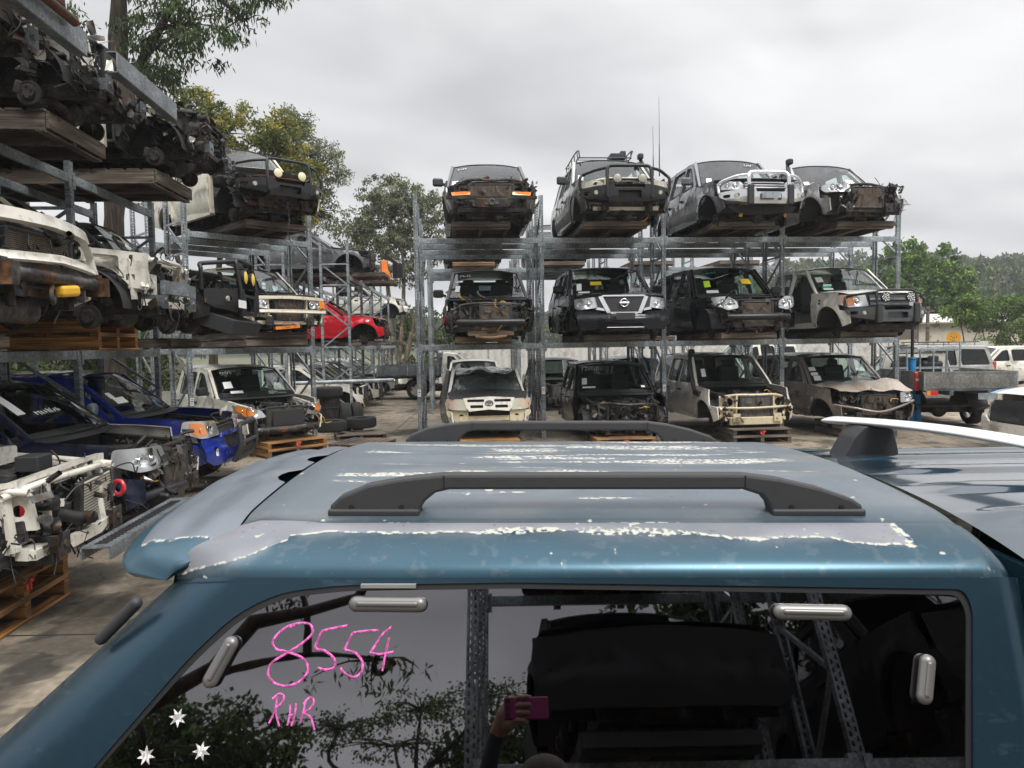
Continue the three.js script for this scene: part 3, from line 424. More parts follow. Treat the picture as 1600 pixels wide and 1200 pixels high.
  const ho = new MB(); chaos(r, 9 * N, () => { const p = [R0(-0.6, 0.6), R0(0.5, 1.0), R0(-0.3, zs)]; const pts = [p]; for (let k = 0; k < 3; k++) pts.push(pts[k].map((v, i) => v + R0(-0.16, 0.16) * (i === 1 ? 0.8 : 1))); ho.tube(pts, R0(0.012, 0.03), 6, 12); }); { const q = ho.build('hose', m.hose, car); if (q) q.userData.kind = 'stuff'; }
  const wire = [new MB(), new MB(), new MB()];
  chaos(r, 26 * N, (i) => { const p = [R0(-0.72, 0.72), R0(0.45, 1.0), zs + R0(-0.25, 0.12)], pts = [p]; for (let k = 0; k < 4; k++) pts.push([pts[k][0] + R0(-0.13, 0.13), pts[k][1] + R0(-0.14, 0.09), clampN(pts[k][2] + R0(-0.05, 0.06), zs - 0.3, zs + 0.2)]); wire[r() < 0.72 ? 0 : r() < 0.6 ? 1 : 2].tube(pts, R0(0.004, 0.009), 4, 12); });
  [m.black, m.light, o.wire || m.strap].forEach((mt, i) => { const q = wire[i].build('wiring_loom', mt, car); if (q) q.userData.kind = 'stuff'; });
}
const clampN = (v, a, b) => Math.min(b, Math.max(a, v));
// torn sheet metal and dangling bits at one corner
function torn(car, at, n, mats, spread = [0.25, 0.25, 0.2], seed = 3) {
  const r = rng(seed), B = mats.map(() => new MB()), R = (a, b) => a + (b - a) * r();
  for (let i = 0; i < n; i++) {
    const c = [at[0] + R(-1, 1) * spread[0], at[1] + R(-1, 1) * spread[1], at[2] + R(-1, 1) * spread[2]], w = R(0.04, 0.2), h = R(0.03, 0.14), k = R(1, 4);
    B[i % mats.length].grid(4, 3, (u, v) => [(u - 0.5) * w, (v - 0.5) * h * (1 - 0.4 * u), 0.02 * Math.sin(u * k + v * 3)].map((q) => q)).g.at(-1).applyMatrix4(mtx(...c, R(-1.5, 1.5), R(-1.5, 1.5), R(-1.5, 1.5)));
  }
  mats.forEach((mt, i) => { const q = B[i].build('torn_panel', mt, car); if (q) q.userData.kind = 'stuff'; });
}
// bull bars
function bullBar(car, o = {}) {
  const d = car.d, mt = o.mat || m.black, z = d.zn + 0.02 + (o.dz || 0), G = grp('bull_bar', car), y0 = o.y || 0.50, H = o.h || 0.24, W = o.w || 0.88;
  const f = (x) => z + 0.10 - 0.38 * Math.pow(Math.max(0, Math.abs(x) - 0.40) / 0.5, 1.6);
  const wing = (s) => { const out = [[s * 0.40, y0], [s * (W - 0.10), y0 + 0.08], [s * W, y0 + 0.16], [s * W, y0 + H], [s * 0.40, y0 + H + 0.02]]; if (s < 0) out.reverse(); return roundPoly(out, 0.03); };
  const b = new MB();
  for (const s of [-1, 1]) { b.add(panelGeo(wing(s), (x, y) => [x, y, f(x) - 0.3 * Math.max(0, y0 + 0.1 - y)], { holes: [circle(s * 0.62, y0 + H * 0.62, 0.045, 10).reverse(), ...(o.slots === false ? [] : [roundPoly([[s * 0.72, y0 + H * 0.5], [s * 0.82, y0 + H * 0.5], [s * 0.82, y0 + H * 0.75], [s * 0.72, y0 + H * 0.75]], 0.02)].map((h) => (s > 0 ? h.reverse() : h)))], flange: 0.05, edge: 0.08 }));
    b.grid(6, 1, (u, v) => { const x = s * lerp(0.40, W, u); return [x, y0 + H + (1 - u) * 0.02, f(x) - 0.22 * v]; }, s > 0); b.grid(6, 1, (u, v) => { const x = s * lerp(0.40, W - 0.1, u); return [x, y0 + 0.08 * u, f(x) - 0.02 - 0.3 * v]; }, s < 0); }
  const cen = roundPoly([[-0.41, y0 - 0.02], [0.41, y0 - 0.02], [0.41, y0 + H + 0.02], [0.30, y0 + H + 0.02], [0.28, y0 + H - 0.05], [-0.28, y0 + H - 0.05], [-0.30, y0 + H + 0.02], [-0.41, y0 + H + 0.02]], 0.02);
  b.add(panelGeo(cen, (x, y) => [x, y, z + 0.13 - 0.25 * Math.max(0, y0 + 0.08 - y)], { holes: [roundPoly([[-0.22, y0 + 0.04], [-0.22, y0 + H - 0.09], [0.22, y0 + H - 0.09], [0.22, y0 + 0.04]], 0.02)], flange: 0.06, edge: 0.1 })).box(0.5, H * 0.7, 0.10, 0, y0 + H * 0.42, z - 0.02).grid(8, 1, (u, v) => [lerp(-0.41, 0.41, u), y0 + H + 0.02 - 0.0 * v, z + 0.13 - 0.25 * v], true);
  for (const s of [-1, 1]) b.bar([s * 0.36, y0 + 0.1, z], [s * 0.40, y0 + 0.04, z - 0.45], 0.02, 0.16);
  b.build('bumper', mt, G);
  const hm = o.hoopMat || mt, t = new MB(), R = o.r || 0.028, top = o.top || y0 + H + 0.30;
  const zf = z + 0.06;
  if (o.style === 'alloy') {
    t.tube([[-0.40, y0 + H, zf], [-0.40, top - 0.10, zf - 0.02], [-0.36, top - 0.02, zf - 0.05], [-0.28, top, zf - 0.06], [0.28, top, zf - 0.06], [0.36, top - 0.02, zf - 0.05], [0.40, top - 0.10, zf - 0.02], [0.40, y0 + H, zf]], R * 1.25, 10, 60, 0.35);
    for (const s of [-1, 1]) t.tube([[s * 0.38, top - 0.05, zf - 0.05], [s * 0.60, top - 0.07, f(0.6) - 0.08], [s * 0.80, top - 0.13, f(0.8) - 0.10], [s * 0.86, top - 0.2, f(0.86) - 0.1], [s * 0.86, y0 + H - 0.02, f(0.86) - 0.06]], R, 8, 30, 0.35);
  } else {
    const hoop = [[-0.42, y0 + 0.05, zf + 0.06], [-0.43, y0 + H, zf + 0.05], [-0.42, top - 0.08, zf], [-0.36, top, zf - 0.02], [0, top + 0.005, zf - 0.01], [0.36, top, zf - 0.02], [0.42, top - 0.08, zf], [0.43, y0 + H, zf + 0.05], [0.42, y0 + 0.05, zf + 0.06]];
    t.tube(hoop, R, 8, 50, 0.35);
    if (o.wings !== false) for (const s of [-1, 1]) t.tube([[s * 0.40, top - 0.03, zf - 0.02], [s * 0.62, top - 0.06, f(0.62) - 0.06], [s * (W - 0.06), top - 0.10, f(W) - 0.05], [s * W, top - 0.17, f(W) - 0.03], [s * W, y0 + H - 0.02, f(W) - 0.03]], R * 0.9, 8, 30, 0.35);
    if (o.mid !== false) t.tube([[-0.42, y0 + H + 0.12, zf + 0.02], [0.42, y0 + H + 0.12, zf + 0.02]], R * 0.7, 6, 4);
  }
  t.build('hoop', hm, G);
  for (const x of o.spots || []) {
    const sy = y0 + H + (o.spotY || 0.14), S = grp('spot_light', G, [x, sy, zf + 0.05]), q = o.spotR || 0.088;
    part('housing', new MB().add(new THREE.LatheGeometry([[0.001, -0.09], [q * 0.5, -0.08], [q, -0.01], [q, 0.02], [q * 0.93, 0.022]].map((p) => new THREE.Vector2(...p)), 20), mtx(0, 0, 0, Math.PI / 2)).geo(), m.plastic, S);
    part('lens', new MB().add(new THREE.SphereGeometry(q * 2.2, 20, 6, 0, Math.PI * 2, 0, 0.435), mtx(0, 0, 0.02 - q * 2.2 * Math.cos(0.435), Math.PI / 2)).geo(), o.spotMat || m.lensFog, S);
    if (o.leds) { const L = new MB(); for (let i = 0; i < 19; i++) { const a = i * 2.4, k = q * 0.82 * Math.sqrt(i / 19); L.sph(q * 0.13, k * Math.cos(a), k * Math.sin(a), 0.03, 1, 1, 0.5, 8); } L.build('led', m.white, S); }
  }
  for (const s of o.fogs === false ? [] : [-1, 1]) new MB().cyl([s * 0.62, y0 + H * 0.62, f(0.62) - 0.03], [s * 0.62, y0 + H * 0.62, f(0.62) + 0.005], 0.04, 0.038, 14).build('indicator', o.fogMat || m.lensFog, G);
  if (o.buffers) for (const s of [-1, 1]) new MB().rbox(0.12, H + 0.14, 0.09, s * 0.40, y0 + H / 2 + 0.02, z + 0.13, 0, 0, 0, 0.03).build('buffer', m.plastic, G);
  if (o.plate) new MB().box(0.37, 0.11, 0.006, o.plateX || 0, y0 + 0.13, z + 0.165).build('plate_holder', o.plate, G);
  return G;
}
function snorkel(car, s = -1, headTurn = 0) {
  const d = car.d, b = new MB(), zc = d.cowl + 0.02, P3 = (z, y, k = 0.03) => [s * (d.X(z, y) + k), y, z];
  b.rbox(0.07, 0.12, 0.34, ...P3(zc + 0.25, 0.96, 0.03), 0.12).tube([P3(zc + 0.1, 1.0, 0.03), P3(zc, 1.12, 0.045), P3(d.wsTop + 0.25, d.ye(d.wsTop) - 0.25, 0.055), P3(d.wsTop + 0.02, d.ye(d.wsTop) + 0.03, 0.06), P3(d.wsTop, d.ye(d.wsTop) + 0.10, 0.06)], 0.042, 8, 24);
  const tip = P3(d.wsTop, d.ye(d.wsTop) + 0.14, 0.06); b.rbox(0.12, 0.13, 0.16, tip[0], tip[1], tip[2] + 0.04, 0, headTurn, 0, 0.04, 3); b.build('snorkel', m.plastic, car);
}
function fascia(car, outer, { holes = [], y0 = 0, mat, name, off = 0, flange = 0.03, edge = 0.09, parent } = {}) { const d = car.d; return part(name, panelGeo(outer, (x, y) => [x, y, d.fz(x, y) + off + (y < 0.72 ? 0.06 * smooth(0.72, 0.6, y) : 0)], { holes, flange, edge }), mat, parent || car); }
const sym = (pts) => [...pts, ...pts.slice().reverse().filter((p) => Math.abs(p[0]) > 1e-6).map(([x, ...q]) => [-x, ...q])];
// ---------------------------------------------------------------- pallet racking and pallets
m.galvHoles.alphaMap = T.holes.clone(); m.galvHoles.alphaMap.repeat.set(1 / 0.09, 1 / 0.062); m.galvHoles.alphaMap.needsUpdate = true;
const uprightGeo = new Map();
function uprightG(h) {
  if (uprightGeo.has(h)) return uprightGeo.get(h);
  const pos = [], nor = [], uv = [], quad = (a, b, c, d, n, ua, ub) => { for (const [p, u] of [[a, ua], [b, ub], [c, ub], [a, ua], [c, ub], [d, ua]]) { pos.push(...p); nor.push(...n); uv.push(u, p[1]); } };
  const w = 0.045, f = 0.035, s = 3; let y = 0;
  for (let i = 0; i < s; i++) { const y0 = h * i / s, y1 = h * (i + 1) / s;
    quad([-w, y0, f], [w, y0, f], [w, y1, f], [-w, y1, f], [0, 0, 1], 0, 0.09);
    quad([w, y0, f], [w, y0, -f], [w, y1, -f], [w, y1, f], [1, 0, 0], 0.045, 0.0451); quad([-w, y0, -f], [-w, y0, f], [-w, y1, f], [-w, y1, -f], [-1, 0, 0], 0.045, 0.0451);
    quad([w, y0, -f], [w - 0.02, y0, -f], [w - 0.02, y1, -f], [w, y1, -f], [0, 0, -1], 0.045, 0.0451); quad([-w + 0.02, y0, -f], [-w, y0, -f], [-w, y1, -f], [-w + 0.02, y1, -f], [0, 0, -1], 0.045, 0.0451);
  }
  const g = new THREE.BufferGeometry(); g.setAttribute('position', new THREE.Float32BufferAttribute(pos, 3)); g.setAttribute('normal', new THREE.Float32BufferAttribute(nor, 3)); g.setAttribute('uv', new THREE.Float32BufferAttribute(uv, 2));
  uprightGeo.set(h, g); return g;
}
const beamGeo = new Map();
function beamG(L) { if (!beamGeo.has(L)) { const b = new MB(); b.rbox(L - 0.10, 0.115, 0.05, 0, -0.0575, 0, 0, 0, 0, 0.006, 1); for (const s of [-1, 1]) { b.box(0.035, 0.21, 0.055, s * (L / 2 - 0.067), -0.075, 0.003).box(0.05, 0.21, 0.004, s * (L / 2 - 0.045), -0.075, 0.031); for (const y of [0.0, -0.07, -0.14]) b.cyl([s * (L / 2 - 0.04), y, 0.03], [s * (L / 2 - 0.04), y, 0.04], 0.009, 0.009, 6); } beamGeo.set(L, b.geo()); } return beamGeo.get(L); }
const footG = new MB().box(0.15, 0.012, 0.13, 0, 0.006, 0).geo(), tagG = new MB().box(0.07, 0.15, 0.002, 0, 0, 0.038).geo(), tagLine = new MB().box(0.045, 0.012, 0.001, 0, 0.045, 0.0396).box(0.05, 0.02, 0.001, 0, 0.01, 0.0396).box(0.05, 0.006, 0.001, 0, -0.025, 0.0396).box(0.04, 0.006, 0.001, 0, -0.045, 0.0396).geo();
const braceCache = new Map();
const braceG = (dz, dy) => { const k = `${dz.toFixed(3)}_${dy.toFixed(3)}`; if (!braceCache.has(k)) braceCache.set(k, new MB().bar([0, 0, 0], [0, dy, -dz], 0.03, 0.04).geo()); return braceCache.get(k); };
// frames: list of [zFront, zBack]; heights per frame line
function makeRack(label, pos, turn, { bays, pitch, levels, h, frames, tags = [], beamZ, from = 0, skipBeam = () => false }, group) {
  const R = thing('storage_rack', label, 'storage rack', pos, turn, group), rr = rng(Math.round(pos[0] * 100 + pos[2] * 37) | 0);
  for (let i = from; i <= bays; i++) frames.forEach(([zf, zb], k) => {
    const hh = typeof h === 'function' ? h(i, k) : h;
    for (const z of [zf, zb]) { const u = part('upright', uprightG(hh), m.galvHoles, R); u.position.set(i * pitch, 0, z); if (z === zb) u.rotation.y = Math.PI; const f = part('foot_plate', footG, m.galvDark, u); f.position.y = 0.001;
      if (tags.includes(i) && z === frames[0][0]) { const t = part('load_tag', tagG, m.paper, u); t.position.y = 1.05; const p = part('tag_print', tagLine, m.plastic, u); p.position.y = 1.05; } }
    const dz = zf - zb - 0.07, n = Math.floor((hh - 0.3) / 0.62); let up = true;
    for (let q = 0; q <= n; q++) { const y = 0.2 + q * 0.62; if (q === 0 || q === n || q % 3 === 0) { const b = part('brace', braceG(dz, 0), m.galv, R); b.position.set(i * pitch - 0.016, y, zf - 0.035); } if (q < n) { const b = part('brace', braceG(up ? dz : -dz, 0.58), m.galv, R); b.position.set(i * pitch + 0.016, y + 0.02, up ? zf - 0.035 : zb + 0.035); up = !up; } }
  });
  for (let i = from; i < bays; i++) for (const y of levels) (beamZ || frames.flatMap(([a, b]) => [a, b])).forEach((z, k) => { if (skipBeam(i, y, k)) return; const b = part('beam', beamG(pitch), m.galv, R); b.position.set((i + 0.5) * pitch, y + (rr() - 0.5) * 0.01, z + (k % 2 ? -0.01 : 0.012)); if (k % 2) b.rotation.y = Math.PI; });
  return R;
}
const onRack = (R, x, y, z) => { R.updateMatrixWorld(); const v = V(x, y, z).applyMatrix4(R.matrixWorld); return [v.x, v.y, v.z]; };
const boardCache = new Map();
const boardG = (w, h, l, k) => { const q = [w, h, l, k].join(); if (!boardCache.has(q)) boardCache.set(q, new MB().rbox(w, h, l, 0, 0, 0, 0, 0, 0, 0.004, 1).add(new THREE.BoxGeometry(0.001, 0.001, 0.001), mtx(0, 0, 0)).geo()); return boardCache.get(q); };
const W3 = { dark: [m.blackMatt, m.rubber], grey: [m.woodGrey, m.woodGreyDark, m.woodGrey], brown: [m.woodBrown, m.woodGrey, m.woodGreyDark], orange: [m.woodOrange, m.woodOrange2, m.woodOrange, m.woodOrange2, m.woodBrown] };
// origin at the middle of its underside; bearers run along z
function makePallet(label, { w = 1.16, l = 1.16, kind = 'grey', stack = 1, mark = false, seed = 1, bearer = 0.10, gap = 0.16, lead = false } = {}, pos, turn, group) {
  const G = thing('timber_pallet', label, 'pallet', pos, turn, group), r = rng(seed * 977 + 13), mats = W3[kind], pick = () => mats[(r() * mats.length) | 0], j = () => (r() - 0.5) * 0.012;
  let y = 0; const add = (n, g, x, yy, z, rot = 0) => { const b = part(n, g, pick(), G); b.position.set(x + j(), yy, z + j()); b.rotation.y = rot + (r() - 0.5) * 0.012; return b; };
  for (let k = 0; k < stack; k++) {
    const nb = 3; for (let i = 0; i < nb; i++) add('bottom_board', boardG(w, 0.022, 0.10, 0), 0, y + 0.011, (i / (nb - 1) - 0.5) * (l - 0.1));
    for (const x of [-1, 0, 1]) { const b = add('bearer', boardG(0.075, bearer, l - 0.01, 1), x * (w / 2 - 0.04), y + 0.022 + bearer / 2, 0); }
    if (lead) add('lead_board', boardG(w, bearer * 0.9, 0.03, 3), 0, y + 0.03 + bearer / 2, l / 2 + 0.02);
    const nt = Math.round(l / gap); for (let i = 0; i <= nt; i++) add('deck_board', boardG(w, 0.024, gap * 0.72, 2), 0, y + 0.022 + bearer + 0.0125, (i / nt - 0.5) * (l - gap * 0.7));
    y += 0.046 + bearer;
  }
  if (mark) { const p = new MB(); p.box(0.02, 0.09, 0.002, 0.02, y - 0.07, l / 2 + 0.014).box(0.06, 0.025, 0.002, 0.03, y - 0.05, l / 2 + 0.014, 0, 0, 0.3).box(0.03, 0.05, 0.0021, -0.03, y - 0.08, l / 2 + 0.0142, 0, 0, 0.2); p.build('paint_mark', m.redPaint, G); }
  G.userDataHeight = undefined; delete G.userDataHeight; return y;
}
// ---------------------------------------------------------------- the dark teal utility with its faded fibreglass canopy
const canopyTex = (() => {
  const W = 1300, H = 1300, X0 = -0.85, X1 = 0.95, S1 = 1.70, c = new Uint8Array(W * H * 4), q = new Uint8Array(W * H * 4);
  const mix = (a, b, t) => [lerp(a[0], b[0], t), lerp(a[1], b[1], t), lerp(a[2], b[2], t)], enc = (v) => (v <= 0.0031308 ? 12.92 * v : 1.055 * Math.pow(v, 1 / 2.4) - 0.055);
  const teal = [0.030, 0.074, 0.104], semi = [0.15, 0.175, 0.198], lilac = [0.195, 0.197, 0.222], flake = [0.42, 0.42, 0.365];
  for (let j = 0; j < H; j++) for (let i = 0; i < W; i++) {
    const x = lerp(X0, X1, (i + 0.5) / W), s = (j + 0.5) / H * S1, k = (j * W + i) * 4;
    const n1 = fbm3(x * 3, s * 6, 0, 4, 1), n2 = fbm3(x * 14, s * 14, 2, 5, 5), n3 = noise3(x * 160, s * 160, 4, 9), st = fbm3(x * 2.2, s * 26, 7, 5, 15), st2 = fbm3(x * 7, s * 60, 3, 4, 25);
    const sem = smooth(0.10, 0.30, s + (n1 - 0.5) * 0.12) * 0.85; let me = lerp(0.65, 0.28, sem), col = mix(teal, semi, sem), ro = 0.30 + 0.14 * smooth(0.1, 0.3, s);
    col = col.map((v) => v * (0.92 + 0.2 * (n2 - 0.4)));
    // shoulder strip whose lacquer has peeled: ragged lower edge, straight upper edge at the groove
    let edge = 0.128 + 0.02 * smooth(-0.4, 0.1, x) - 0.045 * smooth(0.1, 0.75, x) + 0.02 * (fbm3(x * 9, 0, 11, 5, 31) - 0.5) * 2 + (n2 - 0.5) * 0.018;
    if (x < -0.42) edge = lerp(edge, 0.045 + 0.6 * (x + 0.56) * 0.3 + (n2 - 0.5) * 0.02, smooth(-0.38, -0.50, x));
    const inX = smooth(0.735, 0.725, x + (n2 - 0.5) * 0.05), dS = s - edge, upper = 0.190;
    const fl = (d, w) => Math.exp(-Math.pow(d / w, 2));
    if (dS > 0 && s < upper && inX > 0.5) { col = mix(lilac, semi, smooth(0.35, 0.7, n1) * 0.8).map((v) => v * (0.9 + 0.25 * (n2 - 0.4))); ro = 0.55; me = 0.05; }
    let f = 0; const rag = fbm3(x * 150, s * 150, 5, 4, 41);
    if (inX > 0.3) f = Math.max(f, fl(dS - 0.002, 0.0032 + 0.013 * smooth(-0.5, -0.36, x) * smooth(0.5, 0.75, fbm3(x * 5, 1, 3, 3, 51))) * (s < upper + 0.01 ? 1 : 0));
    f = Math.max(f, fl(x - 0.73 - (n2 - 0.5) * 0.04, 0.008) * (s > edge - 0.006 && s < upper ? 1 : 0));
    f = Math.max(f, fl(s - upper - (n2 - 0.5) * 0.01, 0.003) * smooth(0.5, 0.62, fbm3(x * 6, 4, 2, 3, 61)) * (x > -0.5 ? 1 : 0));
    // streaks over the crown, running with the length of the roof
    const up = smooth(0.30, 0.34, s) * smooth(1.52, 1.4, s) * smooth(-0.46, -0.36, x) * smooth(0.82, 0.6, x);
    const band = s < 0.5 ? 0.36 * smooth(0.30, 0.33, s) * smooth(0.46, 0.40, s) : 0.50 + 0.16 * Math.sin(s * 21);
    const pk = smooth(0.595, 0.645, st + 0.13 * (band - 0.30) + 0.10 * (st2 - 0.5)) * up;
    if (pk > 0.2) { col = mix(col, lilac, Math.min(1, pk) * 0.75); ro = lerp(ro, 0.55, pk); }
    f = Math.max(f, smooth(0.625, 0.665, st + 0.14 * (band - 0.30) + 0.14 * (st2 - 0.5)) * up * 0.95);
    f = clamp(f * (0.10 + 1.7 * smooth(0.40, 0.56, rag)));
    f = Math.max(f, smooth(0.80, 0.84, fbm3(x * 40, s * 40, 6, 3, 71)) * 0.8);
    if (x > 0.72) f = Math.max(f, smooth(0.60, 0.68, fbm3(x * 26, s * 9, 8, 4, 81)) * smooth(0.09, 0.03, s) * smooth(0.78, 0.84, x) * 0.8);
    const dust = fbm3(x * 5, s * 9, 12, 5, 101), spot = fbm3(x * 55, s * 55, 9, 3, 111); col = mix(col, [0.24, 0.235, 0.225], 0.30 * smooth(0.42, 0.72, dust) * smooth(0.05, 0.22, s) + 0.10 * smooth(0.6, 0.75, spot)); if (inX > 0.2) { const halo = Math.exp(-Math.pow((dS - 0.004) / 0.022, 2)) * 0.35; col = mix(col, [0.27, 0.28, 0.29], halo * smooth(0.35, 0.6, n2)); }
    if (fbm3(x * 90, s * 90, 14, 2, 121) > 0.83) col = mix(col, [0.13, 0.07, 0.04], 0.6);
    col = mix(col, flake, smooth(0.2, 0.95, f)); me *= 1 - smooth(0.2, 0.7, f); ro = lerp(ro, 0.8, smooth(0.25, 0.75, f));
    const sp = n3 > 0.965 ? 0.12 : 0; col = col.map((v) => v + sp * 0.4);
    for (let t = 0; t < 3; t++) { c[k + t] = clamp(enc(Math.max(0, col[t]))) * 255; q[k + t] = clamp(t === 2 ? me : ro) * 255; } c[k + 3] = q[k + 3] = 255;
  }
  const mk = (d, sr) => { const t = new THREE.DataTexture(d, W, H); if (sr) t.colorSpace = THREE.SRGBColorSpace; t.wrapS = t.wrapT = THREE.ClampToEdgeWrapping; t.magFilter = THREE.LinearFilter; t.minFilter = THREE.LinearMipmapLinearFilter; t.needsUpdate = true; return t; };
  return { map: mk(c, true), rough: mk(q, false), uv: (x, s) => [(x - X0) / (X1 - X0), s / S1] };
})();
const matCanopy = new THREE.MeshPhysicalMaterial({ map: canopyTex.map, roughnessMap: canopyTex.rough, metalnessMap: canopyTex.rough, roughness: 1, metalness: 1, side: THREE.DoubleSide, clearcoat: 0.12, clearcoatRoughness: 0.2 });
T.side = dataTex(512, 512, (u, v) => { const n = tfbm(u, v, 3, 3, 5, 141), f = tfbm(u, v, 60, 60, 3, 145), sc = tfbm(u, v, 7, 30, 4, 149); const k = smooth(0.66, 0.80, sc) * 0.30 * smooth(0.35, 0.6, f); const d = 0.9 + 0.25 * (n - 0.5) + 0.1 * (f - 0.5); const e = (a) => Math.pow(Math.max(0, a), 1 / 2.2); return [e(lerp(0.022 * d, 0.13, k)), e(lerp(0.060 * d, 0.17, k)), e(lerp(0.092 * d, 0.2, k))]; }, true, [1.4, 1.4]);
const matCanopySide = new THREE.MeshPhysicalMaterial({ map: T.side, roughness: 0.33, metalness: 0.75, clearcoat: 0.2, clearcoatRoughness: 0.12, side: THREE.DoubleSide });
const matTint = M([0.20, 0.195, 0.205], 0.015, 1);
const ZC = -1.98, XA = 3.47;
{
  const ribs = (a, z) => -0.010 * smooth(0.1, 0.75, Math.cos(a * 20)) * smooth(0.78, 0.7, Math.abs(a)) * smooth(-2.48, -2.38, z) * smooth(-1.2, -1.35, z);
  const ute = makeCar('pickup_truck', 'dark teal pickup with a faded peeling canopy filling the foreground', 'pickup truck', { seed: 5, type: 'ute', paint: P.teal, roofMat: M([0.012, 0.030, 0.048], 0.16, 0.1, { clearcoat: 1, clearcoatRoughness: 0.06 }), roofY: 1.715, hood: true, wheels: true, mirrorL: m.plastic, mirrorR: m.plastic, roofDent: ribs, roofSeg: 110, tint: true, tail: -4.1 });
  ute.position.set(XA, 0, ZC); ute.rotation.y = Math.PI / 2;
  for (const s of [-1, 1]) headlight(ute, s);
  fascia(ute, sym([[0, 0.40], [0.70, 0.42], [0.84, 0.50], [0.84, 0.71], [0.40, 0.71], [0, 0.71]].map(([x, y]) => [-x, y])).reverse(), { mat: P.teal, name: 'front_bumper' });
  fascia(ute, [[-0.44, 0.73], [0.44, 0.73], [0.44, 0.93], [-0.44, 0.93]], { mat: m.plastic, name: 'grille', off: -0.02 });
  // canopy in axes of the yard: x to the vehicle's nose, z towards the near side
  const C = grp('canopy', ute, [0, 0, 0.1 - XA - 0.028]); C.rotation.order = 'YXZ'; C.rotation.set(0, -Math.PI / 2, -0.016);
  const L = (x, y, z) => [x - 0.1, y, z - ZC];
  const prof = new THREE.CatmullRomCurve3([[-1.2655, 1.6660], [-1.2715, 1.680], [-1.288, 1.6955], [-1.318, 1.711], [-1.36, 1.724], [-1.405, 1.734], [-1.425, 1.733], [-1.445, 1.738], [-1.50, 1.747], [-1.70, 1.760], [-1.95, 1.766], [-2.20, 1.760], [-2.45, 1.745], [-2.56, 1.728], [-2.63, 1.70], [-2.68, 1.65], [-2.70, 1.60]].map(([z, y]) => V(0, y, z)), false, 'catmullrom', 0.5);
  const NS = 120, pts = prof.getSpacedPoints(NS), tan = pts.map((_, i) => prof.getTangentAt(i / NS)), len = prof.getLength();
  // index of the joint with the side wall
  const s0 = -0.025, groove = (s, x) => -0.006 * Math.exp(-Math.pow((s - 0.165) / 0.006, 2)) * smooth(-0.42, -0.40, x) + 0.004 * Math.cos((s - 0.34) * 28) * smooth(0.30, 0.36, s) * smooth(1.29, 1.19, s) * smooth(-0.42, -0.30, x) * smooth(0.72, 0.6, x);
  const xr = (s) => -0.535 - 0.10 * smooth(0.19, 0.02, s - s0);
  const st = []; for (let i = 0; i <= 34; i++) st.push([i / 34, 0, 0]); for (let i = 1; i <= 7; i++) { const e = i / 7 * Math.PI / 2; st.push([1, 0.07 * Math.sin(e), 0.07 * (1 - Math.cos(e))]); }
  const pos = [], uv = [], idx = [], n = NS + 1;
  for (const [a, dx, ins] of st) for (let j = 0; j <= NS; j++) {
    const s = j / NS * len, x = lerp(xr(s), 0.835, a) + dx, p = pts[j], t = tan[j], ny = -t.z, nz = t.y, len2 = Math.hypot(ny, nz), g = groove(s, x) - ins, rearDrop = 0.010 * smooth(-0.50, xr(s), x) * smooth(0.04, 0.16, s);
    const bd = Math.pow(Math.max(0, 0.10 - Math.max(0, (x + 0.628) * 0.7)), 2) / 0.13 * (1 - smooth(0.0, 0.13, s)), bf = Math.pow(Math.max(0, 0.06 - Math.max(0, 0.912 - x)), 2) / 0.10 * (1 - smooth(0, 0.1, s)) * (dx > 0 ? 0 : 1), bb = bd + bf;
    pos.push(...L(x, p.y + ny / len2 * g - rearDrop - 0.342 * bb, p.z + nz / len2 * g - 0.94 * bb)); uv.push(...canopyTex.uv(x, s - s0));
  }
  for (let i = 0; i < st.length - 1; i++) for (let j = 0; j < NS; j++) { const a = i * n + j, b = a + 1, c = a + n, d = c + 1; idx.push(a, b, c, b, d, c); }
  const g = new THREE.BufferGeometry(); g.setAttribute('position', new THREE.Float32BufferAttribute(pos, 3)); g.setAttribute('uv', new THREE.Float32BufferAttribute(uv, 2)); g.setIndex(idx.flatMap((_, i) => (i % 3 ? [] : [idx[i], idx[i + 2], idx[i + 1]]))); g.computeVertexNormals();
  part('roof_shell', g, matCanopy, C);
  // front and far walls
  const wl = new MB(); wl.grid(NS, 4, (q, t) => { const j = Math.round(q * NS), p = pts[j], tt = tan[j]; const ny = -tt.z, nz = tt.y, l = Math.hypot(ny, nz); return L(0.905, lerp(p.y - ny / l * 0.07, 1.06, t), p.z - nz / l * 0.07); });
  wl.grid(20, 6, (q, t) => L(lerp(-0.62 - 0.5 * t, 0.84, q), lerp(1.60, 1.06, t), lerp(-2.70, -2.88, t)));
  wl.build('end_wall', matCanopySide, C);
  // rear lip under the gap, and the tail window wall
  new MB().grid(NS, 2, (q, t) => { const j = Math.round(q * NS), p = pts[j]; return L(xr(j / NS * len) + 0.004 - 0.006 * t, p.y - 0.012 * smooth(0.04, 0.16, j / NS * len) - 0.342 * 0.07 * (1 - smooth(0, 0.13, j / NS * len)) - 0.03 * t, p.z - 0.94 * 0.07 * (1 - smooth(0, 0.13, j / NS * len))); }).build('gap_seal', matCanopySide, C);
  // near wall, leaning in, with its window opening
  const TA = 20 * Math.PI / 180, edgeX = (t) => -0.595 - 1.02 * (t + 0.045), tilt = (x, t, off = 0) => {
    const e = Math.max(0, (x - edgeX(t)) * 0.70), e2 = Math.max(0, 0.912 - x), bend = Math.pow(Math.max(0, 0.10 - e), 2) / 0.13 + Math.pow(Math.max(0, 0.06 - e2), 2) / 0.10, k = off - bend;
    return L(x, 1.655 - Math.cos(TA) * t + Math.sin(TA) * k, -1.262 + Math.sin(TA) * t + Math.cos(TA) * k);
  };
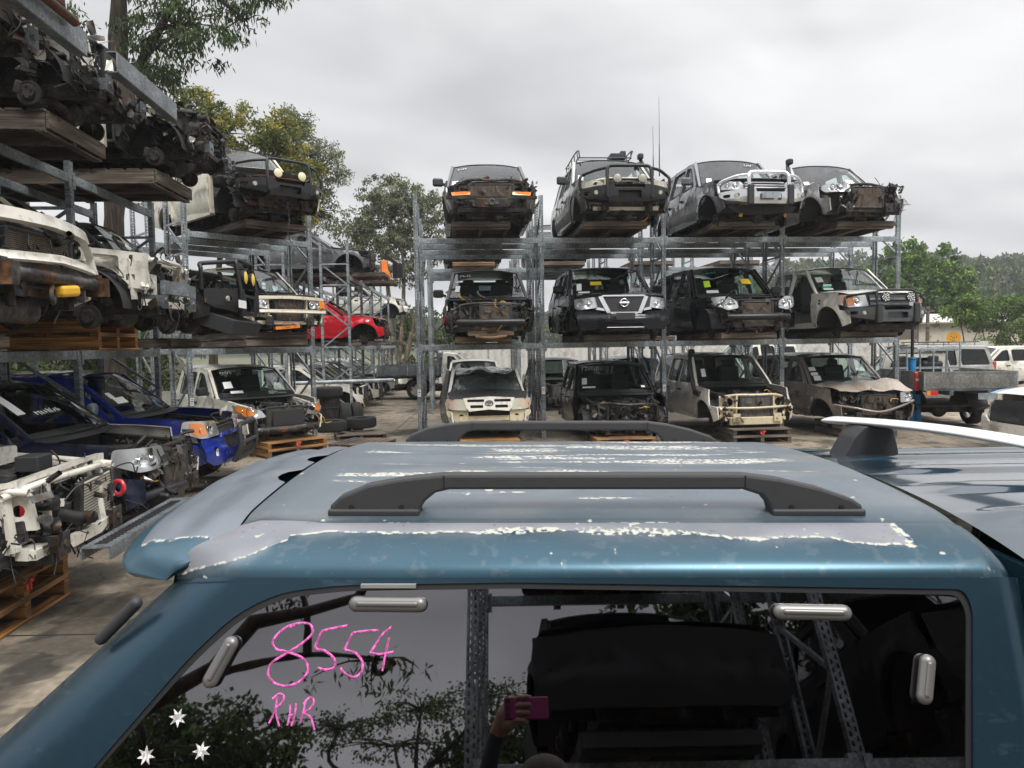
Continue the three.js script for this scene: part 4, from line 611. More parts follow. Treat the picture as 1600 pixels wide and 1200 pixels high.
  const wallOut = [[edgeX(-0.013), -0.013], [0.912, -0.013], [0.905, 0.30], [0.89, 0.62], [edgeX(0.62), 0.62]].map(([x, t]) => [x, -t]);
  const winOut = roundPoly([[-0.30, 0.0005, 0.02], [-0.41, 0.012, 0.05], [-0.485, 0.049, 0.05], [-0.555, 0.118, 0.04], [-0.70, 0.30, 0.05], [-0.83, 0.48, 0.1], [0.72, 0.48, 0.06], [0.80, 0.04, 0.05], [0.79, 0.0075, 0.02], [0, -0.004]].map(([x, t, r]) => [x, -t, r]).reverse(), 0.02);
  const shrink = (pl, k) => { const cx = 0.05, cy = -0.24; return pl.map(([x, y]) => [cx + (x - cx) * (1 - k / 0.75), cy + (y - cy) * (1 - k / 0.24)]); };
  const flip = (pl) => pl.slice().reverse();
  part('side_wall', panelGeo(densify(flip(wallOut), 0.03), (x, q) => tilt(x, -q), { holes: [flip(winOut)], edge: 0.02, flange: 0.02, it: 14 }), matCanopySide, C);
  part('window_rubber', panelGeo(winOut, (x, q) => tilt(x, -q, -0.004), { holes: [flip(shrink(winOut, 0.010))], edge: 0.05, flange: 0.01 }), m.black, C);
  const pane = part('side_window', panelGeo(shrink(winOut, 0.006), (x, q) => { const t = -q; return L(x, 1.655 - Math.cos(TA) * t - Math.sin(TA) * 0.006, -1.262 + Math.sin(TA) * t - Math.cos(TA) * 0.006); }, { edge: 0.2, flange: 0.006 }), matTint, C);
  // oval hinge covers on the glass
  const onGlass = (x, t, k) => L(x, 1.655 - Math.cos(TA) * t + Math.sin(TA) * k, -1.262 + Math.sin(TA) * t + Math.cos(TA) * k);
  for (const [xa, ta, xb, tb] of [[-0.275, 0.032, -0.166, 0.033], [-0.487, 0.098, -0.514, 0.155], [0.463, 0.045, 0.572, 0.047], [0.704, 0.128, 0.690, 0.181]]) {
    const a = V(...onGlass(xa, ta, 0.004)), b = V(...onGlass(xb, tb, 0.004)), q = b.clone().sub(a), LL = q.length(), nn = V(0, Math.sin(TA), Math.cos(TA)), u = q.normalize(), w = u.clone().cross(nn);
    const cap = new THREE.CapsuleGeometry(0.0135, LL, 6, 14); const ridge = new THREE.CapsuleGeometry(0.005, LL * 0.9, 4, 8); ridge.translate(0.0, 0, 0.012); const Mx = new THREE.Matrix4().makeBasis(w, u, nn).setPosition(a.clone().add(b).multiplyScalar(0.5)); const flat = new THREE.Matrix4().makeScale(1, 1, 0.7);
    new MB().add(cap, flat).add(ridge, flat).geo(); const mb = new MB().add(cap, new THREE.Matrix4().multiplyMatrices(Mx, flat)).add(ridge, new THREE.Matrix4().multiplyMatrices(Mx, flat)); mb.build('hinge_cover', M([0.17, 0.165, 0.16], 0.38, 0.55), C);
  }
  for (const [x0, x1, mt] of [[-0.268, -0.172, m.alloy]]) new MB().box(x1 - x0, 0.006, 0.008, ...L((x0 + x1) / 2, 1.656, -1.254)).build('hinge_clip', mt, C);
  // marker writing on the glass
  const pink = M([0.95, 0.18, 0.60], 0.75, 0, { map: T.streak }), stroke = (pl, r) => new THREE.TubeGeometry(new THREE.CatmullRomCurve3(pl.map(([x, t]) => V(...onGlass(x, t, -0.0072)))), pl.length * 6, r, 6);
  const glyph = { eight: [[[-0.374, 0.064], [-0.395, 0.070], [-0.412, 0.084], [-0.418, 0.096], [-0.412, 0.106], [-0.392, 0.111], [-0.362, 0.123], [-0.353, 0.14], [-0.364, 0.157], [-0.388, 0.166], [-0.41, 0.16], [-0.421, 0.147], [-0.417, 0.13], [-0.395, 0.115], [-0.368, 0.098], [-0.35, 0.079], [-0.355, 0.067], [-0.372, 0.064], [-0.392, 0.071]]], five: [[[-0.29, 0.068], [-0.312, 0.072], [-0.334, 0.077]], [[-0.334, 0.077], [-0.339, 0.09], [-0.343, 0.105], [-0.326, 0.11], [-0.309, 0.124], [-0.308, 0.135], [-0.322, 0.14], [-0.337, 0.137]]], five2: [[[-0.236, 0.076], [-0.257, 0.077], [-0.28, 0.08]], [[-0.28, 0.08], [-0.287, 0.095], [-0.292, 0.107], [-0.274, 0.113], [-0.261, 0.128], [-0.262, 0.144], [-0.274, 0.152], [-0.291, 0.145], [-0.298, 0.137]]], four: [[[-0.213, 0.07], [-0.226, 0.08], [-0.24, 0.1], [-0.248, 0.113]], [[-0.248, 0.113], [-0.231, 0.115], [-0.208, 0.111]], [[-0.217, 0.088], [-0.222, 0.116], [-0.226, 0.142]]],
    r: [[[-0.401, 0.181], [-0.405, 0.207], [-0.412, 0.224]], [[-0.410, 0.186], [-0.398, 0.178], [-0.391, 0.182], [-0.394, 0.193], [-0.404, 0.200]], [[-0.404, 0.200], [-0.400, 0.214], [-0.394, 0.229]]], h: [[[-0.379, 0.195], [-0.378, 0.211], [-0.381, 0.227]], [[-0.369, 0.193], [-0.370, 0.211], [-0.374, 0.228]], [[-0.380, 0.212], [-0.369, 0.210]]], r2: [[[-0.353, 0.187], [-0.356, 0.208], [-0.360, 0.224]], [[-0.357, 0.194], [-0.346, 0.184], [-0.339, 0.190], [-0.346, 0.202], [-0.357, 0.208]], [[-0.357, 0.208], [-0.344, 0.214], [-0.335, 0.234]]] };
  for (const [k, sts] of Object.entries(glyph)) { const b = new MB(); for (const s of sts) b.add(stroke(s, k.length > 2 ? 0.0027 : 0.0024)); b.build('marker_writing', pink, pane); }
  for (const [x, t, rot] of [[-0.566, 0.215, 0.1], [-0.52, 0.266, 0.3], [-0.611, 0.273, 0.5]]) { const b = []; for (let i = 0; i < 14; i++) { const a = rot + i / 14 * Math.PI * 2, R = i % 2 ? 0.0068 : 0.0155; b.push([x + R * Math.sin(a), -(t + R * Math.cos(a))]); } part('star_sticker', panelGeo(b.reverse(), (xx, q) => onGlass(xx, -q, -0.0052), { edge: 0.05, flange: 0.001 }), M([0.86, 0.88, 0.81], 0.75, 0, { map: T.streak }), pane); }
  // spoiler behind the gap
  const sp = [], su = [], si = [], NZ = 44, NA = 28;
  for (let i = 0; i <= NZ; i++) for (let j = 0; j <= NA; j++) {
    const q = i / NZ, z = lerp(-1.318, -2.60, q), e = Math.min(q, 1 - q), k = Math.sqrt(clamp(1 - Math.pow(1 - clamp(e / 0.085), 2))), kk = 0.05 + 0.95 * k;
    const roofY = 1.766 - 0.10 * Math.pow(Math.abs(z + 1.96), 2) - 0.02 * smooth(0.45, 0.62, Math.abs(z + 1.96)) - 0.012, notch = 0.036 * (smooth(0.07, 0.03, Math.abs(z + 1.80)) + smooth(0.07, 0.03, Math.abs(z + 2.06)));
    const xf = -0.545 - notch - 0.052 * (1 - k), xb = -0.762 + 0.02 * Math.pow((z + 1.96) / 0.6, 2) + 0.10 * (1 - k), a = j / NA;
    let x, y; const th = 0.045 * kk;
    if (a < 0.55) { const u = a / 0.55; x = lerp(xf, xb, u); y = roofY - 0.022 * u * u - 0.016 * (1 - kk) + 0.008 * Math.sin(Math.PI * u) * (1 - 0) - 0.010 * Math.exp(-Math.pow((u - 0.5) / 0.16, 2)) * smooth(0.62, 0.45, Math.abs(z + 1.96)); if (u > 0.85) { const v = (u - 0.85) / 0.15; y -= 0.010 * v * v; } }
    else if (a < 0.68) { const u = (a - 0.55) / 0.13; x = xb - 0.022 * Math.sin(u * Math.PI) * kk; y = roofY - 0.032 - 0.016 * (1 - kk) - th * 0.6 * u; }
    else { const u = (a - 0.68) / 0.32; x = lerp(xb, xf, u); y = lerp(roofY - 0.032 - 0.016 * (1 - kk) - th * 0.6, roofY - 0.016 * (1 - kk) - 0.050 * kk - 0.005, u); }
    sp.push(...L(x, y, z)); su.push(...canopyTex.uv(-0.16 + 0.25 * (a < 0.55 ? z + 1.33 : 0.1), a < 0.55 ? 0.52 + 0.0 * a : lerp(0.1, 0.0, (a - 0.55) / 0.45)));
  }
  for (let i = 0; i < NZ; i++) for (let j = 0; j < NA; j++) { const a = i * (NA + 1) + j, b = a + 1, c = a + NA + 1, d = c + 1; si.push(a, b, c, b, d, c); }
  for (const i0 of [0, NZ]) { const base = i0 * (NA + 1), c0 = [0, 0, 0]; for (let j = 0; j <= NA; j++) for (let q = 0; q < 3; q++) c0[q] += sp[(base + j) * 3 + q] / (NA + 1); sp.push(...c0); const ci = sp.length / 3 - 1; for (let j = 0; j < NA; j++) i0 ? si.push(ci, base + j, base + j + 1) : si.push(ci, base + j + 1, base + j); si.push(ci, ...(i0 ? [base + NA, base] : [base, base + NA])); }
  const sg = new THREE.BufferGeometry(); sg.setAttribute('position', new THREE.Float32BufferAttribute(sp, 3)); sg.setAttribute('uv', new THREE.Float32BufferAttribute(su, 2)); sg.setIndex(si); sg.computeVertexNormals();
  // its own paint: faded top, teal rim, a crazed white line between
  const tw = 512, th = 1024; { const cv = dataTex(tw, th, (u, v) => { // u across 0..1 (gap -> tail -> underside), v along the width
    const n = fbm3(u * 9, v * 22, 3, 5, 91), n2 = fbm3(u * 40, v * 90, 3, 3, 95), near = 0.045 + 0.025 * (n - 0.5) + 0.02 * u, far = 0.93, inside = v > near && v < far && u < 0.50 + 0.04 * (n - 0.5);
    const d = Math.min(Math.abs(v - near) * 1.2, u > 0.47 ? 1 : 1); let c = inside ? [0.165, 0.19, 0.22] : [0.03, 0.085, 0.125]; const w = Math.exp(-Math.pow(d / 0.0035, 2)) * (u < 0.5 ? 1 : 0) * smooth(0.35, 0.5, n2); c = c.map((q, i) => lerp(q * (0.94 + 0.2 * (n - 0.5)), [0.55, 0.56, 0.52][i], w)); return c.map((q) => Math.pow(q, 1 / 2.2)); }, true);
  const uu = []; for (let i = 0; i <= NZ; i++) for (let j = 0; j <= NA; j++) uu.push(j / NA, i / NZ); uu.push(0.9, 0, 0.9, 1); sg.setAttribute('uv', new THREE.Float32BufferAttribute(uu, 2));
  const spo = part('spoiler', sg, new THREE.MeshPhysicalMaterial({ map: cv, roughness: 0.36, metalness: 0.3, clearcoat: 0.12, side: THREE.DoubleSide }), C); }
  new MB().grid(12, 6, (q, t) => { const z = lerp(-1.36, -2.58, q); return L(lerp(-0.60, -1.14, t), lerp(1.66, 1.06, t) - 0.01, z * 1 - (z + 1.98) * -0.0 + (z + 1.98) * 0.25 * t); }).build('tail_window', matTint, C);
  new MB().add(new THREE.CapsuleGeometry(0.011, 0.09, 4, 10), mtx(...L(-0.705, 1.585, -1.275), 0, 0, -0.78)).build('hinge_cover', m.plastic, C);
  // roof rails
  const railShape = [[-0.362, 1.738], [-0.362, 1.752], [-0.345, 1.768], [-0.29, 1.791], [-0.22, 1.804], [-0.14, 1.812], [0.46, 1.812], [0.53, 1.803], [0.61, 1.785], [0.675, 1.763], [0.692, 1.752], [0.695, 1.738], [0.528, 1.738], [0.520, 1.748], [0.515, 1.762], [0.500, 1.780], [0.46, 1.793], [-0.13, 1.793], [-0.16, 1.786], [-0.182, 1.768], [-0.192, 1.752], [-0.197, 1.738]];
  for (const [z, w] of [[-1.475, 0.026], [-2.52, 0.026]]) {
    const R = grp('roof_rail', C), k = z < -2 ? -0.006 : 0;
    new MB().extr(railShape.map(([x, y]) => [x, y]), w, mtx(-0.1, k, z - ZC + 0.0), 0.006).build('rail', M([0.035, 0.035, 0.037], 0.62, 0, { bumpMap: T.concreteBump, bumpScale: 0.0015 }), R);
    for (const [x0, x1] of [[-0.372, -0.188], [0.515, 0.703]]) new MB().rbox(x1 - x0, 0.016, w + 0.026, ...L((x0 + x1) / 2, 1.741 + k, z + w / 2), 0, 0, 0, 0.006).build('foot', m.plastic, R);
    for (const x of [-0.325, -0.225, 0.555, 0.655]) new MB().cyl(L(x, 1.752 + k, z + w + 0.004), L(x, 1.752 + k, z + w + 0.0085), 0.006, 0.005, 8).build('bolt', m.black, R);
    for (const x of [-0.14, 0.462]) new MB().box(0.0025, 0.026, w + 0.0135, ...L(x, 1.8025 + k, z + w / 2)).build('joint', m.black, R);
  }
  // cross bar on the cab roof
  const K = (X, y, Z) => [-(Z - ZC), y, X - XA], cb = grp('cross_bar', ute), b = new MB(), barP = (q) => [lerp(1.095, 1.40, q), 1.795 + 0.03 * Math.sin(Math.PI * q) - 0.02 * q, lerp(-2.56, -1.36, q)];
  const ring = []; for (let i = 0; i < 16; i++) { const a = i / 16 * Math.PI * 2; ring.push([0.042 * Math.cos(a), 0.013 * Math.sin(a) * (1 + 0.3 * Math.cos(a))]); }
  b.grid(16, 24, (u, v) => { const p = barP(v), r = ring[Math.round(u * 16) % 16], e = 1 - 0.9 * Math.pow(Math.max(0, Math.abs(v - 0.5) * 2 - 0.97) / 0.03, 2); return K(p[0] + r[0] * e, p[1] + r[1] * e, p[2]); }); b.build('bar', M([0.60, 0.60, 0.59], 0.4, 0.1), cb);
  for (const q of [0.09, 0.93]) { const p = barP(q); const f = new MB(); const sh = roundPoly([[-0.10, 1.694], [0.075, 1.694], [0.07, 1.73], [0.055, p[1] - 0.012], [-0.03, p[1] - 0.004], [-0.06, 1.765]], 0.008); f.extr(sh, 0.10, new THREE.Matrix4().multiplyMatrices(mtx(...K(p[0] + 0.02, 0, p[2] + 0.06), 0, -Math.PI / 2, 0), mtx(0, 0, 0)), 0.004); f.build('foot', m.plastic, cb); }
}
// ---------------------------------------------------------------- ground, hill, buildings, trees
const struct = (name, geo, mat) => { const o = part(name, geo, mat, scene); o.userData.kind = 'structure'; return o; };
{
  const conc = M([0.56, 0.53, 0.48], 0.9, 0, { map: T.concrete, bumpMap: T.concreteBump, bumpScale: 0.006 });
  const g = new THREE.PlaneGeometry(90, 90, 1, 1); g.rotateX(-Math.PI / 2); g.translate(10, 0, -20); const uv = []; const p = g.attributes.position; for (let i = 0; i < p.count; i++) uv.push(p.getX(i) + 3.2, p.getZ(i) * 1 + 1.1); g.setAttribute('uv', new THREE.Float32BufferAttribute(uv, 2));
  const yard = struct('concrete_yard', g, conc);
  // saw-cut joints of the slab, a few that show
  const j = new MB(); for (const [x0, z0, x1, z1] of [[-3.1, -30, -2.6, -2], [-7, -17.5, 12, -17.9], [-7, -24, 4, -24.3], [-7, -10.6, -2, -10.7], [-7, -5.2, 2, -5.3], [4.1, -16, 3.6, -2], [9.2, -20, 8.8, -6]]) j.bar([x0, 0.002, z0], [x1, 0.002, z1], 0.014, 0.005); j.build('slab_joint', m.blackMatt, yard);
  const gr = new THREE.PlaneGeometry(1600, 1600, 8, 8); gr.rotateX(-Math.PI / 2); gr.translate(0, -0.03, 0); struct('ground', gr, M([0.10, 0.10, 0.055], 0.95));
}
const hillH = (x, z) => { const d = -z; return 13 * smooth(95, 250, d + 0.10 * x) * smooth(20, 120, x + 0.1 * d) * (0.80 + 0.5 * fbm3(x * 0.008, z * 0.008, 1, 4, 7)) + 6 * smooth(120, 320, d); };
{
  const g = gridGeo(60, 60, (u, v) => { const x = lerp(-260, 560, u), z = lerp(-70, -560, v); return [x, hillH(x, z) - 0.5, z]; });
  struct('hill', g, M([0.055, 0.065, 0.035], 0.95));
}
function taper(pts, r0, r1, n = 8, seg = 14) {
  const c = new THREE.CatmullRomCurve3(pts.map((p) => V(...p))), g = new THREE.TubeGeometry(c, seg, 1, n), p = g.attributes.position;
  for (let i = 0; i <= seg; i++) { const o = c.getPointAt(i / seg), r = lerp(r0, r1, Math.pow(i / seg, 0.8)) * (1 + 0.15 * Math.sin(i * 2.3)); for (let k = 0; k <= n; k++) { const q = i * (n + 1) + k; p.setXYZ(q, o.x + (p.getX(q) - o.x) * r, o.y + (p.getY(q) - o.y) * r, o.z + (p.getZ(q) - o.z) * r); } }
  return g;
}
const leafMat = M([1, 1, 1], 0.75, 0, { vertexColors: true, transmission: 0.35, thickness: 0, ior: 1.3 }); 
// clusters: [x, y, z, rx, ry, rz, leaves]; leaf: {w, l, droop, cols, clump, per}
function leafGeo(clusters, leaf, r) {
  const tot = clusters.reduce((a, c) => a + c[6], 0), pos = new Float32Array(tot * 18), nor = new Float32Array(tot * 18), col = new Float32Array(tot * 18); let k = 0; const subs = [];
  const gauss = () => (r() + r() + r() - 1.5) * 0.82, c0 = new THREE.Color();
  for (const [cx, cy, cz, rx, ry, rz, n] of clusters) {
    let left = n; while (left > 0) {
      const m0 = Math.min(left, Math.round(leaf.per * (0.5 + r()))); left -= m0;
      const th = r() * Math.PI * 2, ph = Math.acos(2 * r() - 1), R = Math.pow(r(), 0.45), sx = cx + rx * R * Math.sin(ph) * Math.cos(th), sy = cy + ry * R * Math.cos(ph), sz = cz + rz * R * Math.sin(ph) * Math.sin(th); subs.push([sx, sy, sz, cx, cy, cz]);
      const tone = 0.65 + 0.7 * r(), ci = leaf.cols[Math.floor(r() * leaf.cols.length)];
      for (let i = 0; i < m0; i++) {
        const q = leaf.clump, px = sx + gauss() * q, py = sy + gauss() * q * 0.6, pz = sz + gauss() * q; const d = V(gauss(), gauss() - leaf.droop, gauss()).normalize(), w = V(gauss(), gauss() * 0.5, gauss()).cross(d).normalize(), l = leaf.l * (0.6 + 0.8 * r()), ww = leaf.w * (0.6 + 0.8 * r());
        const A = [px, py, pz], B = [px + d.x * l * 0.45 + w.x * ww, py + d.y * l * 0.45 + w.y * ww, pz + d.z * l * 0.45 + w.z * ww], D = [px + d.x * l * 0.45 - w.x * ww, py + d.y * l * 0.45 - w.y * ww, pz + d.z * l * 0.45 - w.z * ww], E = [px + d.x * l, py + d.y * l, pz + d.z * l];
        const nn = w.clone().cross(d), t = tone * (0.8 + 0.4 * r()); let o = k * 18; for (const P0 of [A, B, E, A, E, D]) { pos[o] = P0[0]; pos[o + 1] = P0[1]; pos[o + 2] = P0[2]; nor[o] = nn.x; nor[o + 1] = nn.y; nor[o + 2] = nn.z; col[o] = ci[0] * t; col[o + 1] = ci[1] * t; col[o + 2] = ci[2] * t; o += 3; } k++;
      }
    }
  }
  const g = new THREE.BufferGeometry(); g.setAttribute('position', new THREE.BufferAttribute(pos, 3)); g.setAttribute('normal', new THREE.BufferAttribute(nor, 3)); g.setAttribute('color', new THREE.BufferAttribute(col, 3)); return [g, subs];
}
function tree(name, label, [x, y, z], { trunks, clusters, leaf, barkMat, seed = 1, twigs = 0.4 }, group) {
  const t = thing(name, label, 'tree', [x, y, z], 0, group), r = rng(seed * 7919 + 3), [g, subs] = leafGeo(clusters, leaf, r), b = new MB();
  for (const [pts, r0, r1] of trunks) b.add(taper(pts, r0, r1)); b.build('trunk', barkMat, t);
  const br = new MB(), ends = trunks.flatMap(([pts]) => pts.slice(Math.max(1, pts.length - 3)));
  const near = (p) => ends.reduce((a, e) => (Math.hypot(e[0] - p[0], e[1] - p[1] + 0.6, e[2] - p[2]) < Math.hypot(a[0] - p[0], a[1] - p[1] + 0.6, a[2] - p[2]) ? e : a));
  for (const c of clusters) { const e = near(c); br.add(taper([e, [lerp(e[0], c[0], 0.5) + (r() - 0.5) * 0.5, lerp(e[1], c[1], 0.5) - 0.1 - 0.2 * r(), lerp(e[2], c[2], 0.5) + (r() - 0.5) * 0.5], [c[0], c[1], c[2]]], 0.07, 0.03, 6, 8)); }
  for (const s of subs) if (r() < twigs) br.add(taper([[s[3], s[4], s[5]], [lerp(s[3], s[0], 0.5) + (r() - 0.5) * 0.3, lerp(s[4], s[1], 0.5) + 0.1, lerp(s[5], s[2], 0.5)], [s[0], s[1], s[2]]], 0.025, 0.006, 4, 5));
  br.build('branch', barkMat, t); part('crown', g, leafMat, t); return t;
}
const barkDark = M([0.16, 0.13, 0.11], 0.9, 0, { map: T.bark }), barkPale = M([0.62, 0.52, 0.42], 0.85, 0, { map: T.bark }), barkGrey = M([0.30, 0.27, 0.24], 0.9, 0, { map: T.bark });
const G = { dark: [[0.05, 0.08, 0.025], [0.07, 0.11, 0.03], [0.085, 0.13, 0.04], [0.04, 0.065, 0.024]], gum: [[0.14, 0.155, 0.09], [0.18, 0.195, 0.115], [0.10, 0.115, 0.06], [0.22, 0.235, 0.14]], gold: [[0.25, 0.22, 0.03], [0.31, 0.27, 0.04], [0.12, 0.15, 0.04], [0.16, 0.17, 0.045], [0.10, 0.13, 0.04]], bright: [[0.12, 0.20, 0.03], [0.15, 0.24, 0.045], [0.085, 0.15, 0.03]], mid: [[0.085, 0.14, 0.04], [0.115, 0.17, 0.05], [0.06, 0.10, 0.03]], olive: [[0.10, 0.135, 0.045], [0.13, 0.16, 0.055], [0.075, 0.11, 0.035]] };
tree('gum_tree', 'tall dark leafy tree leaning over the wrecks at top left', [-10.2, 0, -18.5], { seed: 3, barkMat: barkDark, trunks: [[[[0, 0, 0], [0.2, 4, 0], [0.6, 8, 0.2], [0.9, 11.5, 0.3], [1.4, 15, 0.2]], 0.36, 0.14], [[[0.6, 8, 0.2], [1.6, 9.6, 0.3], [2.6, 11, 0.4]], 0.16, 0.06], [[[0.3, 6, 0], [-1.2, 8.4, 0.4], [-2.4, 10.6, 0.6]], 0.17, 0.07]],
  clusters: [[2.2, 9.9, 0.3, 1.5, 1.1, 1.3, 3200], [3.4, 11.3, 0.2, 1.5, 0.8, 1.3, 2600], [1.4, 8.6, 0.2, 0.9, 1.0, 0.9, 1700], [1.2, 12.4, 0, 2.2, 1.6, 1.8, 3600], [-1.8, 10.6, 0.3, 1.8, 1.6, 1.5, 3200], [-0.6, 13.4, 0.2, 2.3, 1.5, 1.8, 3000], [4.5, 11.0, 0.2, 0.9, 0.5, 0.7, 700], [3.9, 10.0, 0.4, 0.6, 0.6, 0.5, 300], [1.0, 7.3, 0, 0.8, 1.1, 0.8, 1200], [-2.6, 8.6, 0, 1.2, 1.2, 1.2, 1500]], leaf: { w: 0.022, l: 0.17, droop: 0.9, cols: G.dark.concat([[0.07, 0.12, 0.035]]), clump: 0.34, per: 44 }, twigs: 0.5 });
tree('wattle_tree', 'golden flowering wattle tree behind the white wagon', [-10.7, 0, -26], { seed: 5, barkMat: barkGrey, trunks: [[[[0, 0, 0], [0.2, 3.5, 0], [0.6, 6.2, 0]], 0.2, 0.08], [[[0.1, 2.5, 0], [-0.9, 5, 0.2], [-1.1, 7, 0.3]], 0.14, 0.06]], clusters: [[0.9, 9.6, 0, 1.4, 1.2, 1.3, 4600], [2.3, 8.2, 0.2, 1.3, 1.4, 1.2, 4600], [-0.5, 10.2, 0, 1.3, 1.1, 1.2, 4200], [0.9, 7.0, 0.3, 1.8, 1.3, 1.2, 4200], [-1.6, 8.0, 0.2, 1.3, 1.6, 1.2, 3400], [3.0, 6.6, 0.2, 1.0, 1.2, 1.0, 2600], [2.9, 9.3, 0.3, 1.0, 1.0, 1.0, 3000], [3.5, 7.9, 0.4, 0.9, 1.1, 0.9, 2800]], leaf: { w: 0.03, l: 0.13, droop: 0.2, cols: G.gold, clump: 0.30, per: 60 }, twigs: 0.2 });
tree('gum_tree', 'grey-green gum with open crown right of the golden wattle', [-8.7, 0, -29], { seed: 7, barkMat: barkGrey, trunks: [[[[0, 0, 0], [0.2, 4, 0], [0.4, 8.8, 0]], 0.22, 0.08]], clusters: [[0.5, 10.4, 0, 1.2, 1.2, 1.1, 3400], [1.4, 9.0, 0.1, 1.1, 1.2, 1, 3400], [0.3, 8.4, 0.2, 1.3, 1.2, 1, 3000], [1.2, 7.3, 0.2, 1.1, 1.0, 1, 2600], [-0.4, 9.4, 0, 0.9, 1.0, 0.8, 1800]], leaf: { w: 0.025, l: 0.12, droop: 0.4, cols: G.gum, clump: 0.30, per: 46 }, twigs: 0.5 });
tree('gum_tree', 'pale-trunked gum tree left of the front rack', [-6.6, 0.5, -38], { seed: 9, barkMat: barkPale, trunks: [[[[0.2, 0, 0], [0.35, 3, 0], [0.2, 6, 0], [0.6, 8.5, 0]], 0.2, 0.06], [[[0.6, 0, 0], [1.0, 3, 0.1], [1.1, 6, 0.2], [0.9, 8, 0.2]], 0.17, 0.06], [[[0.9, 0, 0.2], [1.7, 3.2, 0.2], [2.3, 6.4, 0.2]], 0.17, 0.06], [[[0, 0, 0.1], [-0.3, 3.6, 0.1], [-0.8, 6.4, 0.1]], 0.14, 0.05]],
  clusters: [[0.5, 9.0, 0, 1.8, 1.4, 1.4, 5000], [1.9, 8.6, 0, 1.5, 1.4, 1.2, 3800], [-0.9, 7.4, 0, 1.6, 1.4, 1.2, 3800], [0.5, 7.0, 0.1, 1.9, 1.2, 1.2, 3600], [2.4, 6.8, 0.1, 1.6, 1.4, 1.1, 3000], [-1.5, 6.0, 0, 1.1, 0.9, 0.8, 2400], [1.0, 5.4, 0.4, 1.6, 0.8, 0.8, 2200]], leaf: { w: 0.04, l: 0.15, droop: 0.5, cols: G.gum, clump: 0.34, per: 50 }, twigs: 0.4 });
tree('shrub_tree', 'bushy green shrub growing under the pale-trunked gum', [-4.6, 0, -38.5], { seed: 10, barkMat: barkGrey, trunks: [[[[0, 0, 0], [0.1, 1.2, 0], [0.2, 2.2, 0]], 0.09, 0.04]], clusters: [[0, 2.6, 0, 1.7, 1.5, 1, 3600], [1.8, 2.0, 0, 1.3, 1.5, 1, 2600], [-1.7, 3.0, 0, 1.3, 1.7, 1, 2600], [2.2, 4.2, 0, 1.0, 1.2, 0.8, 1600], [0.4, 0.9, 0.3, 2.2, 0.8, 0.8, 2600]], leaf: { w: 0.04, l: 0.14, droop: 0.2, cols: G.mid.concat(G.gum), clump: 0.32, per: 50 }, twigs: 0.1 });
tree('fig_tree', 'large dense rounded tree beyond the rack on the right', [34, 0, -62], { seed: 11, barkMat: barkGrey, trunks: [[[[0, 0, 0], [0, 3, 0], [0.3, 5.5, 0]], 0.5, 0.25]], clusters: [[0, 8.2, 0, 3.4, 2.2, 3, 6000], [2.4, 6.2, 0.5, 2.8, 2.4, 2.6, 5200], [-2.6, 6.0, 0.5, 2.8, 2.4, 2.6, 5200], [0.4, 5.0, 1.6, 3.6, 2.4, 2.2, 5600], [3.6, 3.4, 1, 2.2, 2.0, 2, 3000], [-4, 3.4, 1, 2.2, 2.2, 2, 3000]], leaf: { w: 0.10, l: 0.28, droop: 0.2, cols: G.mid.concat(G.bright).map((c) => c.map((v) => v * 1.15)), clump: 0.42, per: 46 }, twigs: 0 });
const brightLeaf = { w: 0.05, l: 0.17, droop: 0.1, cols: G.bright.concat(G.mid), clump: 0.40, per: 40 };
tree('young_tree', 'feathery bright green tree at the right edge above the shed', [31.0, -1.3, -46], { seed: 13, barkMat: barkGrey, trunks: [[[[0, 0, 0], [0.3, 2, 0], [-0.3, 4, 0]], 0.10, 0.04], [[[0.2, 0.6, 0], [1.0, 2.4, 0], [1.5, 4, 0]], 0.08, 0.03], [[[0, 0.5, 0], [-0.9, 2.2, 0], [-1.3, 3.6, 0]], 0.08, 0.03]], clusters: [[0.2, 5.2, 0, 1.8, 1.0, 1.4, 2600], [1.8, 4.8, 0, 1.5, 1.1, 1.3, 2400], [-1.6, 4.6, 0, 1.5, 1.0, 1.3, 2200], [0.2, 3.6, 0.3, 2.4, 0.9, 1.2, 2000], [3.4, 4.2, 0, 1.6, 1.2, 1.2, 2200]], leaf: brightLeaf, twigs: 0.5 });
tree('young_tree', 'small bright green tree in front of the cream shed', [24.6, 0, -40], { seed: 15, barkMat: barkGrey, trunks: [[[[0, 0, 0], [0.2, 1.6, 0], [0, 2.8, 0]], 0.06, 0.03], [[[0.1, 0.4, 0], [0.7, 1.8, 0], [1.2, 2.9, 0]], 0.05, 0.02]], clusters: [[-0.4, 3.3, 0, 0.9, 0.5, 0.7, 900], [0.9, 3.4, 0, 0.9, 0.6, 0.7, 900], [0.3, 4.0, 0, 0.6, 0.4, 0.5, 500]], leaf: { ...brightLeaf, w: 0.045 }, twigs: 0.8 });
tree('young_tree', 'leafy green tree at the right edge beside the pale roof', [27.5, 0, -38], { seed: 16, barkMat: barkGrey, trunks: [[[[0, 0, 0], [-0.3, 1.3, 0], [-0.9, 2.4, 0]], 0.07, 0.03], [[[0, 0.4, 0], [0.5, 1.6, 0], [0.9, 2.6, 0]], 0.06, 0.03]], clusters: [[0.2, 2.2, 0, 1.2, 0.9, 1.0, 1800], [1.4, 1.7, 0, 1.1, 0.9, 0.9, 1500], [-0.8, 2.6, 0, 0.7, 0.6, 0.6, 500]], leaf: { ...brightLeaf, w: 0.045 }, twigs: 0.6 });
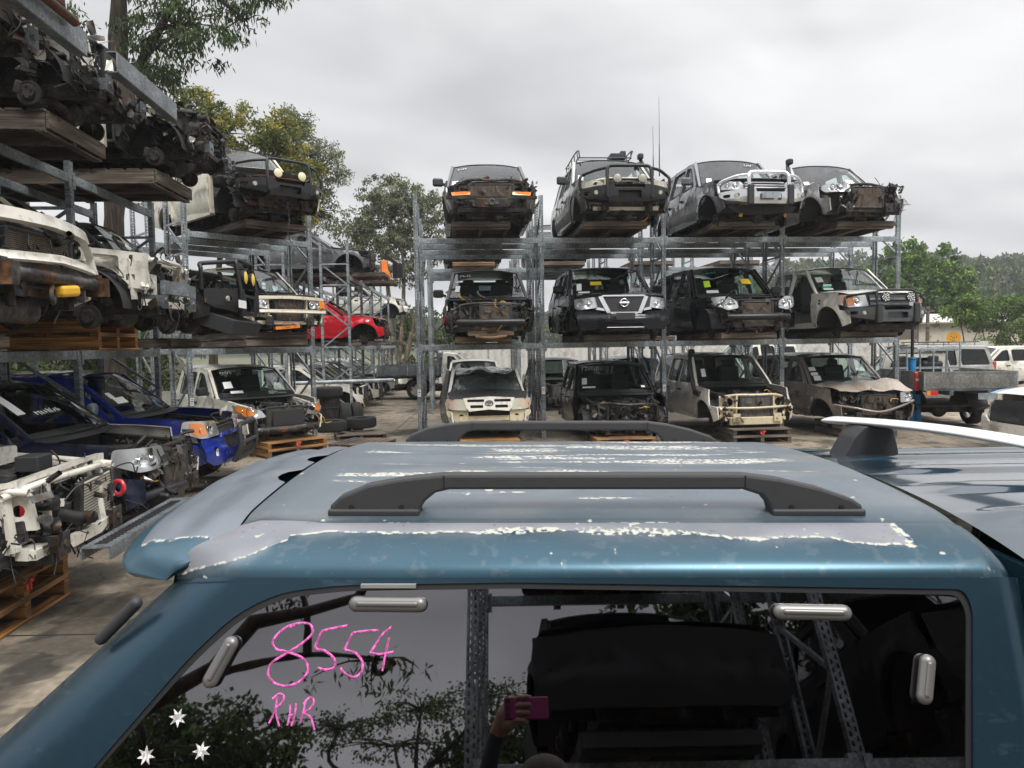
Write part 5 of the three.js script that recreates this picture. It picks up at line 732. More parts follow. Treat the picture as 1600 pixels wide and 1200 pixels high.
tree('shrub_tree', 'yellowing brown bush below the large dense tree', [22.5, 0, -44], { seed: 17, barkMat: barkGrey, trunks: [[[[0, 0, 0], [0, 1.5, 0], [0.1, 2.6, 0]], 0.08, 0.03]], clusters: [[0, 3.2, 0, 1.0, 1.0, 0.9, 1500], [-1.4, 3.0, 0, 1.0, 0.9, 0.9, 1300]], leaf: { w: 0.05, l: 0.15, droop: 0.3, cols: [[0.16, 0.12, 0.03], [0.11, 0.10, 0.03], [0.08, 0.09, 0.03]], clump: 0.3, per: 40 }, twigs: 0.3 });
{ // wood on the hill and behind the left racks
  const r = rng(77), mk = (cols, seed) => leafGeo([[0, 4.2, 0, 2.6, 1.7, 2.6, 420], [1.4, 2.8, 0.6, 1.9, 1.3, 1.9, 220], [-1.5, 2.9, -0.5, 1.9, 1.4, 1.9, 220]], { w: 0.24, l: 0.6, droop: 0.1, cols, clump: 0.62, per: 20 }, rng(seed))[0];
  for (const [cols, seed, n] of [[G.olive, 5, 900], [G.gum.map((c) => c.map((v) => v * 0.75)), 6, 700], [G.mid, 8, 800]]) {
    const im = new THREE.InstancedMesh(mk(cols, seed), leafMat, n), q = new THREE.Object3D(); let k = 0;
    while (k < n) { const x = lerp(-160, 420, r()), z = lerp(-115, -340, Math.pow(r(), 0.8)), far = x / -z; if (far < 0.28 || far > 1.15) { if (r() > 0.12) continue; } const s = 0.8 + 1.1 * r(); q.position.set(x, hillH(x, z) - 1.2, z); q.scale.set(s, s * (0.8 + 0.5 * r()), s); q.rotation.y = r() * 6.28; q.updateMatrix(); im.setMatrixAt(k++, q.matrix); }
    im.name = numbered('hill_forest'); im.userData = { label: ['olive green bushland trees covering the far hillside', 'grey-green gum woodland mixed over the far hillside', 'mid green trees scattered over the far hillside'][[5, 6, 8].indexOf(seed)], category: 'forest', kind: 'stuff' }; scene.add(im);
  }
  const cl = []; for (let i = 0; i < 34; i++) cl.push([lerp(-13.5, -11.0, r()), lerp(0.5, 3.2, r()), lerp(-24, -5, i / 33), 1.2, 1.1, 1.2, 900]);
  for (let i = 0; i < 22; i++) cl.push([lerp(-15.5, -13.0, r()), lerp(3, 5.2, r()), lerp(-27, -6, i / 21), 1.4, 1.3, 1.4, 800]);
  const o = part('shrub_bank', leafGeo(cl, { w: 0.035, l: 0.2, droop: 0.4, cols: G.dark.concat(G.olive), clump: 0.45, per: 50 }, r)[0], leafMat, scene); tag(o, 'dark green scrub on the bank behind the left racks', 'shrubs', null, 'stuff');
  const cl2 = []; for (let i = 0; i < 26; i++) cl2.push([lerp(14, 40, r()), lerp(0.6, 2.6, r()), lerp(-52, -60, r()), 2, 1.4, 1.6, 500]);
  const o2 = part('shrub_bank', leafGeo(cl2, { w: 0.09, l: 0.3, droop: 0.3, cols: G.olive.concat(G.mid), clump: 0.6, per: 40 }, r)[0], leafMat, scene); tag(o2, 'low olive scrub along the foot of the hill on the right', 'shrubs', null, 'stuff');
  const bank = gridGeo(12, 30, (u, v) => { const x = lerp(-10.6, -24, u), z = lerp(2, -32, v); return [x, 4.2 * smooth(0, 0.7, u) - 0.05 + 0.4 * (noise3(x, z, 1, 3) - 0.5) * u, z]; }); struct('earth_bank', bank, M([0.075, 0.06, 0.04], 0.95));
}
// ---------------------------------------------------------------- things behind the racks and on the right
{
  const sheet = M([0.62, 0.63, 0.63], 0.5, 0.1, { map: T.grime }), F = thing('sheet_fence', 'pale grey corrugated sheet fence behind the front rack', 'fence', [-3.5, 0, -35]);
  for (let i = 0; i < 11; i++) { const g = gridGeo(24, 1, (u, v) => [i * 2.4 + u * 2.36, v * 1.85, 0.02 * Math.sign(Math.sin(u * 44)) * Math.min(1, Math.abs(Math.sin(u * 44)) * 2)]); part('panel', g, sheet, F); const p = part('post', boardG(0.06, 1.95, 0.06, 9), m.galv, F); p.position.set(i * 2.4 - 0.02, 0.97, -0.06); } const rl = part('rail', boardG(26.4, 0.05, 0.06, 8), m.galv, F); rl.position.set(13.2, 1.83, -0.07);
  // white shed seen through the ground bay
  const S = thing('white_shed', 'white clad shed seen between the racks at mid distance', 'shed', [13.5, 0, -40]);
  new MB().box(9, 2.6, 0.2, 0, 1.3, 0).box(0.2, 2.6, 6, -4.4, 1.3, -3.1).box(0.2, 2.6, 6, 4.4, 1.3, -3.1).build('wall', M([0.70, 0.70, 0.67], 0.7, 0, { map: T.grime }), S); new MB().box(9.6, 0.12, 7, 0, 2.66, -2.9).build('roof', sheet, S); for (const x of [-2.6, 0.4]) { const d = new MB(); d.box(1.9, 1.9, 0.06, x, 0.95, 0.11); for (let i = 0; i < 9; i++) d.box(1.86, 0.03, 0.02, x, 0.2 + i * 0.2, 0.15); d.build('roller_door', m.galvDark, S); }
  // cream shed with round yellow sign
  const C = thing('cream_shed', 'long cream shed with a yellow badge sign on its end', 'shed', [29, 0, -50], -0.1);
  new MB().box(16, 3.0, 0.2, 2.5, 1.5, 0).box(0.2, 3.0, 7, -5.4, 1.5, -3.6).build('wall', M([0.62, 0.60, 0.52], 0.75, 0, { map: T.grime }), C);
  new MB().box(16.6, 0.10, 4.2, 2.5, 3.38, -1.6, 0.16).build('roof', M([0.66, 0.66, 0.66], 0.5, 0, { map: T.grime }), C); new MB().box(3.4, 0.5, 0.12, -4.0, 2.72, 0.2).build('fascia', M([0.72, 0.58, 0.22], 0.7), C); new MB().box(0.9, 0.9, 0.1, -3.2, 2.0, 0.12).build('window', m.galvDark, C); new MB().box(0.08, 3, 0.08, -1.2, 1.5, 0.2).build('downpipe', m.galvDark, C);
  const cv = document.createElement('canvas'); cv.width = 256; cv.height = 256; const x = cv.getContext('2d'); x.fillStyle = '#cfcabb'; x.fillRect(0, 0, 256, 256); x.fillStyle = '#e8a31c'; for (let i = 0; i < 16; i++) { const a = i / 16 * 6.283; x.beginPath(); x.arc(128 + 78 * Math.cos(a), 118 + 62 * Math.sin(a), 26, 0, 7); x.fill(); } x.beginPath(); x.ellipse(128, 118, 84, 66, 0, 0, 7); x.fill(); x.strokeStyle = '#5b3a0a'; x.lineWidth = 9; for (const [a, b, c, d, e, f] of [[84, 96, 96, 86, 104, 104], [112, 132, 128, 84, 146, 132], [162, 88, 174, 100, 166, 118], [74, 138, 88, 146, 96, 132]]) { x.beginPath(); x.moveTo(a, b); x.quadraticCurveTo(c, d, e, f); x.stroke(); } x.fillStyle = '#a5532e'; x.fillRect(104, 150, 44, 16); x.fillStyle = '#6b6a66'; x.fillRect(96, 208, 28, 8); x.fillRect(132, 208, 26, 8);
  const ct = new THREE.CanvasTexture(cv); ct.colorSpace = THREE.SRGBColorSpace; const sg = part('sign', new THREE.PlaneGeometry(1.2, 1.2), M([1, 1, 1], 0.6, 0, { map: ct }), C); sg.position.set(1.15, 1.95, 0.115);
  // rust awning and brown screen
  const A = thing('timber_awning', 'rust coloured awning on posts right of the front rack', 'awning', [17.5, -0.28, -31], -0.05);
  new MB().box(2.5, 0.05, 1.8, 0, 2.02, 0, -0.08).build('roof', M([0.66, 0.64, 0.60], 0.6, 0, { map: T.grime }), A); new MB().box(2.4, 0.20, 0.06, 0, 1.83, 0.86).build('fascia', M([0.33, 0.10, 0.06], 0.7, 0, { map: T.wood }), A); for (let i = 0; i < 5; i++) { const q = part('rafter', boardG(0.07, 0.16, 1.7, 5), m.woodBrown, A); q.position.set(-1.1 + i * 0.55, 1.9, 0); } for (const px of [-1.1, 1.1]) { const q = part('post', boardG(0.1, 1.75, 0.1, 6), M([0.33, 0.12, 0.07], 0.7, 0, { map: T.wood }), A); q.position.set(px, 0.87, 0.8); } new MB().box(2.3, 1.4, 0.05, 0, 0.9, -0.7).build('back_panel', M([0.05, 0.08, 0.08], 0.5), A);
  const B = thing('brown_screen', 'plain brown screen panel beside the rack post at right', 'screen', [18.35, 0, -34]); new MB().box(1.0, 0.75, 0.08, 0, 2.35, 0).build('panel', M([0.13, 0.10, 0.085], 0.8), B); for (const px of [-0.4, 0.4]) { const q = part('post', boardG(0.08, 1.95, 0.08, 7), m.galvDark, B); q.position.set(px, 0.975, 0); }
  // blue post with dark upper pole
  const Q = thing('padded_post', 'bright blue padded post with dark pole above it', 'post', [9.28, 0, -16.9]); new MB().cyl([0, 0, 0], [0, 1.62, 0], 0.085, 0.08, 16).build('sleeve', m.blueSteel, Q); new MB().cyl([0.13, 0, 0.06], [0.10, 0.75, 0.06], 0.07, 0.065, 14).build('sleeve', m.blueSteel, Q); new MB().cyl([0, 1.6, 0], [0, 2.45, 0], 0.035, 0.035, 10).build('pole', m.black, Q); new MB().torus(0.085, 0.012, 0, 1.58, 0, Math.PI / 2).torus(0.085, 0.01, 0, 0.55, 0, Math.PI / 2).build('band', m.plastic, Q);
  const pole = thing('utility_pole', 'slim pale timber power pole in front of the scrub', 'pole', [26.2, 0, -46]); new MB().cyl([0, 0, 0], [0, 4.0, 0], 0.13, 0.10, 10).build('pole', m.woodGrey, pole); new MB().box(0.8, 0.1, 0.1, 0, 3.7, 0).build('crossarm', m.woodGrey, pole);
  for (const [bx, bz, h, lb] of [[3.9, -24.4, 4.4, 'blue steel rack frame seen behind the black wrecks']]) { const K = thing('blue_rack_frame', lb, 'rack frame', [bx, 0, bz]); for (const px of [0, 0.9]) new MB().box(0.09, h * 0.55, 0.07, px, h * 0.275, 0).build('upright', m.blueSteel, K); new MB().bar([0, 0.3, 0], [0.9, 1.2, 0], 0.04, 0.03).bar([0.9, 1.2, 0], [0, 2.1, 0], 0.04, 0.03).build('brace', m.blueSteel, K); }
}
// ---------------------------------------------------------------- the racks
const L1 = 2.08, L2 = 4.35;
const rackC = makeRack('long galvanised rack facing the camera, four bays of wrecks', [-2.0, 0, -15.7], 0.0785, { bays: 4, pitch: 2.69, levels: [L1, L2], h: (i, k) => (k ? 5.1 : 5.26), frames: [[0, -0.9], [-1.95, -2.85]], tags: [0, 1, 2, 3, 4] });
const rackC2 = makeRack('second galvanised rack row standing behind the front rack', onRack(rackC, 0.05, 0, -6.3), 0.0785, { bays: 4, pitch: 2.69, levels: [L1, L2], h: 4.9, frames: [[0, -0.9], [-1.95, -2.85]] });
const rackA = makeRack('near galvanised rack running along the left side', [-5.24, 0, -4.35], 1.655, { bays: 3, pitch: 2.61, levels: [L1, L2], h: (i, k) => (i === 3 ? 4.5 : 4.52), frames: [[0, -0.9], [-1.95, -2.85]], tags: [2] });
const rackB = makeRack('single angled galvanised bay between the left rack and the far rack', [-6.24, 0, -14.14], 0.785, { bays: 1, pitch: 2.65, levels: [L1, L2], h: 5.2, frames: [[0, -0.9], [-1.95, -2.85]], tags: [0] });
const rackD = makeRack('far galvanised rack receding along the left beyond the red car', [-4.86, 0, -22], 1.624, { bays: 5, pitch: 2.6, levels: [L1, 4.2], h: (i) => (i > 3 ? 4.3 : 5.25), frames: [[0, -0.8], [-1.9, -2.7]] });
const rackE = makeRack('galvanised rack standing behind the photographer', [5.1, 0, 3.1], Math.PI, { bays: 2, pitch: 2.69, levels: [L1, L2], h: 5.4, frames: [[0, -0.9], [-1.95, -2.85]] });
const TAIL = 0.33;
function place(car, R, bay, pitch, level, nose, { dx = 0, yaw = 0, lift = 0.17, pitchUp = 0, roll = 0 } = {}) { const p = onRack(R, (bay + 0.5) * pitch + dx, 0, nose - 0.8); car.position.set(p[0], level + lift - TAIL, p[2]); car.rotation.order = 'YXZ'; car.rotation.set(pitchUp, R.rotation.y + yaw, roll); return car; }
function longPallet(R, bay, pitch, level, label, front, o = {}) { const p = onRack(R, (bay + 0.5) * pitch + (o.dx || 0), level, front - (o.l || 3.0) / 2); makePallet(label, { w: 1.2, l: 3.0, kind: 'grey', bearer: 0.105, gap: 0.2, lead: true, seed: bay + level * 7 + R.position.x, ...o }, [p[0], p[1] + 0.003, p[2]], R.rotation.y + (o.yaw || 0), o.group); }
const pC = (bay, lv, car, what, nose, o = {}, po = {}) => { const y = lv ? (lv === 1 ? L1 : L2) : 0; place(car, rackC, bay, 2.69, y, nose, o); if (po !== null) longPallet(rackC, bay, 2.69, y, `${po.adj || 'weathered grey'} timber skid under the ${what}`, po.front ?? nose - 0.62, { l: po.l ?? 3.0, ...po }); return car; };

// ---------------------------------------------------------------- front rack, top level
{
  const c = makeCar('wagon', 'dark rusty wagon with stripped front, leftmost on the top level of the front rack', 'car', { seed: 11, paint: P.charcoal, mirrorR: m.plastic, roofY: 1.76, fenderR: P.brown, fenderL: P.brown, belt: 1.14, stickers: [[0.07, 0.14, 0.10, 0.12, m.paper]], chalk: [0.08, 0.8, 4], hoodF: 1.04 });
  strippedFront(c, { support: m.rustDark, fins: m.finsBrown, radW: 0.8, yT: 1.0, bend: 0.07, wire: m.rust, detail: 1.1 });
  for (const s of [-1, 1]) fascia(c, [[s * 0.40, 0.69], [s * 0.74, 0.69], [s * 0.76, 0.755], [s * 0.40, 0.75]].sort((a, b) => 0), { mat: m.amber, name: 'indicator', off: 0.10 });
  const b = grp('bumper', c); new MB().bar([-0.86, 0.64, 0.78], [0.86, 0.64, 0.78], 0.07, 0.05).rbox(0.62, 0.17, 0.10, 0, 0.53, 0.80, 0, 0, 0, 0.02).rbox(1.3, 0.08, 0.1, 0, 0.42, 0.66).build('bar', m.dark, b); new MB().box(0.30, 0.09, 0.02, 0, 0.545, 0.855).build('winch_plate', m.mid, b); new MB().torus(0.05, 0.012, 0, 0.545, 0.87).build('fairlead', m.light, b);
  torn(c, [0.2, 1.02, 0.5], 14, [m.rust, m.rustDark], [0.5, 0.04, 0.1], 5); torn(c, [0.85, 0.85, 0.35], 8, [m.rustDark, P.brown], [0.05, 0.15, 0.15], 6);
  pC(0, 2, c, 'dark rusty wagon on the top level', 1.95, { dx: 0.18 }, { front: 1.25, w: 1.16 });
}
{
  const c = makeCar('wagon', 'silver wagon with black bull bar, roof basket and snorkel on the top level', 'car', { seed: 12, paint: P.silver, fenderMat: P.charcoal, mirrorR: m.plastic, roofY: 1.86, belt: 1.18, hoodC: 1.15, hoodF: 1.08, W: 0.92, stickers: [[0.07, 0.25, 0.09, 0.16, m.paper]], cladding: m.galvDark });
  strippedFront(c, { support: P.cream, detail: 1, yT: 1.04 }); for (const s of [-1, 1]) headlight(c, s, { y0: 0.83, y1: 1.0, lens: m.lensFog });
  bullBar(c, { style: 'winch', spots: [-0.24, 0.24], spotY: 0.13, y: 0.56, h: 0.28, W: 0.92, top: 1.22, r: 0.034, spotMat: m.lensFog, buffers: false }); snorkel(c, 1, 0);
  const rk = grp('roof_basket', c), t = new MB(), d = c.d, y = d.roofY + 0.05; for (const s of [-1, 1]) { t.tube([[s * 0.56, y, -1.3], [s * 0.60, y + 0.16, -1.35], [s * 0.60, y + 0.16, -3.0]], 0.014, 6).tube([[s * 0.58, y, -1.3], [s * 0.58, y, -3.0]], 0.014, 6); for (let i = 0; i < 5; i++) t.cyl([s * 0.59, y, -1.4 - i * 0.38], [s * 0.60, y + 0.16, -1.4 - i * 0.38], 0.01); } t.cyl([-0.58, y, -1.3], [0.58, y, -1.3], 0.014).cyl([-0.6, y + 0.16, -3.0], [0.6, y + 0.16, -3.0], 0.014); for (let i = 0; i < 7; i++) t.cyl([-0.58, y, -1.5 - i * 0.22], [0.58, y, -1.5 - i * 0.22], 0.009); t.build('frame', m.black, rk); new MB().rbox(0.3, 0.12, 0.4, 0.3, y + 0.07, -1.6).rbox(0.12, 0.18, 0.12, 0.44, y + 0.1, -1.5).build('load', m.plastic, rk);
  for (const [x, h] of [[0.62, 1.5], [0.50, 0.95]]) new MB().cyl([x, 1.05, 0.75], [x, 1.05 + h * 0.4, 0.75], 0.012, 0.008, 6).cyl([x, 1.05 + h * 0.4, 0.75], [x, 1.05 + h, 0.74], 0.006, 0.003, 5).build('antenna', m.black, c);
  pC(1, 2, c, 'silver wagon with the roof basket', 1.95, { dx: 0.1 }, { front: 1.25, w: 1.3 });
}
{
  const c = makeCar('wagon', 'dark silver wagon with polished alloy bull bar on the top level', 'car', { seed: 13, paint: P.darkSilver, mirrorR: P.darkSilver, roofY: 1.86, belt: 1.16, hood: true, hoodF: 1.03, W: 0.93, stickers: [[0.10, 0.2, 0.09, 0.13, m.paper]], chalk: [0.72, 0.82, 4] });
  for (const s of [-1, 1]) headlight(c, s, { y0: 0.80, y1: 0.99, x0: 0.42 });
  fascia(c, [[-0.40, 0.82], [0.40, 0.82], [0.38, 0.98], [-0.38, 0.98]], { mat: m.meshGrille, name: 'grille', off: 0.0 }); for (let i = 0; i < 3; i++) fascia(c, [[-0.40, 0.84 + i * 0.05], [0.40, 0.84 + i * 0.05], [0.40, 0.86 + i * 0.05], [-0.40, 0.86 + i * 0.05]], { mat: m.alloy, name: 'grille_bar', off: 0.015 });
  bullBar(c, { style: 'alloy', mat: m.silverTube, hoopMat: m.silverTube, y: 0.52, h: 0.25, W: 0.93, top: 1.12, r: 0.03, buffers: true, plate: m.galv });
  fascia(c, sym([[0, 0.36], [0.55, 0.36], [0.70, 0.50], [0.4, 0.52], [0, 0.52]].map(([x, y]) => [-x, y])).reverse(), { mat: m.blackMatt, name: 'undertray', off: -0.08 });
  for (const s of [-1, 1]) new MB().bar([s * 0.46, 0.30, 0.62], [s * 0.43, 0.55, 0.60], 0.06, 0.03).bar([s * 0.46, 0.30, 0.62], [s * 0.40, 0.52, 0.56], 0.04, 0.03).build('strap', m.strap, c);
  pC(2, 2, c, 'dark silver wagon with the alloy bull bar', 1.95, { dx: 0.12, yaw: 0.03 }, { front: 1.2, w: 1.25 });
}
{
  const c = makeCar('wagon', 'grey wagon with curved snorkel and torn open nose, rightmost on the top level', 'car', { seed: 14, paint: P.silver, roofY: 1.80, belt: 1.13, hoodF: 1.02, W: 0.92, fenderEnd: 0.60, stickers: [[0.09, 0.2, 0.09, 0.10, m.paper], [0.72, 0.25, 0.16, 0.12, m.paper]] });
  strippedFront(c, { support: m.dark, fins: m.finsBrown, radW: 0.62, detail: 1.5, bend: 0.12 }); headlight(c, -1, { x0: 0.40, x1: 0.88, y0: 0.80, y1: 1.0 }); snorkel(c, -1, 0.2);
  torn(c, [0.58, 0.85, 0.6], 18, [m.mid, m.dark, m.light], [0.22, 0.14, 0.12], 15); torn(c, [-0.5, 0.62, 0.6], 16, [m.mid, m.dark, P.silver], [0.2, 0.12, 0.12], 16);
  pC(3, 2, c, 'grey wagon with the curved snorkel', 1.75, { dx: -0.32, yaw: 0.05 }, { front: 1.15, w: 1.25, dx: -0.1 });
}
// ---------------------------------------------------------------- front rack, middle level
{
  const c = makeCar('wagon', 'black wagon with gutted front and exposed radiator, leftmost on the middle level', 'car', { seed: 21, paint: P.blackDust, mirrorR: m.plastic, roofY: 1.80, wipers: true, stickers: [[0.09, 0.35, 0.08, 0.16, m.paper]], chalk: [0.10, 0.83, 5] });
  strippedFront(c, { support: m.mid, detail: 1.6, crashBar: m.black, barY: 0.06, bend: 0.06, radW: 0.56, radX: 0.1, fins: m.finsBrown }); torn(c, [-0.72, 0.7, 0.5], 16, [m.dark, P.blackDust, m.mid], [0.12, 0.25, 0.15], 22); torn(c, [0.74, 0.7, 0.45], 14, [P.blackDust, m.dark], [0.1, 0.25, 0.15], 23);
  new MB().rbox(0.9, 0.10, 0.12, 0, 0.37, 0.62).tube([[-0.3, 0.30, 0.72], [0, 0.28, 0.78], [0.3, 0.31, 0.72]], 0.03, 6).build('lower_member', m.woodBrown, c); new MB().box(0.012, 0.12, 0.10, -0.90, 0.66, 0.3).build('side_light', m.redLens, c);
  pC(0, 1, c, 'gutted black wagon on the middle level', 1.75, { dx: 0.14 }, { front: 1.35, w: 1.12, adj: 'brown stained', kind: 'brown' });
}
{
  const c = makeCar('wagon', 'black wagon with intact chrome grille and round badge on the middle level', 'car', { seed: 22, paint: P.black, mirrorR: P.black, mirrorL: P.black, roofY: 1.84, W: 0.97, belt: 1.18, hoodC: 1.14, hoodF: 1.07, hood: true, wipers: true, doorR: P.black, stickers: [[0.32, 0.42, 0.19, 0.09, m.yellow], [0.10, 0.3, 0.08, 0.18, m.paper], [0.16, 0.10, 0.18, 0.04, m.paper]] });
  for (const s of [-1, 1]) headlight(c, s, { shape: [[0.50, 0.84], [0.84, 0.80], [0.92, 0.84], [0.92, 1.02], [0.56, 1.05]] });
  const chromeMat = M([0.78, 0.78, 0.79], 0.2, 0.9); for (const s of [-1, 1]) { const band = [[0.26, 0.72], [0.34, 0.72], [0.385, 0.80], [0.50, 1.05], [0.42, 1.07], [0.30, 0.81]].map(([x, y]) => [s * x, y]); fascia(c, s < 0 ? band.reverse() : band, { mat: chromeMat, name: 'grille_bar', off: 0.035 }); const mg = [[0.42, 0.83], [0.52, 0.85], [0.56, 1.04], [0.515, 1.05]].map(([x, y]) => [s * x, y]); fascia(c, s < 0 ? mg.reverse() : mg, { mat: m.blackMatt, name: 'side_grille', off: 0.02 }); const lo = [[0.385, 0.77], [0.56, 0.80], [0.52, 0.845], [0.41, 0.82]].map(([x, y]) => [s * x, y]); fascia(c, s < 0 ? lo.reverse() : lo, { mat: chromeMat, name: 'grille_trim', off: 0.03 }); }
  fascia(c, sym([[0, 0.76], [0.32, 0.76], [0.43, 0.86], [0.38, 1.07], [0, 1.07]].map(([x, y]) => [-x, y])).reverse(), { mat: m.black, name: 'grille_back', off: -0.01 });
  { const g = panelGeo(sym([[0, 0.78], [0.30, 0.78], [0.41, 0.86], [0.37, 1.05], [0, 1.05]].map(([x, y]) => [-x, y])).reverse(), (x, y) => [x, y, c.d.fz(x, y) + 0.012], { flange: 0, edge: 0.1 }); part('grille', g, m.meshGrille, c); }
  fascia(c, sym([[0, 1.055], [0.42, 1.055], [0.42, 1.085], [0, 1.085]].map(([x, y]) => [-x, y])).reverse(), { mat: chromeMat, name: 'grille_trim', off: 0.033 });
  fascia(c, sym([[0, 0.71], [0.27, 0.71], [0.29, 0.75], [0, 0.75]].map(([x, y]) => [-x, y])).reverse(), { mat: chromeMat, name: 'grille_trim', off: 0.03 });
  { const z = c.d.fz(0, 0.92) + 0.05; const e = grp('badge', c); new MB().add(new THREE.TorusGeometry(0.075, 0.014, 8, 28), mtx(0, 0.925, z)).build('ring', m.chrome, e); new MB().rbox(0.20, 0.035, 0.014, 0, 0.925, z + 0.006, 0, 0, 0, 0.006).build('bar', m.chrome, e); }
  fascia(c, sym([[0, 0.40], [0.78, 0.42], [0.92, 0.50], [0.93, 0.78], [0.50, 0.76], [0.36, 0.70], [0, 0.69]].map(([x, y]) => [-x, y])).reverse(), { mat: P.black, name: 'front_bumper', off: 0.03, holes: [[[-0.34, 0.53], [-0.34, 0.47], [0.34, 0.47], [0.34, 0.53]].reverse()].map((h) => h.reverse()) });
  new MB().rbox(0.74, 0.012, 0.02, 0, 0.445, c.d.fz(0, 0.5) + 0.10).build('lower_trim', m.alloy, c); new MB().box(0.7, 0.08, 0.02, 0, 0.50, c.d.fz(0, 0.5) + 0.02).build('lower_grille', m.blackMatt, c);
  new MB().box(0.37, 0.13, 0.01, 0, 0.66, c.d.fz(0, 0.6) + 0.115).build('plate_holder', m.plastic, c); for (const s of [-1, 1]) new MB().cyl([s * 0.76, 0.60, c.d.fz(0.76, 0.6) + 0.02], [s * 0.77, 0.60, c.d.fz(0.76, 0.6) + 0.10], 0.045, 0.042, 14).build('fog_lamp', m.lens, c);
  for (let i = 0; i < 7; i++) torn(c, [-0.96, 0.75 - i * 0.04, -0.6 - i * 0.12], 5, [P.black, m.dark], [0.02, 0.22, 0.12], 30 + i);
  pC(1, 1, c, 'black wagon with the chrome grille', 1.75, { dx: 0.07 }, { front: 1.3, w: 1.3, yaw: 0.02 });
}
{
  const c = makeCar('wagon', 'black wagon with both headlights but no grille, bright stickers on its windscreen', 'car', { seed: 23, paint: P.black, mirrorR: P.black, mirrorL: m.plastic, roofY: 1.83, W: 0.94, hoodF: 1.02, skip: ['fenderR'], stickers: [[0.15, 0.42, 0.11, 0.16, m.lime], [0.72, 0.5, 0.19, 0.13, m.yellow], [0.20, 0.14, 0.20, 0.07, m.paper]], chalk: [0.14, 0.82, 6, m.greenTag] });
  strippedFront(c, { support: m.dark, fins: m.finsBrown, radW: 0.60, detail: 1.4, crashBar: m.black, barY: 0.10, bend: 0.04 }); for (const s of [-1, 1]) headlight(c, s, { shape: [[0.42, 0.80], [0.62, 0.76], [0.84, 0.86], [0.88, 1.03], [0.60, 1.04], [0.44, 0.93]] });
  new MB().box(0.62, 0.14, 0.02, 0.02, 0.50, 0.66).build('intercooler', m.fins, c); torn(c, [-0.72, 0.62, 0.42], 34, [m.dark, P.black, m.mid], [0.14, 0.28, 0.28], 24); torn(c, [-0.7, 0.92, 0.2], 5, [m.greenTag, m.dark], [0.1, 0.04, 0.12], 25); torn(c, [0.72, 0.62, 0.4], 10, [P.black], [0.1, 0.2, 0.16], 26); torn(c, [0.0, 0.36, 0.6], 8, [m.woodBrown], [0.15, 0.04, 0.05], 28);
  pC(2, 1, c, 'black wagon with bright stickers', 1.7, { dx: 0.12, yaw: 0.03 }, { front: 1.4, w: 1.15, adj: 'brown stained', kind: 'brown' });
}
{
  const c = makeCar('pickup_truck', 'off-white pickup with missing door and black bull bar with round lamps, middle level right', 'pickup truck', { seed: 24, type: 'ute', paint: P.greyWhite, roofY: 1.79, W: 0.94, belt: 1.14, hoodC: 1.13, hoodF: 1.06, hood: true, skip: ['doorR'], seatMat: m.seat, wipers: true, stickers: [[0.08, 0.55, 0.12, 0.15, m.paper], [0.13, 0.22, 0.14, 0.08, m.greenTag], [0.15, 0.3, 0.14, 0.05, m.paper], [0.14, 0.14, 0.16, 0.04, m.paper]] });
  for (const s of [-1, 1]) headlight(c, s, { shape: [[0.44, 0.80], [0.80, 0.78], [0.92, 0.86], [0.92, 1.04], [0.48, 1.03]], amber: 0.35 });
  fascia(c, [[-0.42, 0.76], [0.42, 0.76], [0.42, 1.02], [-0.42, 1.02]], { mat: m.plastic, name: 'grille' }); for (let i = 0; i < 2; i++) fascia(c, [[-0.42, 0.82 + i * 0.1], [0.42, 0.82 + i * 0.1], [0.42, 0.86 + i * 0.1], [-0.42, 0.86 + i * 0.1]], { mat: m.galvDark, name: 'grille_bar', off: 0.02 });
  bullBar(c, { mat: M([0.10, 0.105, 0.11], 0.3, 0.4), hoopMat: m.black, spots: [-0.27, 0.27], leds: true, spotMat: m.lens, spotR: 0.10, spotY: 0.20, y: 0.50, h: 0.26, W: 0.95, top: 1.10, r: 0.026, buffers: true, mid: false });
  new MB().cyl([-0.1, 1.82, -1.35], [-0.16, 1.98, -1.5], 0.008, 0.004, 6).build('antenna', m.black, c); new MB().rbox(1.2, 0.12, 0.3, 0, 0.38, 0.55).rbox(0.8, 0.08, 0.2, 0.05, 0.31, 0.45).build('undertray', m.rustDark, c);
  torn(c, [-0.93, 0.96, -0.25], 2, [m.blackMatt], [0.0, 0.05, 0.03], 27);
  pC(3, 1, c, 'pale grey pickup', 1.85, { dx: 0.05, yaw: 0.06 }, { front: 1.15, w: 1.25 });
}
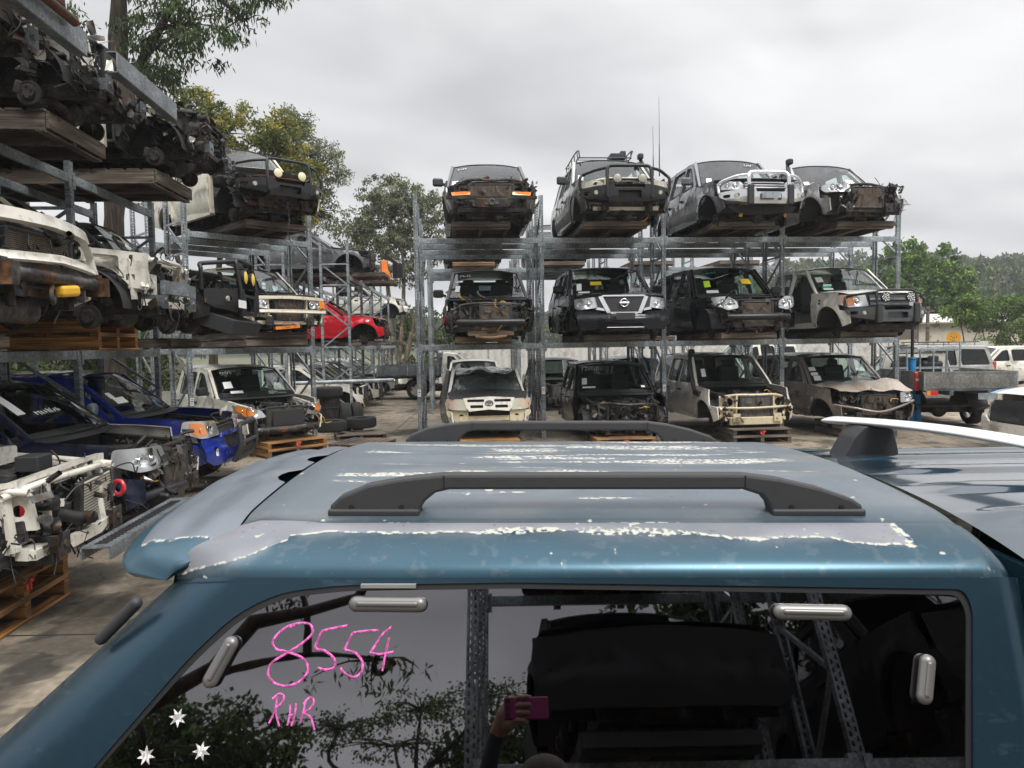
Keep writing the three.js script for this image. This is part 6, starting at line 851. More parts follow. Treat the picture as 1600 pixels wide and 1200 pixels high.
// ---------------------------------------------------------------- front rack, on the ground
const groundPallet = (R, bay, pitch, nose, label, o = {}) => { const p = onRack(R, (bay + 0.5) * pitch + (o.dx || 0), 0.004, nose - 0.75); return makePallet(label, { w: 1.2, l: 1.2, kind: 'orange', mark: true, seed: bay + 40, ...o }, p, R.rotation.y + (o.yaw || 0)); };
{
  const wd = (q, t) => { const a = q * 2 - 1; return [0, -(0.10 * smooth(0.4, 1, t) * (0.6 + 0.4 * Math.cos(a * 5 + 0.6)) + 0.03 * Math.sin(q * 19) * Math.sin(t * 7)), -0.10 * smooth(0.3, 1, t) * (1 - a * a)]; };
  const crack = M([0.30, 0.40, 0.38], 0.15, 0, { transmission: 0.75, thickness: 0, ior: 1.5 });
  const c = makeCar('pickup_truck', 'white pickup with crushed roof and shattered windscreen at ground level', 'pickup truck', { seed: 31, type: 'ute', paint: P.white, roofMat: P.charcoal, roofY: 1.70, W: 0.87, hood: m.blackMatt, hoodF: 0.98, fenderMat: P.white, roofDent: (a, z) => 0.13 * smooth(-2.4, -1.25, z) * Math.abs(Math.sin(a * 2.6 + 0.4)) + 0.02 * Math.sin(a * 11 + z * 5), wsDent: wd, wsMat: crack, skip: ['doorR'] });
  part('loose_door', panelGeo(roundPoly([[-1.6, 0.42], [-0.64, 0.42], [-0.64, 1.12], [-1.1, 1.6], [-1.6, 1.62]], 0.05), (z, y) => [-(c.d.X(z, y) + 0.03 + 0.55 * (-0.6 - z) * 0.25), y, z], { flange: 0.05 }), P.charcoal, c);
  const cr = new MB(); chaos(rng(55), 46, (i, R) => { const q = R(0.05, 0.95), t = R(0.1, 0.95), pts = []; let a = q, b = t; for (let k = 0; k < 4; k++) { pts.push([a, b]); a += R(-0.08, 0.08); b += R(-0.14, 0.14); a = clamp(a, 0.03, 0.97); b = clamp(b, 0.05, 0.95); } cr.tube(pts.map(([u, v]) => { const p = c.d.wsP(u, v), w = wd(u, v); return [p[0] + w[0], p[1] + w[1] + 0.004, p[2] + w[2] + 0.008]; }), 0.0025, 3, 8); }); cr.build('crack', m.light, c);
  for (const s of [-1, 1]) headlight(c, s, { shape: [[0.44, 0.74], [0.78, 0.76], [0.88, 0.84], [0.87, 0.98], [0.50, 0.97]], lens: m.lensFog, amber: 0.5 });
  const up = sym([[0, 0.76], [0.40, 0.72], [0.46, 0.80], [0.52, 0.99], [0, 1.02]].map(([x, y]) => [-x, y])).reverse(); const slot = (x0, x1, y0, y1) => [[x0, y0], [x1, y0], [x1, y1], [x0, y1]].reverse();
  fascia(c, up, { mat: P.white, name: 'grille', off: 0.03, flange: 0.04, holes: [slot(-0.44, -0.10, 0.91, 0.965), slot(0.10, 0.44, 0.91, 0.965), slot(-0.38, -0.12, 0.79, 0.85), slot(0.12, 0.38, 0.79, 0.85)].map((h) => roundPoly(h, 0.02)) }); fascia(c, [[-0.5, 0.74], [0.5, 0.74], [0.5, 1.0], [-0.5, 1.0]], { mat: m.blackMatt, name: 'grille_back', off: -0.03 });
  { const z = c.d.fz(0, 0.88) + 0.045, e = grp('badge', c); new MB().add(new THREE.TorusGeometry(0.075, 0.010, 6, 28).scale(1, 0.72, 1), mtx(0, 0.885, z)).add(new THREE.TorusGeometry(0.045, 0.008, 6, 20).scale(1, 0.5, 1), mtx(0, 0.91, z + 0.003)).add(new THREE.TorusGeometry(0.046, 0.008, 6, 20).scale(0.5, 1, 1), mtx(0, 0.885, z + 0.003)).build('ring', m.galvDark, e); }
  const lw = new MB(); for (const s of [-1, 1]) { const o2 = roundPoly([[s * 0.42, 0.50], [s * 0.62, 0.46], [s * 0.86, 0.66], [s * 0.86, 0.74], [s * 0.42, 0.74]], 0.03); if (s < 0) o2.reverse(); lw.add(panelGeo(o2, (x, y) => [x, y, c.d.fz(x, y) - 0.04], { holes: [circle(s * 0.56, 0.62, 0.05, 8).reverse()], flange: 0.03 })); } lw.bar([-0.6, 0.58, 0.60], [0.6, 0.58, 0.60], 0.05, 0.10).build('bumper_mount', P.yellowed, c); strippedFront(c, { support: m.rustDark, radiator: true, fins: m.finsBrown, yT: 0.9, dz: -0.12, detail: 0.6 });
  place(c, rackC, 0, 2.69, 0, 1.35, { dx: 0.10, lift: 0.30, pitchUp: -0.06 }); groundPallet(rackC, 0, 2.69, 1.5, 'orange pallet with red mark under the crushed white pickup', { dx: 0.1 });
}
{
  const c = makeCar('pickup_truck', 'black wreck with fully gutted nose on an orange pallet at ground level', 'pickup truck', { seed: 32, type: 'ute', paint: P.black, roofY: 1.78, W: 0.93, hoodF: 1.02, mirrorL: m.plastic, stickers: [[0.08, 0.42, 0.09, 0.16, m.paper], [0.14, 0.2, 0.22, 0.04, m.paper], [0.88, 0.2, 0.07, 0.05, m.paper]], chalk: [0.10, 0.84, 5], skip: ['fenderR'] });
  strippedFront(c, { support: m.mid, radiator: false, detail: 2.2, bend: 0.05, dz: -0.05 }); torn(c, [0, 0.62, 0.5], 40, [m.mid, m.dark, m.rustDark], [0.7, 0.22, 0.1], 33); torn(c, [-0.8, 0.66, 0.0], 14, [P.black, m.light], [0.1, 0.25, 0.35], 34);
  place(c, rackC, 1, 2.69, 0, 1.5, { dx: 0.22, lift: 0.20 }); groundPallet(rackC, 1, 2.69, 1.7, 'orange pallet with red mark under the gutted black wreck', { dx: 0.12 });
}
{
  const c = makeCar('wagon', 'white wagon with snorkel and yellowed open nose at ground level', 'car', { seed: 33, paint: P.white, roofY: 1.79, W: 0.90, hoodF: 1.03, roofMat: P.silver, stickers: [[0.09, 0.42, 0.08, 0.20, m.paper]], fenderEnd: 0.58, wipers: true });
  strippedFront(c, { support: P.yellowed, fins: m.fins, radW: 0.60, detail: 0.9, bend: 0.03, rail: P.yellowed }); snorkel(c, -1, 0); torn(c, [0.72, 0.6, 0.5], 8, [P.yellowed, m.dark], [0.1, 0.12, 0.1], 35); torn(c, [-0.55, 0.52, 0.55], 6, [P.yellowed], [0.15, 0.08, 0.05], 36);
  new MB().tube([[-0.78, 0.70, 0.50], [-0.3, 0.69, 0.66], [0.3, 0.70, 0.66], [0.80, 0.71, 0.50]], 0.025, 6).rbox(1.1, 0.16, 0.08, 0, 0.43, 0.62).build('cross_member', P.yellowed, c);
  place(c, rackC, 2, 2.69, 0, 1.65, { dx: 0.12, lift: 0.34, yaw: 0.02 }); groundPallet(rackC, 2, 2.69, 1.9, 'grey pallet stack with red mark under the white snorkel wagon', { dx: 0.15, kind: 'grey', stack: 2 });
}
{
  const c = makeCar('wagon', 'brownish silver wagon with buckled bonnet at ground level on the right', 'car', { seed: 34, paint: P.taupe, roofY: 1.78, W: 0.92, hood: paint([0.50, 0.43, 0.37], 0.5), hoodF: 1.0, hoodBend: (a, t) => 0.12 * Math.exp(-Math.pow((t - 0.55 + 0.2 * a) / 0.28, 2)) * (0.6 + 0.4 * a) + 0.02 * Math.sin(a * 9 + t * 4), stickers: [[0.05, 0.55, 0.12, 0.10, m.paper], [0.06, 0.36, 0.12, 0.08, m.paper], [0.08, 0.2, 0.12, 0.12, m.paper]] });
  strippedFront(c, { support: m.dark, detail: 1.5, bend: 0.1, radiator: true, fins: m.finsBrown }); headlight(c, 1, { shape: [[0.48, 0.76], [0.86, 0.78], [0.90, 0.86], [0.88, 0.97], [0.50, 0.97]] }); new MB().tube([[-0.86, 0.72, 0.42], [-0.5, 0.66, 0.62], [-0.05, 0.58, 0.74], [0.4, 0.66, 0.68], [0.86, 0.78, 0.52]], 0.03, 6).build('bumper_strip', P.taupe, c); torn(c, [0, 0.46, 0.55], 26, [P.taupe, m.dark, m.rustDark], [0.7, 0.1, 0.1], 37); torn(c, [-0.62, 0.86, 0.5], 6, [m.mid, m.chrome], [0.12, 0.07, 0.05], 38);
  place(c, rackC, 3, 2.69, 0, 1.5, { dx: 0.1, lift: 0.30, yaw: 0.03 }); groundPallet(rackC, 3, 2.69, 1.4, 'dark grey pallet stack under the brownish silver wagon', { dx: 0.0, kind: 'grey', stack: 2, mark: false });
}
// ---------------------------------------------------------------- near left rack
const pA = (bay, lv, car, nose, o = {}) => place(car, rackA, bay, 2.61, lv === 0 ? 0 : lv === 1 ? L1 : L2, nose, o);
const palA = (bay, lv, label, front, o) => longPallet(rackA, bay, 2.61, lv === 1 ? L1 : L2, label, front, o);
{
  const c = makeCar('pickup_truck', 'white wreck stripped to its white radiator frame, nearest on the ground at left', 'pickup truck', { seed: 41, type: 'ute', paint: P.white, roofY: 1.74, hoodF: 1.0, support: P.white, guards: P.white, skip: ['fenderR', 'fenderL'], tint: true });
  strippedFront(c, { support: P.white, detail: 1.9, radiator: false, open: true, wire: m.black }); const d = c.d;
  new MB().tube([[-0.1, 0.86, 0.2], [-0.25, 0.74, 0.42], [-0.12, 0.62, 0.62], [0.06, 0.58, 0.66]], 0.05, 10, 30).build('intake_hose', m.hose, c); new MB().torus(0.055, 0.012, -0.2, 0.775, 0.38, 0.6, 0.5).torus(0.05, 0.012, 0.05, 0.93, 0.5, 1.2).build('hose_clamp', m.redLens, c);
  { const W = P.white, fr = new MB(); const strip = (pts, w, t) => { for (let i = 0; i < pts.length - 1; i++) fr.bar(pts[i], pts[i + 1], w, t); };
    strip([[-0.76, 0.99, d.cowl], [-0.76, 0.985, -0.1], [-0.72, 0.965, 0.30], [-0.62, 0.975, 0.46]], 0.075, 0.03); strip([[-0.64, 0.975, 0.45], [-0.3, 1.0, 0.50], [0.2, 1.01, 0.50], [0.70, 0.99, 0.44]], 0.06, 0.03); strip([[-0.64, 0.955, 0.485], [0.68, 0.965, 0.47]], 0.02, 0.09);
    strip([[-0.75, 0.97, -0.10], [-0.74, 0.74, 0.02], [-0.70, 0.62, 0.16]], 0.10, 0.05); strip([[-0.74, 0.62, -0.2], [-0.72, 0.58, 0.18], [-0.62, 0.50, 0.46]], 0.09, 0.05); strip([[-0.64, 0.48, 0.50], [-0.2, 0.46, 0.60], [0.3, 0.46, 0.60], [0.70, 0.48, 0.50]], 0.10, 0.09); strip([[-0.42, 0.96, 0.50], [-0.43, 0.78, 0.52], [-0.40, 0.74, 0.53]], 0.05, 0.03); strip([[-0.42, 0.80, 0.53], [-0.22, 0.76, 0.58]], 0.03, 0.06); strip([[0.30, 0.97, 0.50], [0.32, 0.74, 0.58], [0.31, 0.50, 0.62]], 0.06, 0.025); strip([[0.31, 0.76, 0.60], [0.60, 0.76, 0.55]], 0.03, 0.07); strip([[0.68, 0.98, 0.44], [0.70, 0.5, 0.48]], 0.07, 0.03); strip([[-0.62, 0.72, 0.42], [-0.64, 0.5, 0.48]], 0.05, 0.03);
    fr.build('radiator_support', W, c);
    new MB().panel(roundPoly([[-0.62, 0.96], [0.66, 0.96], [0.66, 1.10], [0.1, 1.13], [-0.5, 1.12]], 0.03), (x, y) => [x, y, -0.22 + 0.02 * Math.sin(x * 9)], { holes: [circle(-0.3, 1.05, 0.02, 8).reverse(), circle(-0.1, 1.03, 0.016, 8).reverse(), circle(0.35, 1.04, 0.02, 8).reverse(), [[0.02, 1.02], [0.02, 1.08], [0.16, 1.08], [0.16, 1.02]]], flange: 0.05 }).build('cowl_panel', W, c); for (const x of [-0.42, 0.2]) new MB().torus(0.05, 0.008, x, 1.14, -0.22, 0, 0.4).build('lifting_loop', m.light, c);
    new MB().panel(roundPoly([[-0.55, 0.50], [-0.05, 0.52], [-0.02, 0.86], [-0.30, 0.93], [-0.55, 0.86]], 0.05).map(([a, b]) => [a, b]), (z, y) => [-0.70 + 0.05 * Math.sin(y * 8), y, z], { holes: [circle(-0.30, 0.70, 0.11, 14).reverse()], flange: 0.04 }).build('strut_tower', W, c);
    const ic = grp('intercooler', c, [0.26, 0, 0.545], [0.06, 0.1, 0]); new MB().box(0.62, 0.36, 0.03, 0, 0.70, -0.012).build('core_back', m.dark, ic); const fn = new MB(); for (let i = 0; i < 15; i++) fn.box(0.60, 0.011, 0.03, 0, 0.535 + i * 0.0235, 0.006); const q = fn.build('fin', M([0.55, 0.51, 0.44], 0.5, 0.3), ic); q.userData.kind = 'stuff'; for (const x of [-0.33, 0.33]) new MB().rbox(0.06, 0.38, 0.06, x, 0.70, 0).build('tank', m.mid, ic);
    new MB().torus(0.06, 0.02, 0.66, 0.70, 0.60, 0.3, 1.2, 0, 16).build('red_clip', m.redLens, c); new MB().grid(6, 4, (u, v) => [-0.28 + 0.1 * u, 0.66 + 0.2 * v * (1 - 0.3 * u), 0.30 + 0.05 * Math.sin(u * 3)]).build('red_tag', m.redLens, c); torn(c, [-0.3, 0.53, 0.46], 8, [P.white, m.dark], [0.3, 0.03, 0.08], 141); }
  new MB().rbox(0.22, 0.13, 0.18, 0.12, 1.02, 0.2).build('fuse_box', m.plastic, c); const cb = grp('channel_beam', c), b = new MB(); b.box(1.7, 0.012, 0.20, 0.25, 0.50, 0.98).box(1.7, 0.09, 0.012, 0.25, 0.455, 1.08).box(1.7, 0.09, 0.012, 0.25, 0.455, 0.88); b.build('channel', m.galvDark, cb); const sl = new MB(); for (let i = 0; i < 24; i++) sl.box(0.045, 0.004, 0.09, -0.5 + i * 0.062, 0.508, 0.98, 0, 0.3); sl.build('slot', m.black, cb);
  new MB().tube([[0.5, 0.62, 0.72], [0.62, 0.5, 0.86], [0.64, 0.2, 0.90], [0.62, -0.1, 0.94]], 0.007, 5).build('dangling_cable', m.black, c);
  pA(0, 0, c, 2.12, { lift: 0.50, dx: -0.1 });
  const p = onRack(rackA, 1.05, 0.004, 0.98); makePallet('orange pallet stack with red mark, nearest at the lower left', { w: 1.2, l: 1.2, kind: 'orange', stack: 2, mark: true, seed: 61, bearer: 0.13 }, p, rackA.rotation.y); const p2 = onRack(rackA, 1.1, 0.004, -0.2); makePallet('orange pallet stack hidden under the cab of the nearest wreck', { w: 1.2, l: 1.2, kind: 'orange', stack: 2, seed: 62, bearer: 0.13 }, p2, rackA.rotation.y);
}
{
  const c = makeCar('pickup_truck', 'navy pickup with large clear headlight and no grille in the near left rack', 'pickup truck', { seed: 42, type: 'ute', paint: P.navy, roofY: 1.76, W: 0.92, belt: 1.14, hoodC: 1.14, hoodF: 1.04, mirrorR: m.chrome, wipers: true, chalk: [0.25, 0.45, 9], stickers: [[0.12, 0.65, 0.10, 0.26, m.paper]], fenderEnd: 0.60, fenderL: P.white });
  strippedFront(c, { support: m.dark, detail: 2, radW: 0.66, fins: m.fins, yT: 0.98 }); headlight(c, -1, { shape: [[0.36, 0.80], [0.80, 0.78], [0.93, 0.88], [0.90, 1.04], [0.42, 1.02]] }); new MB().rbox(0.5, 0.2, 0.3, -0.35, 0.46, 0.6, 0.2, 0, 0.1, 0.04).tube([[-0.75, 0.5, 0.5], [-0.4, 0.52, 0.68], [0, 0.5, 0.7]], 0.06, 8).build('undertray', m.black, c); torn(c, [-0.62, 0.72, 0.55], 10, [m.white, m.dark, m.mid], [0.18, 0.08, 0.08], 43);
  pA(1, 0, c, 1.85, { lift: 0.34 }); const p = onRack(rackA, 3.9, 0.004, 1.0); makePallet('grey pallet under the navy pickup', { seed: 63 }, p, rackA.rotation.y);
}
{
  const c = makeCar('pickup_truck', 'bright blue pickup with black nudge bar and wheel arch flares in the left rack', 'pickup truck', { seed: 43, type: 'ute', paint: P.blue, roofY: 1.78, W: 0.93, belt: 1.15, hoodC: 1.14, hoodF: 1.06, flares: true, mirrorR: m.galv, wipers: true, wheels: true, rim: m.galvDark, stickers: [[0.10, 0.5, 0.08, 0.1, m.paper], [0.16, 0.36, 0.20, 0.10, m.paper]], chalk: [0.5, 0.6, 4], tub: true });
  strippedFront(c, { support: m.dark, detail: 1, yT: 0.96, radiator: true }); for (const s of [-1, 1]) headlight(c, s, { shape: [[0.40, 0.82], [0.80, 0.80], [0.93, 0.90], [0.90, 1.06], [0.46, 1.03]], amber: 0.28 });
  fascia(c, sym([[0, 0.40], [0.80, 0.42], [0.93, 0.50], [0.93, 0.80], [0.46, 0.79], [0.40, 0.86], [0, 0.86]].map(([x, y]) => [-x, y])).reverse(), { mat: P.blue, name: 'front_bumper', off: 0.03, holes: [roundPoly([[-0.40, 0.62], [-0.40, 0.80], [0.40, 0.80], [0.40, 0.62]], 0.03), circle(-0.70, 0.60, 0.07).reverse(), circle(0.70, 0.60, 0.07).reverse()] });
  fascia(c, [[-0.42, 0.60], [0.42, 0.60], [0.42, 0.82], [-0.42, 0.82]], { mat: m.meshGrille, name: 'lower_grille', off: -0.01 }); for (const s of [-1, 1]) { const z = c.d.fz(s * 0.7, 0.6); new MB().add(new THREE.LatheGeometry([[0.001, 0], [0.04, 0.015], [0.062, 0.05], [0.07, 0.05]].map((p) => new THREE.Vector2(...p)), 18), mtx(s * 0.70, 0.60, z + 0.03, Math.PI / 2)).build('fog_lamp', m.chrome, c); }
  const nb = grp('nudge_bar', c), z = c.d.zn + 0.12; new MB().tube([[-0.42, 0.42, z - 0.06], [-0.42, 0.62, z + 0.04], [-0.41, 0.88, z + 0.03], [-0.34, 0.95, z + 0.02], [0.34, 0.95, z + 0.02], [0.41, 0.88, z + 0.03], [0.42, 0.62, z + 0.04], [0.42, 0.42, z - 0.06]], 0.038, 10, 60, 0.3).tube([[-0.42, 0.68, z + 0.04], [0.42, 0.68, z + 0.04]], 0.03, 8, 4).build('hoop', m.plastic, nb); new MB().panel(roundPoly([[-0.42, 0.42], [0.42, 0.42], [0.40, 0.60], [-0.40, 0.60]], 0.03), (x, y) => [x, y, z + 0.02 - 0.3 * Math.max(0, 0.5 - y)], { holes: [-0.24, -0.12, 0, 0.12, 0.24].map((x) => roundPoly([[x - 0.03, 0.47], [x - 0.03, 0.55], [x + 0.03, 0.55], [x + 0.03, 0.47]], 0.01)) }).build('skid_plate', m.plastic, nb);
  pA(2, 0, c, 1.62, { lift: 0.34, dx: 0.02 });
}
{
  const c = makeCar('van', 'dusty pale van with opened brown front, nearest on the middle shelf at left', 'van', { seed: 44, paint: P.greyWhite, roofY: 1.9, W: 0.92, hoodF: 1.06, skip: ['fenderR'], hood: false });
  strippedFront(c, { support: m.mid, fins: m.finsBrown, radW: 0.86, detail: 1.8, rail: m.mid }); fascia(c, sym([[0, 0.98], [0.66, 0.96], [0.84, 0.84], [0.88, 0.50], [0.92, 0.50], [0.93, 0.90], [0.72, 1.05], [0, 1.07]].map(([x, y]) => [-x, y])).reverse(), { mat: P.white, name: 'front_panel', off: 0.06, flange: 0.06 }); fascia(c, sym([[0, 0.70], [0.8, 0.66], [0.8, 0.72], [0, 0.76]].map(([x, y]) => [-x, y])).reverse(), { mat: P.white, name: 'front_bar', off: 0.06 });
  new MB().cyl([-0.6, 0.58, 0.72], [0.6, 0.58, 0.72], 0.055).box(1.5, 0.07, 0.1, 0, 0.64, 0.68).box(0.1, 0.16, 0.16, -0.68, 0.56, 0.72).box(0.1, 0.16, 0.16, 0.68, 0.56, 0.72).build('cross_member', m.mid, c); new MB().torus(0.06, 0.018, -0.1, 0.44, 0.74, 0, 0.3).cyl([-0.1, 0.50, 0.74], [-0.1, 0.56, 0.72], 0.02).build('tow_hook', m.dark, c); new MB().rbox(0.26, 0.09, 0.10, 0.12, 0.49, 0.74, 0, 0, 0.1, 0.03).build('hook_cover', m.strap, c); new MB().rbox(0.7, 0.20, 0.5, -0.3, 0.34, 0.35, 0.1, 0, 0, 0.08).build('sump', m.mid, c);
  pA(0, 1, c, 1.85, { lift: 0.32 }); palA(0, 1, 'grey skid under the dusty van at left edge', 1.0, { w: 1.3 });
}
{
  const c = makeCar('pickup_truck', 'black pickup nose with bare white inner wing on the middle shelf at left', 'pickup truck', { seed: 45, type: 'ute', paint: P.blackDust, roofY: 1.74, W: 0.9, guards: P.white, hoodF: 1.0, skip: ['fenderR'], hoodC: 1.08 });
  strippedFront(c, { support: P.white, detail: 1.7, radiator: false, rail: m.galvDark });
  const gd = new MB().add(panelGeo([[-0.62, 0.98], [-0.52, 0.80], ...arc(0, d0(c).axle, 0.50, 2.5, 1.0, 10), [0.45, 0.62], [0.58, 0.60], [0.60, 0.98], [-0.1, 1.05]], (z, y) => [-0.74 + 0.06 * z - 0.03 * Math.sin(z * 9), y, z], { holes: [roundPoly([[0.0, 0.90], [0.0, 0.98], [0.34, 0.95], [0.34, 0.74], [0.22, 0.72]], 0.03), roundPoly([[0.40, 0.70], [0.40, 0.76], [0.48, 0.76], [0.48, 0.70]], 0.005)], flange: 0.05, edge: 0.08 })); gd.build('inner_wing', P.white, c); const blk = panelGeo([[-1.0, 0.45], [-0.55, 0.45], ...arc(0, d0(c).axle, 0.52, Math.PI * 0.98, Math.PI * 0.62, 8), [-0.1, 1.04], [-0.6, 1.10], [-1.0, 1.10]], (z, y) => [-(c.d.X(z, y)), y, z], { flange: 0.03 }); part('rear_wing', blk, P.blackDust, c); new MB().tube([[-0.80, 0.98, -0.7], [-0.84, 0.98, -0.2], [-0.83, 0.95, 0.0]], 0.05, 8).build('duct', m.hose, c);
  new MB().box(0.9, 0.14, 0.03, -0.3, 0.62, 0.80).box(0.5, 0.14, 0.03, -0.5, 0.62, 0.82, 0, -0.2, 0).build('front_channel', m.galvDark, c);
  pA(1, 1, c, 1.9, { lift: 0.36 }); const q = onRack(rackA, 4.30, L1 + 0.003, 0.36); makePallet('bright orange double pallet with red paint on the near left beam', { w: 1.05, l: 1.15, kind: 'orange', stack: 2, mark: true, seed: 64, bearer: 0.13, gap: 0.13 }, q, rackA.rotation.y);
}
function d0(c) { return c.d; }
{
  const c = makeCar('wagon', 'dark wagon with heavy black bull bar and yellow lamps on the middle left shelf', 'car', { seed: 46, paint: P.blackDust, roofY: 1.84, W: 0.94, hoodF: 1.04, hood: true }); strippedFront(c, { support: m.dark, detail: 0.8, dz: -0.05 });
  bullBar(c, { mat: m.black, y: 0.48, h: 0.34, W: 0.96, top: 1.26, r: 0.034, spots: [-0.2, 0.2], spotY: 0.2, spotMat: M([0.85, 0.62, 0.10], 0.3), spotR: 0.10, mid: false, slots: false, plate: m.paper, plateX: -0.55 }); new MB().rbox(1.5, 0.22, 0.5, 0, 0.36, 0.65, 0.35).build('bash_plate', m.blackMatt, c);
  pA(2, 1, c, 1.75, { lift: 0.34, dx: -0.05 }); palA(2, 1, 'dark grey skid under the bull bar wagon on the left shelf', 0.9, { w: 1.25 });
}
for (const [bay, seed, lab, nose, o] of [[0, 47, 'white wreck with grey cross member at the top left corner', 1.58, { lift: 0.16 }], [1, 48, 'white wreck with crumpled nose second along the top left shelf', 1.42, { lift: 0.38 }], [2, 49, 'white wreck with bare black nose third along the top left shelf', 1.65, { lift: 0.40 }]]) {
  const c = makeCar('pickup_truck', lab, 'pickup truck', { seed, type: 'ute', paint: bay === 2 ? P.cream : P.white, roofY: 1.76, skip: bay === 0 ? ['fenderL'] : ['fenderR', 'fenderL'], guards: bay === 2 ? m.dark : P.greyWhite, hoodF: 1.0 });
  strippedFront(c, { support: bay === 2 ? m.dark : m.mid, detail: 2, bend: 0.12, radiator: bay !== 2, fins: m.finsBrown, rail: m.galvDark, wire: m.rust }); torn(c, [-0.55, 0.78, 0.3], 26, bay === 2 ? [m.dark, m.mid, P.greyWhite] : [P.white, P.greyWhite, m.mid], [0.2, 0.25, 0.4], seed); torn(c, [0, 0.5, 0.5], 22, [m.mid, m.dark, m.light], [0.7, 0.16, 0.2], seed + 40);
  if (bay !== 0) torn(c, [-0.66, 0.98, 0.0], 12, [bay === 1 ? P.white : P.cream, m.light], [0.12, 0.08, 0.45], seed + 80); if (bay === 1) part('inner_wing', panelGeo([[-0.55, 0.86], [-0.40, 0.76], ...arc(0, c.d.axle, 0.56, 2.3, 1.1, 8), [0.5, 0.80], [0.52, 0.94], [-0.1, 1.06], [-0.55, 1.08]], (z, y) => [-0.76 + 0.05 * z - 0.02 * Math.sin(z * 11), y, z], { holes: [roundPoly([[0.05, 0.98], [0.32, 0.92], [0.32, 0.84], [0.10, 0.88]], 0.02).reverse()], flange: 0.05, edge: 0.08 }), P.white, c);
  if (bay < 2) new MB().box(1.62, 0.20, 0.012, 0, 0.60, 0.93).box(1.62, 0.012, 0.10, 0, 0.70, 0.88).box(1.62, 0.012, 0.10, 0, 0.50, 0.88).build('cross_member', m.galvDark, c); if (bay === 0) new MB().cyl([-0.5, 0.64, 0.99], [0.5, 0.66, 0.99], 0.04).rbox(0.3, 0.2, 0.2, 0.3, 0.85, 0.85).build('winch', m.rust, c);
  pA(bay, 2, c, nose, o); palA(bay, 2, ['grey skid at the top left corner of the rack', 'grey skid under the crumpled white wreck on the top left shelf', 'grey skid under the bare nosed wreck on the top left shelf'][bay], [1.0, 0.72, 0.85][bay], { w: 1.3, gap: 0.24, stack: bay === 0 ? 2 : 1, yaw: [0, 0.02, -0.02][bay], bearer: [0.14, 0.19, 0.18][bay] });
}
// ---------------------------------------------------------------- angled bay
{
  const c = makeCar('wagon', 'cream wagon with black bull bar and two pale lamps high on the angled bay', 'car', { seed: 51, paint: P.cream, roofY: 1.92, W: 0.90, belt: 1.20, hoodC: 1.16, hoodF: 1.10, hood: P.cream, skip: ['fenderR'], lean: 0.18, cladding: undefined }); strippedFront(c, { support: m.rust, detail: 1.5, fins: m.finsBrown, wire: m.rust, yT: 1.0 }); bullBar(c, { mat: m.black, y: 0.62, h: 0.26, W: 0.94, top: 1.26, spots: [-0.24, 0.24], spotY: 0.12, spotMat: M([0.80, 0.72, 0.48], 0.35), mid: false }); torn(c, [-0.7, 0.75, 0.3], 22, [m.rust, m.dark, m.light], [0.15, 0.25, 0.3], 52); new MB().tube([[0, 0.5, 0.8], [0.02, 0.2, 0.82], [-0.02, -0.1, 0.83], [0.06, -0.25, 0.85]], 0.006, 4).tube([[-0.02, -0.1, 0.83], [-0.10, -0.2, 0.84]], 0.006, 4).build('dangling_cable', m.light, c);
  place(c, rackB, 0, 2.65, L2, 1.75, { dx: -0.1, lift: 0.24 }); longPallet(rackB, 0, 2.65, L2, 'grey skid under the cream wagon on the angled bay', 1.1, { w: 1.25 });
}
{
  const c = makeCar('pickup_truck', 'cream rusty pickup with square headlights on the angled bay middle shelf', 'pickup truck', { seed: 52, type: 'ute', paint: P.cream, roofY: 1.70, W: 0.86, hoodF: 1.0, wipers: true, hood: false, fenderEnd: 0.6 }); strippedFront(c, { support: P.cream, radW: 0.5, fins: m.finsBrown, detail: 0.9, bend: 0.05, wire: m.rust }); fascia(c, sym([[0, 0.66], [0.80, 0.66], [0.84, 0.72], [0, 0.72]].map(([x, y]) => [-x, y])).reverse(), { mat: P.cream, name: 'front_bar', off: 0.02 }); fascia(c, sym([[0, 0.93], [0.82, 0.91], [0.82, 0.97], [0, 0.99]].map(([x, y]) => [-x, y])).reverse(), { mat: P.cream, name: 'bonnet_rail', off: 0.0 }); for (const s of [-1, 1]) { headlight(c, s, { shape: [[0.46, 0.74], [0.66, 0.74], [0.66, 0.90], [0.46, 0.90]], lens: m.lens }); const q = [[0.68, 0.74], [0.82, 0.74], [0.82, 0.90], [0.68, 0.90]].map(([x, y]) => [s * x, y]); fascia(c, s < 0 ? q.reverse() : q, { mat: s < 0 ? m.redLens : m.amber, name: 'indicator', off: 0.0 }); } new MB().bar([-0.3, 0.36, 0.6], [0.2, 0.40, 0.62], 0.10, 0.06).build('bracket', m.orange, c);
  place(c, rackB, 0, 2.65, L1, 1.45, { dx: 0.12, lift: 0.34 }); longPallet(rackB, 0, 2.65, L1, 'grey skid under the cream rusty pickup', 1.0, { w: 1.3, stack: 2 });
}
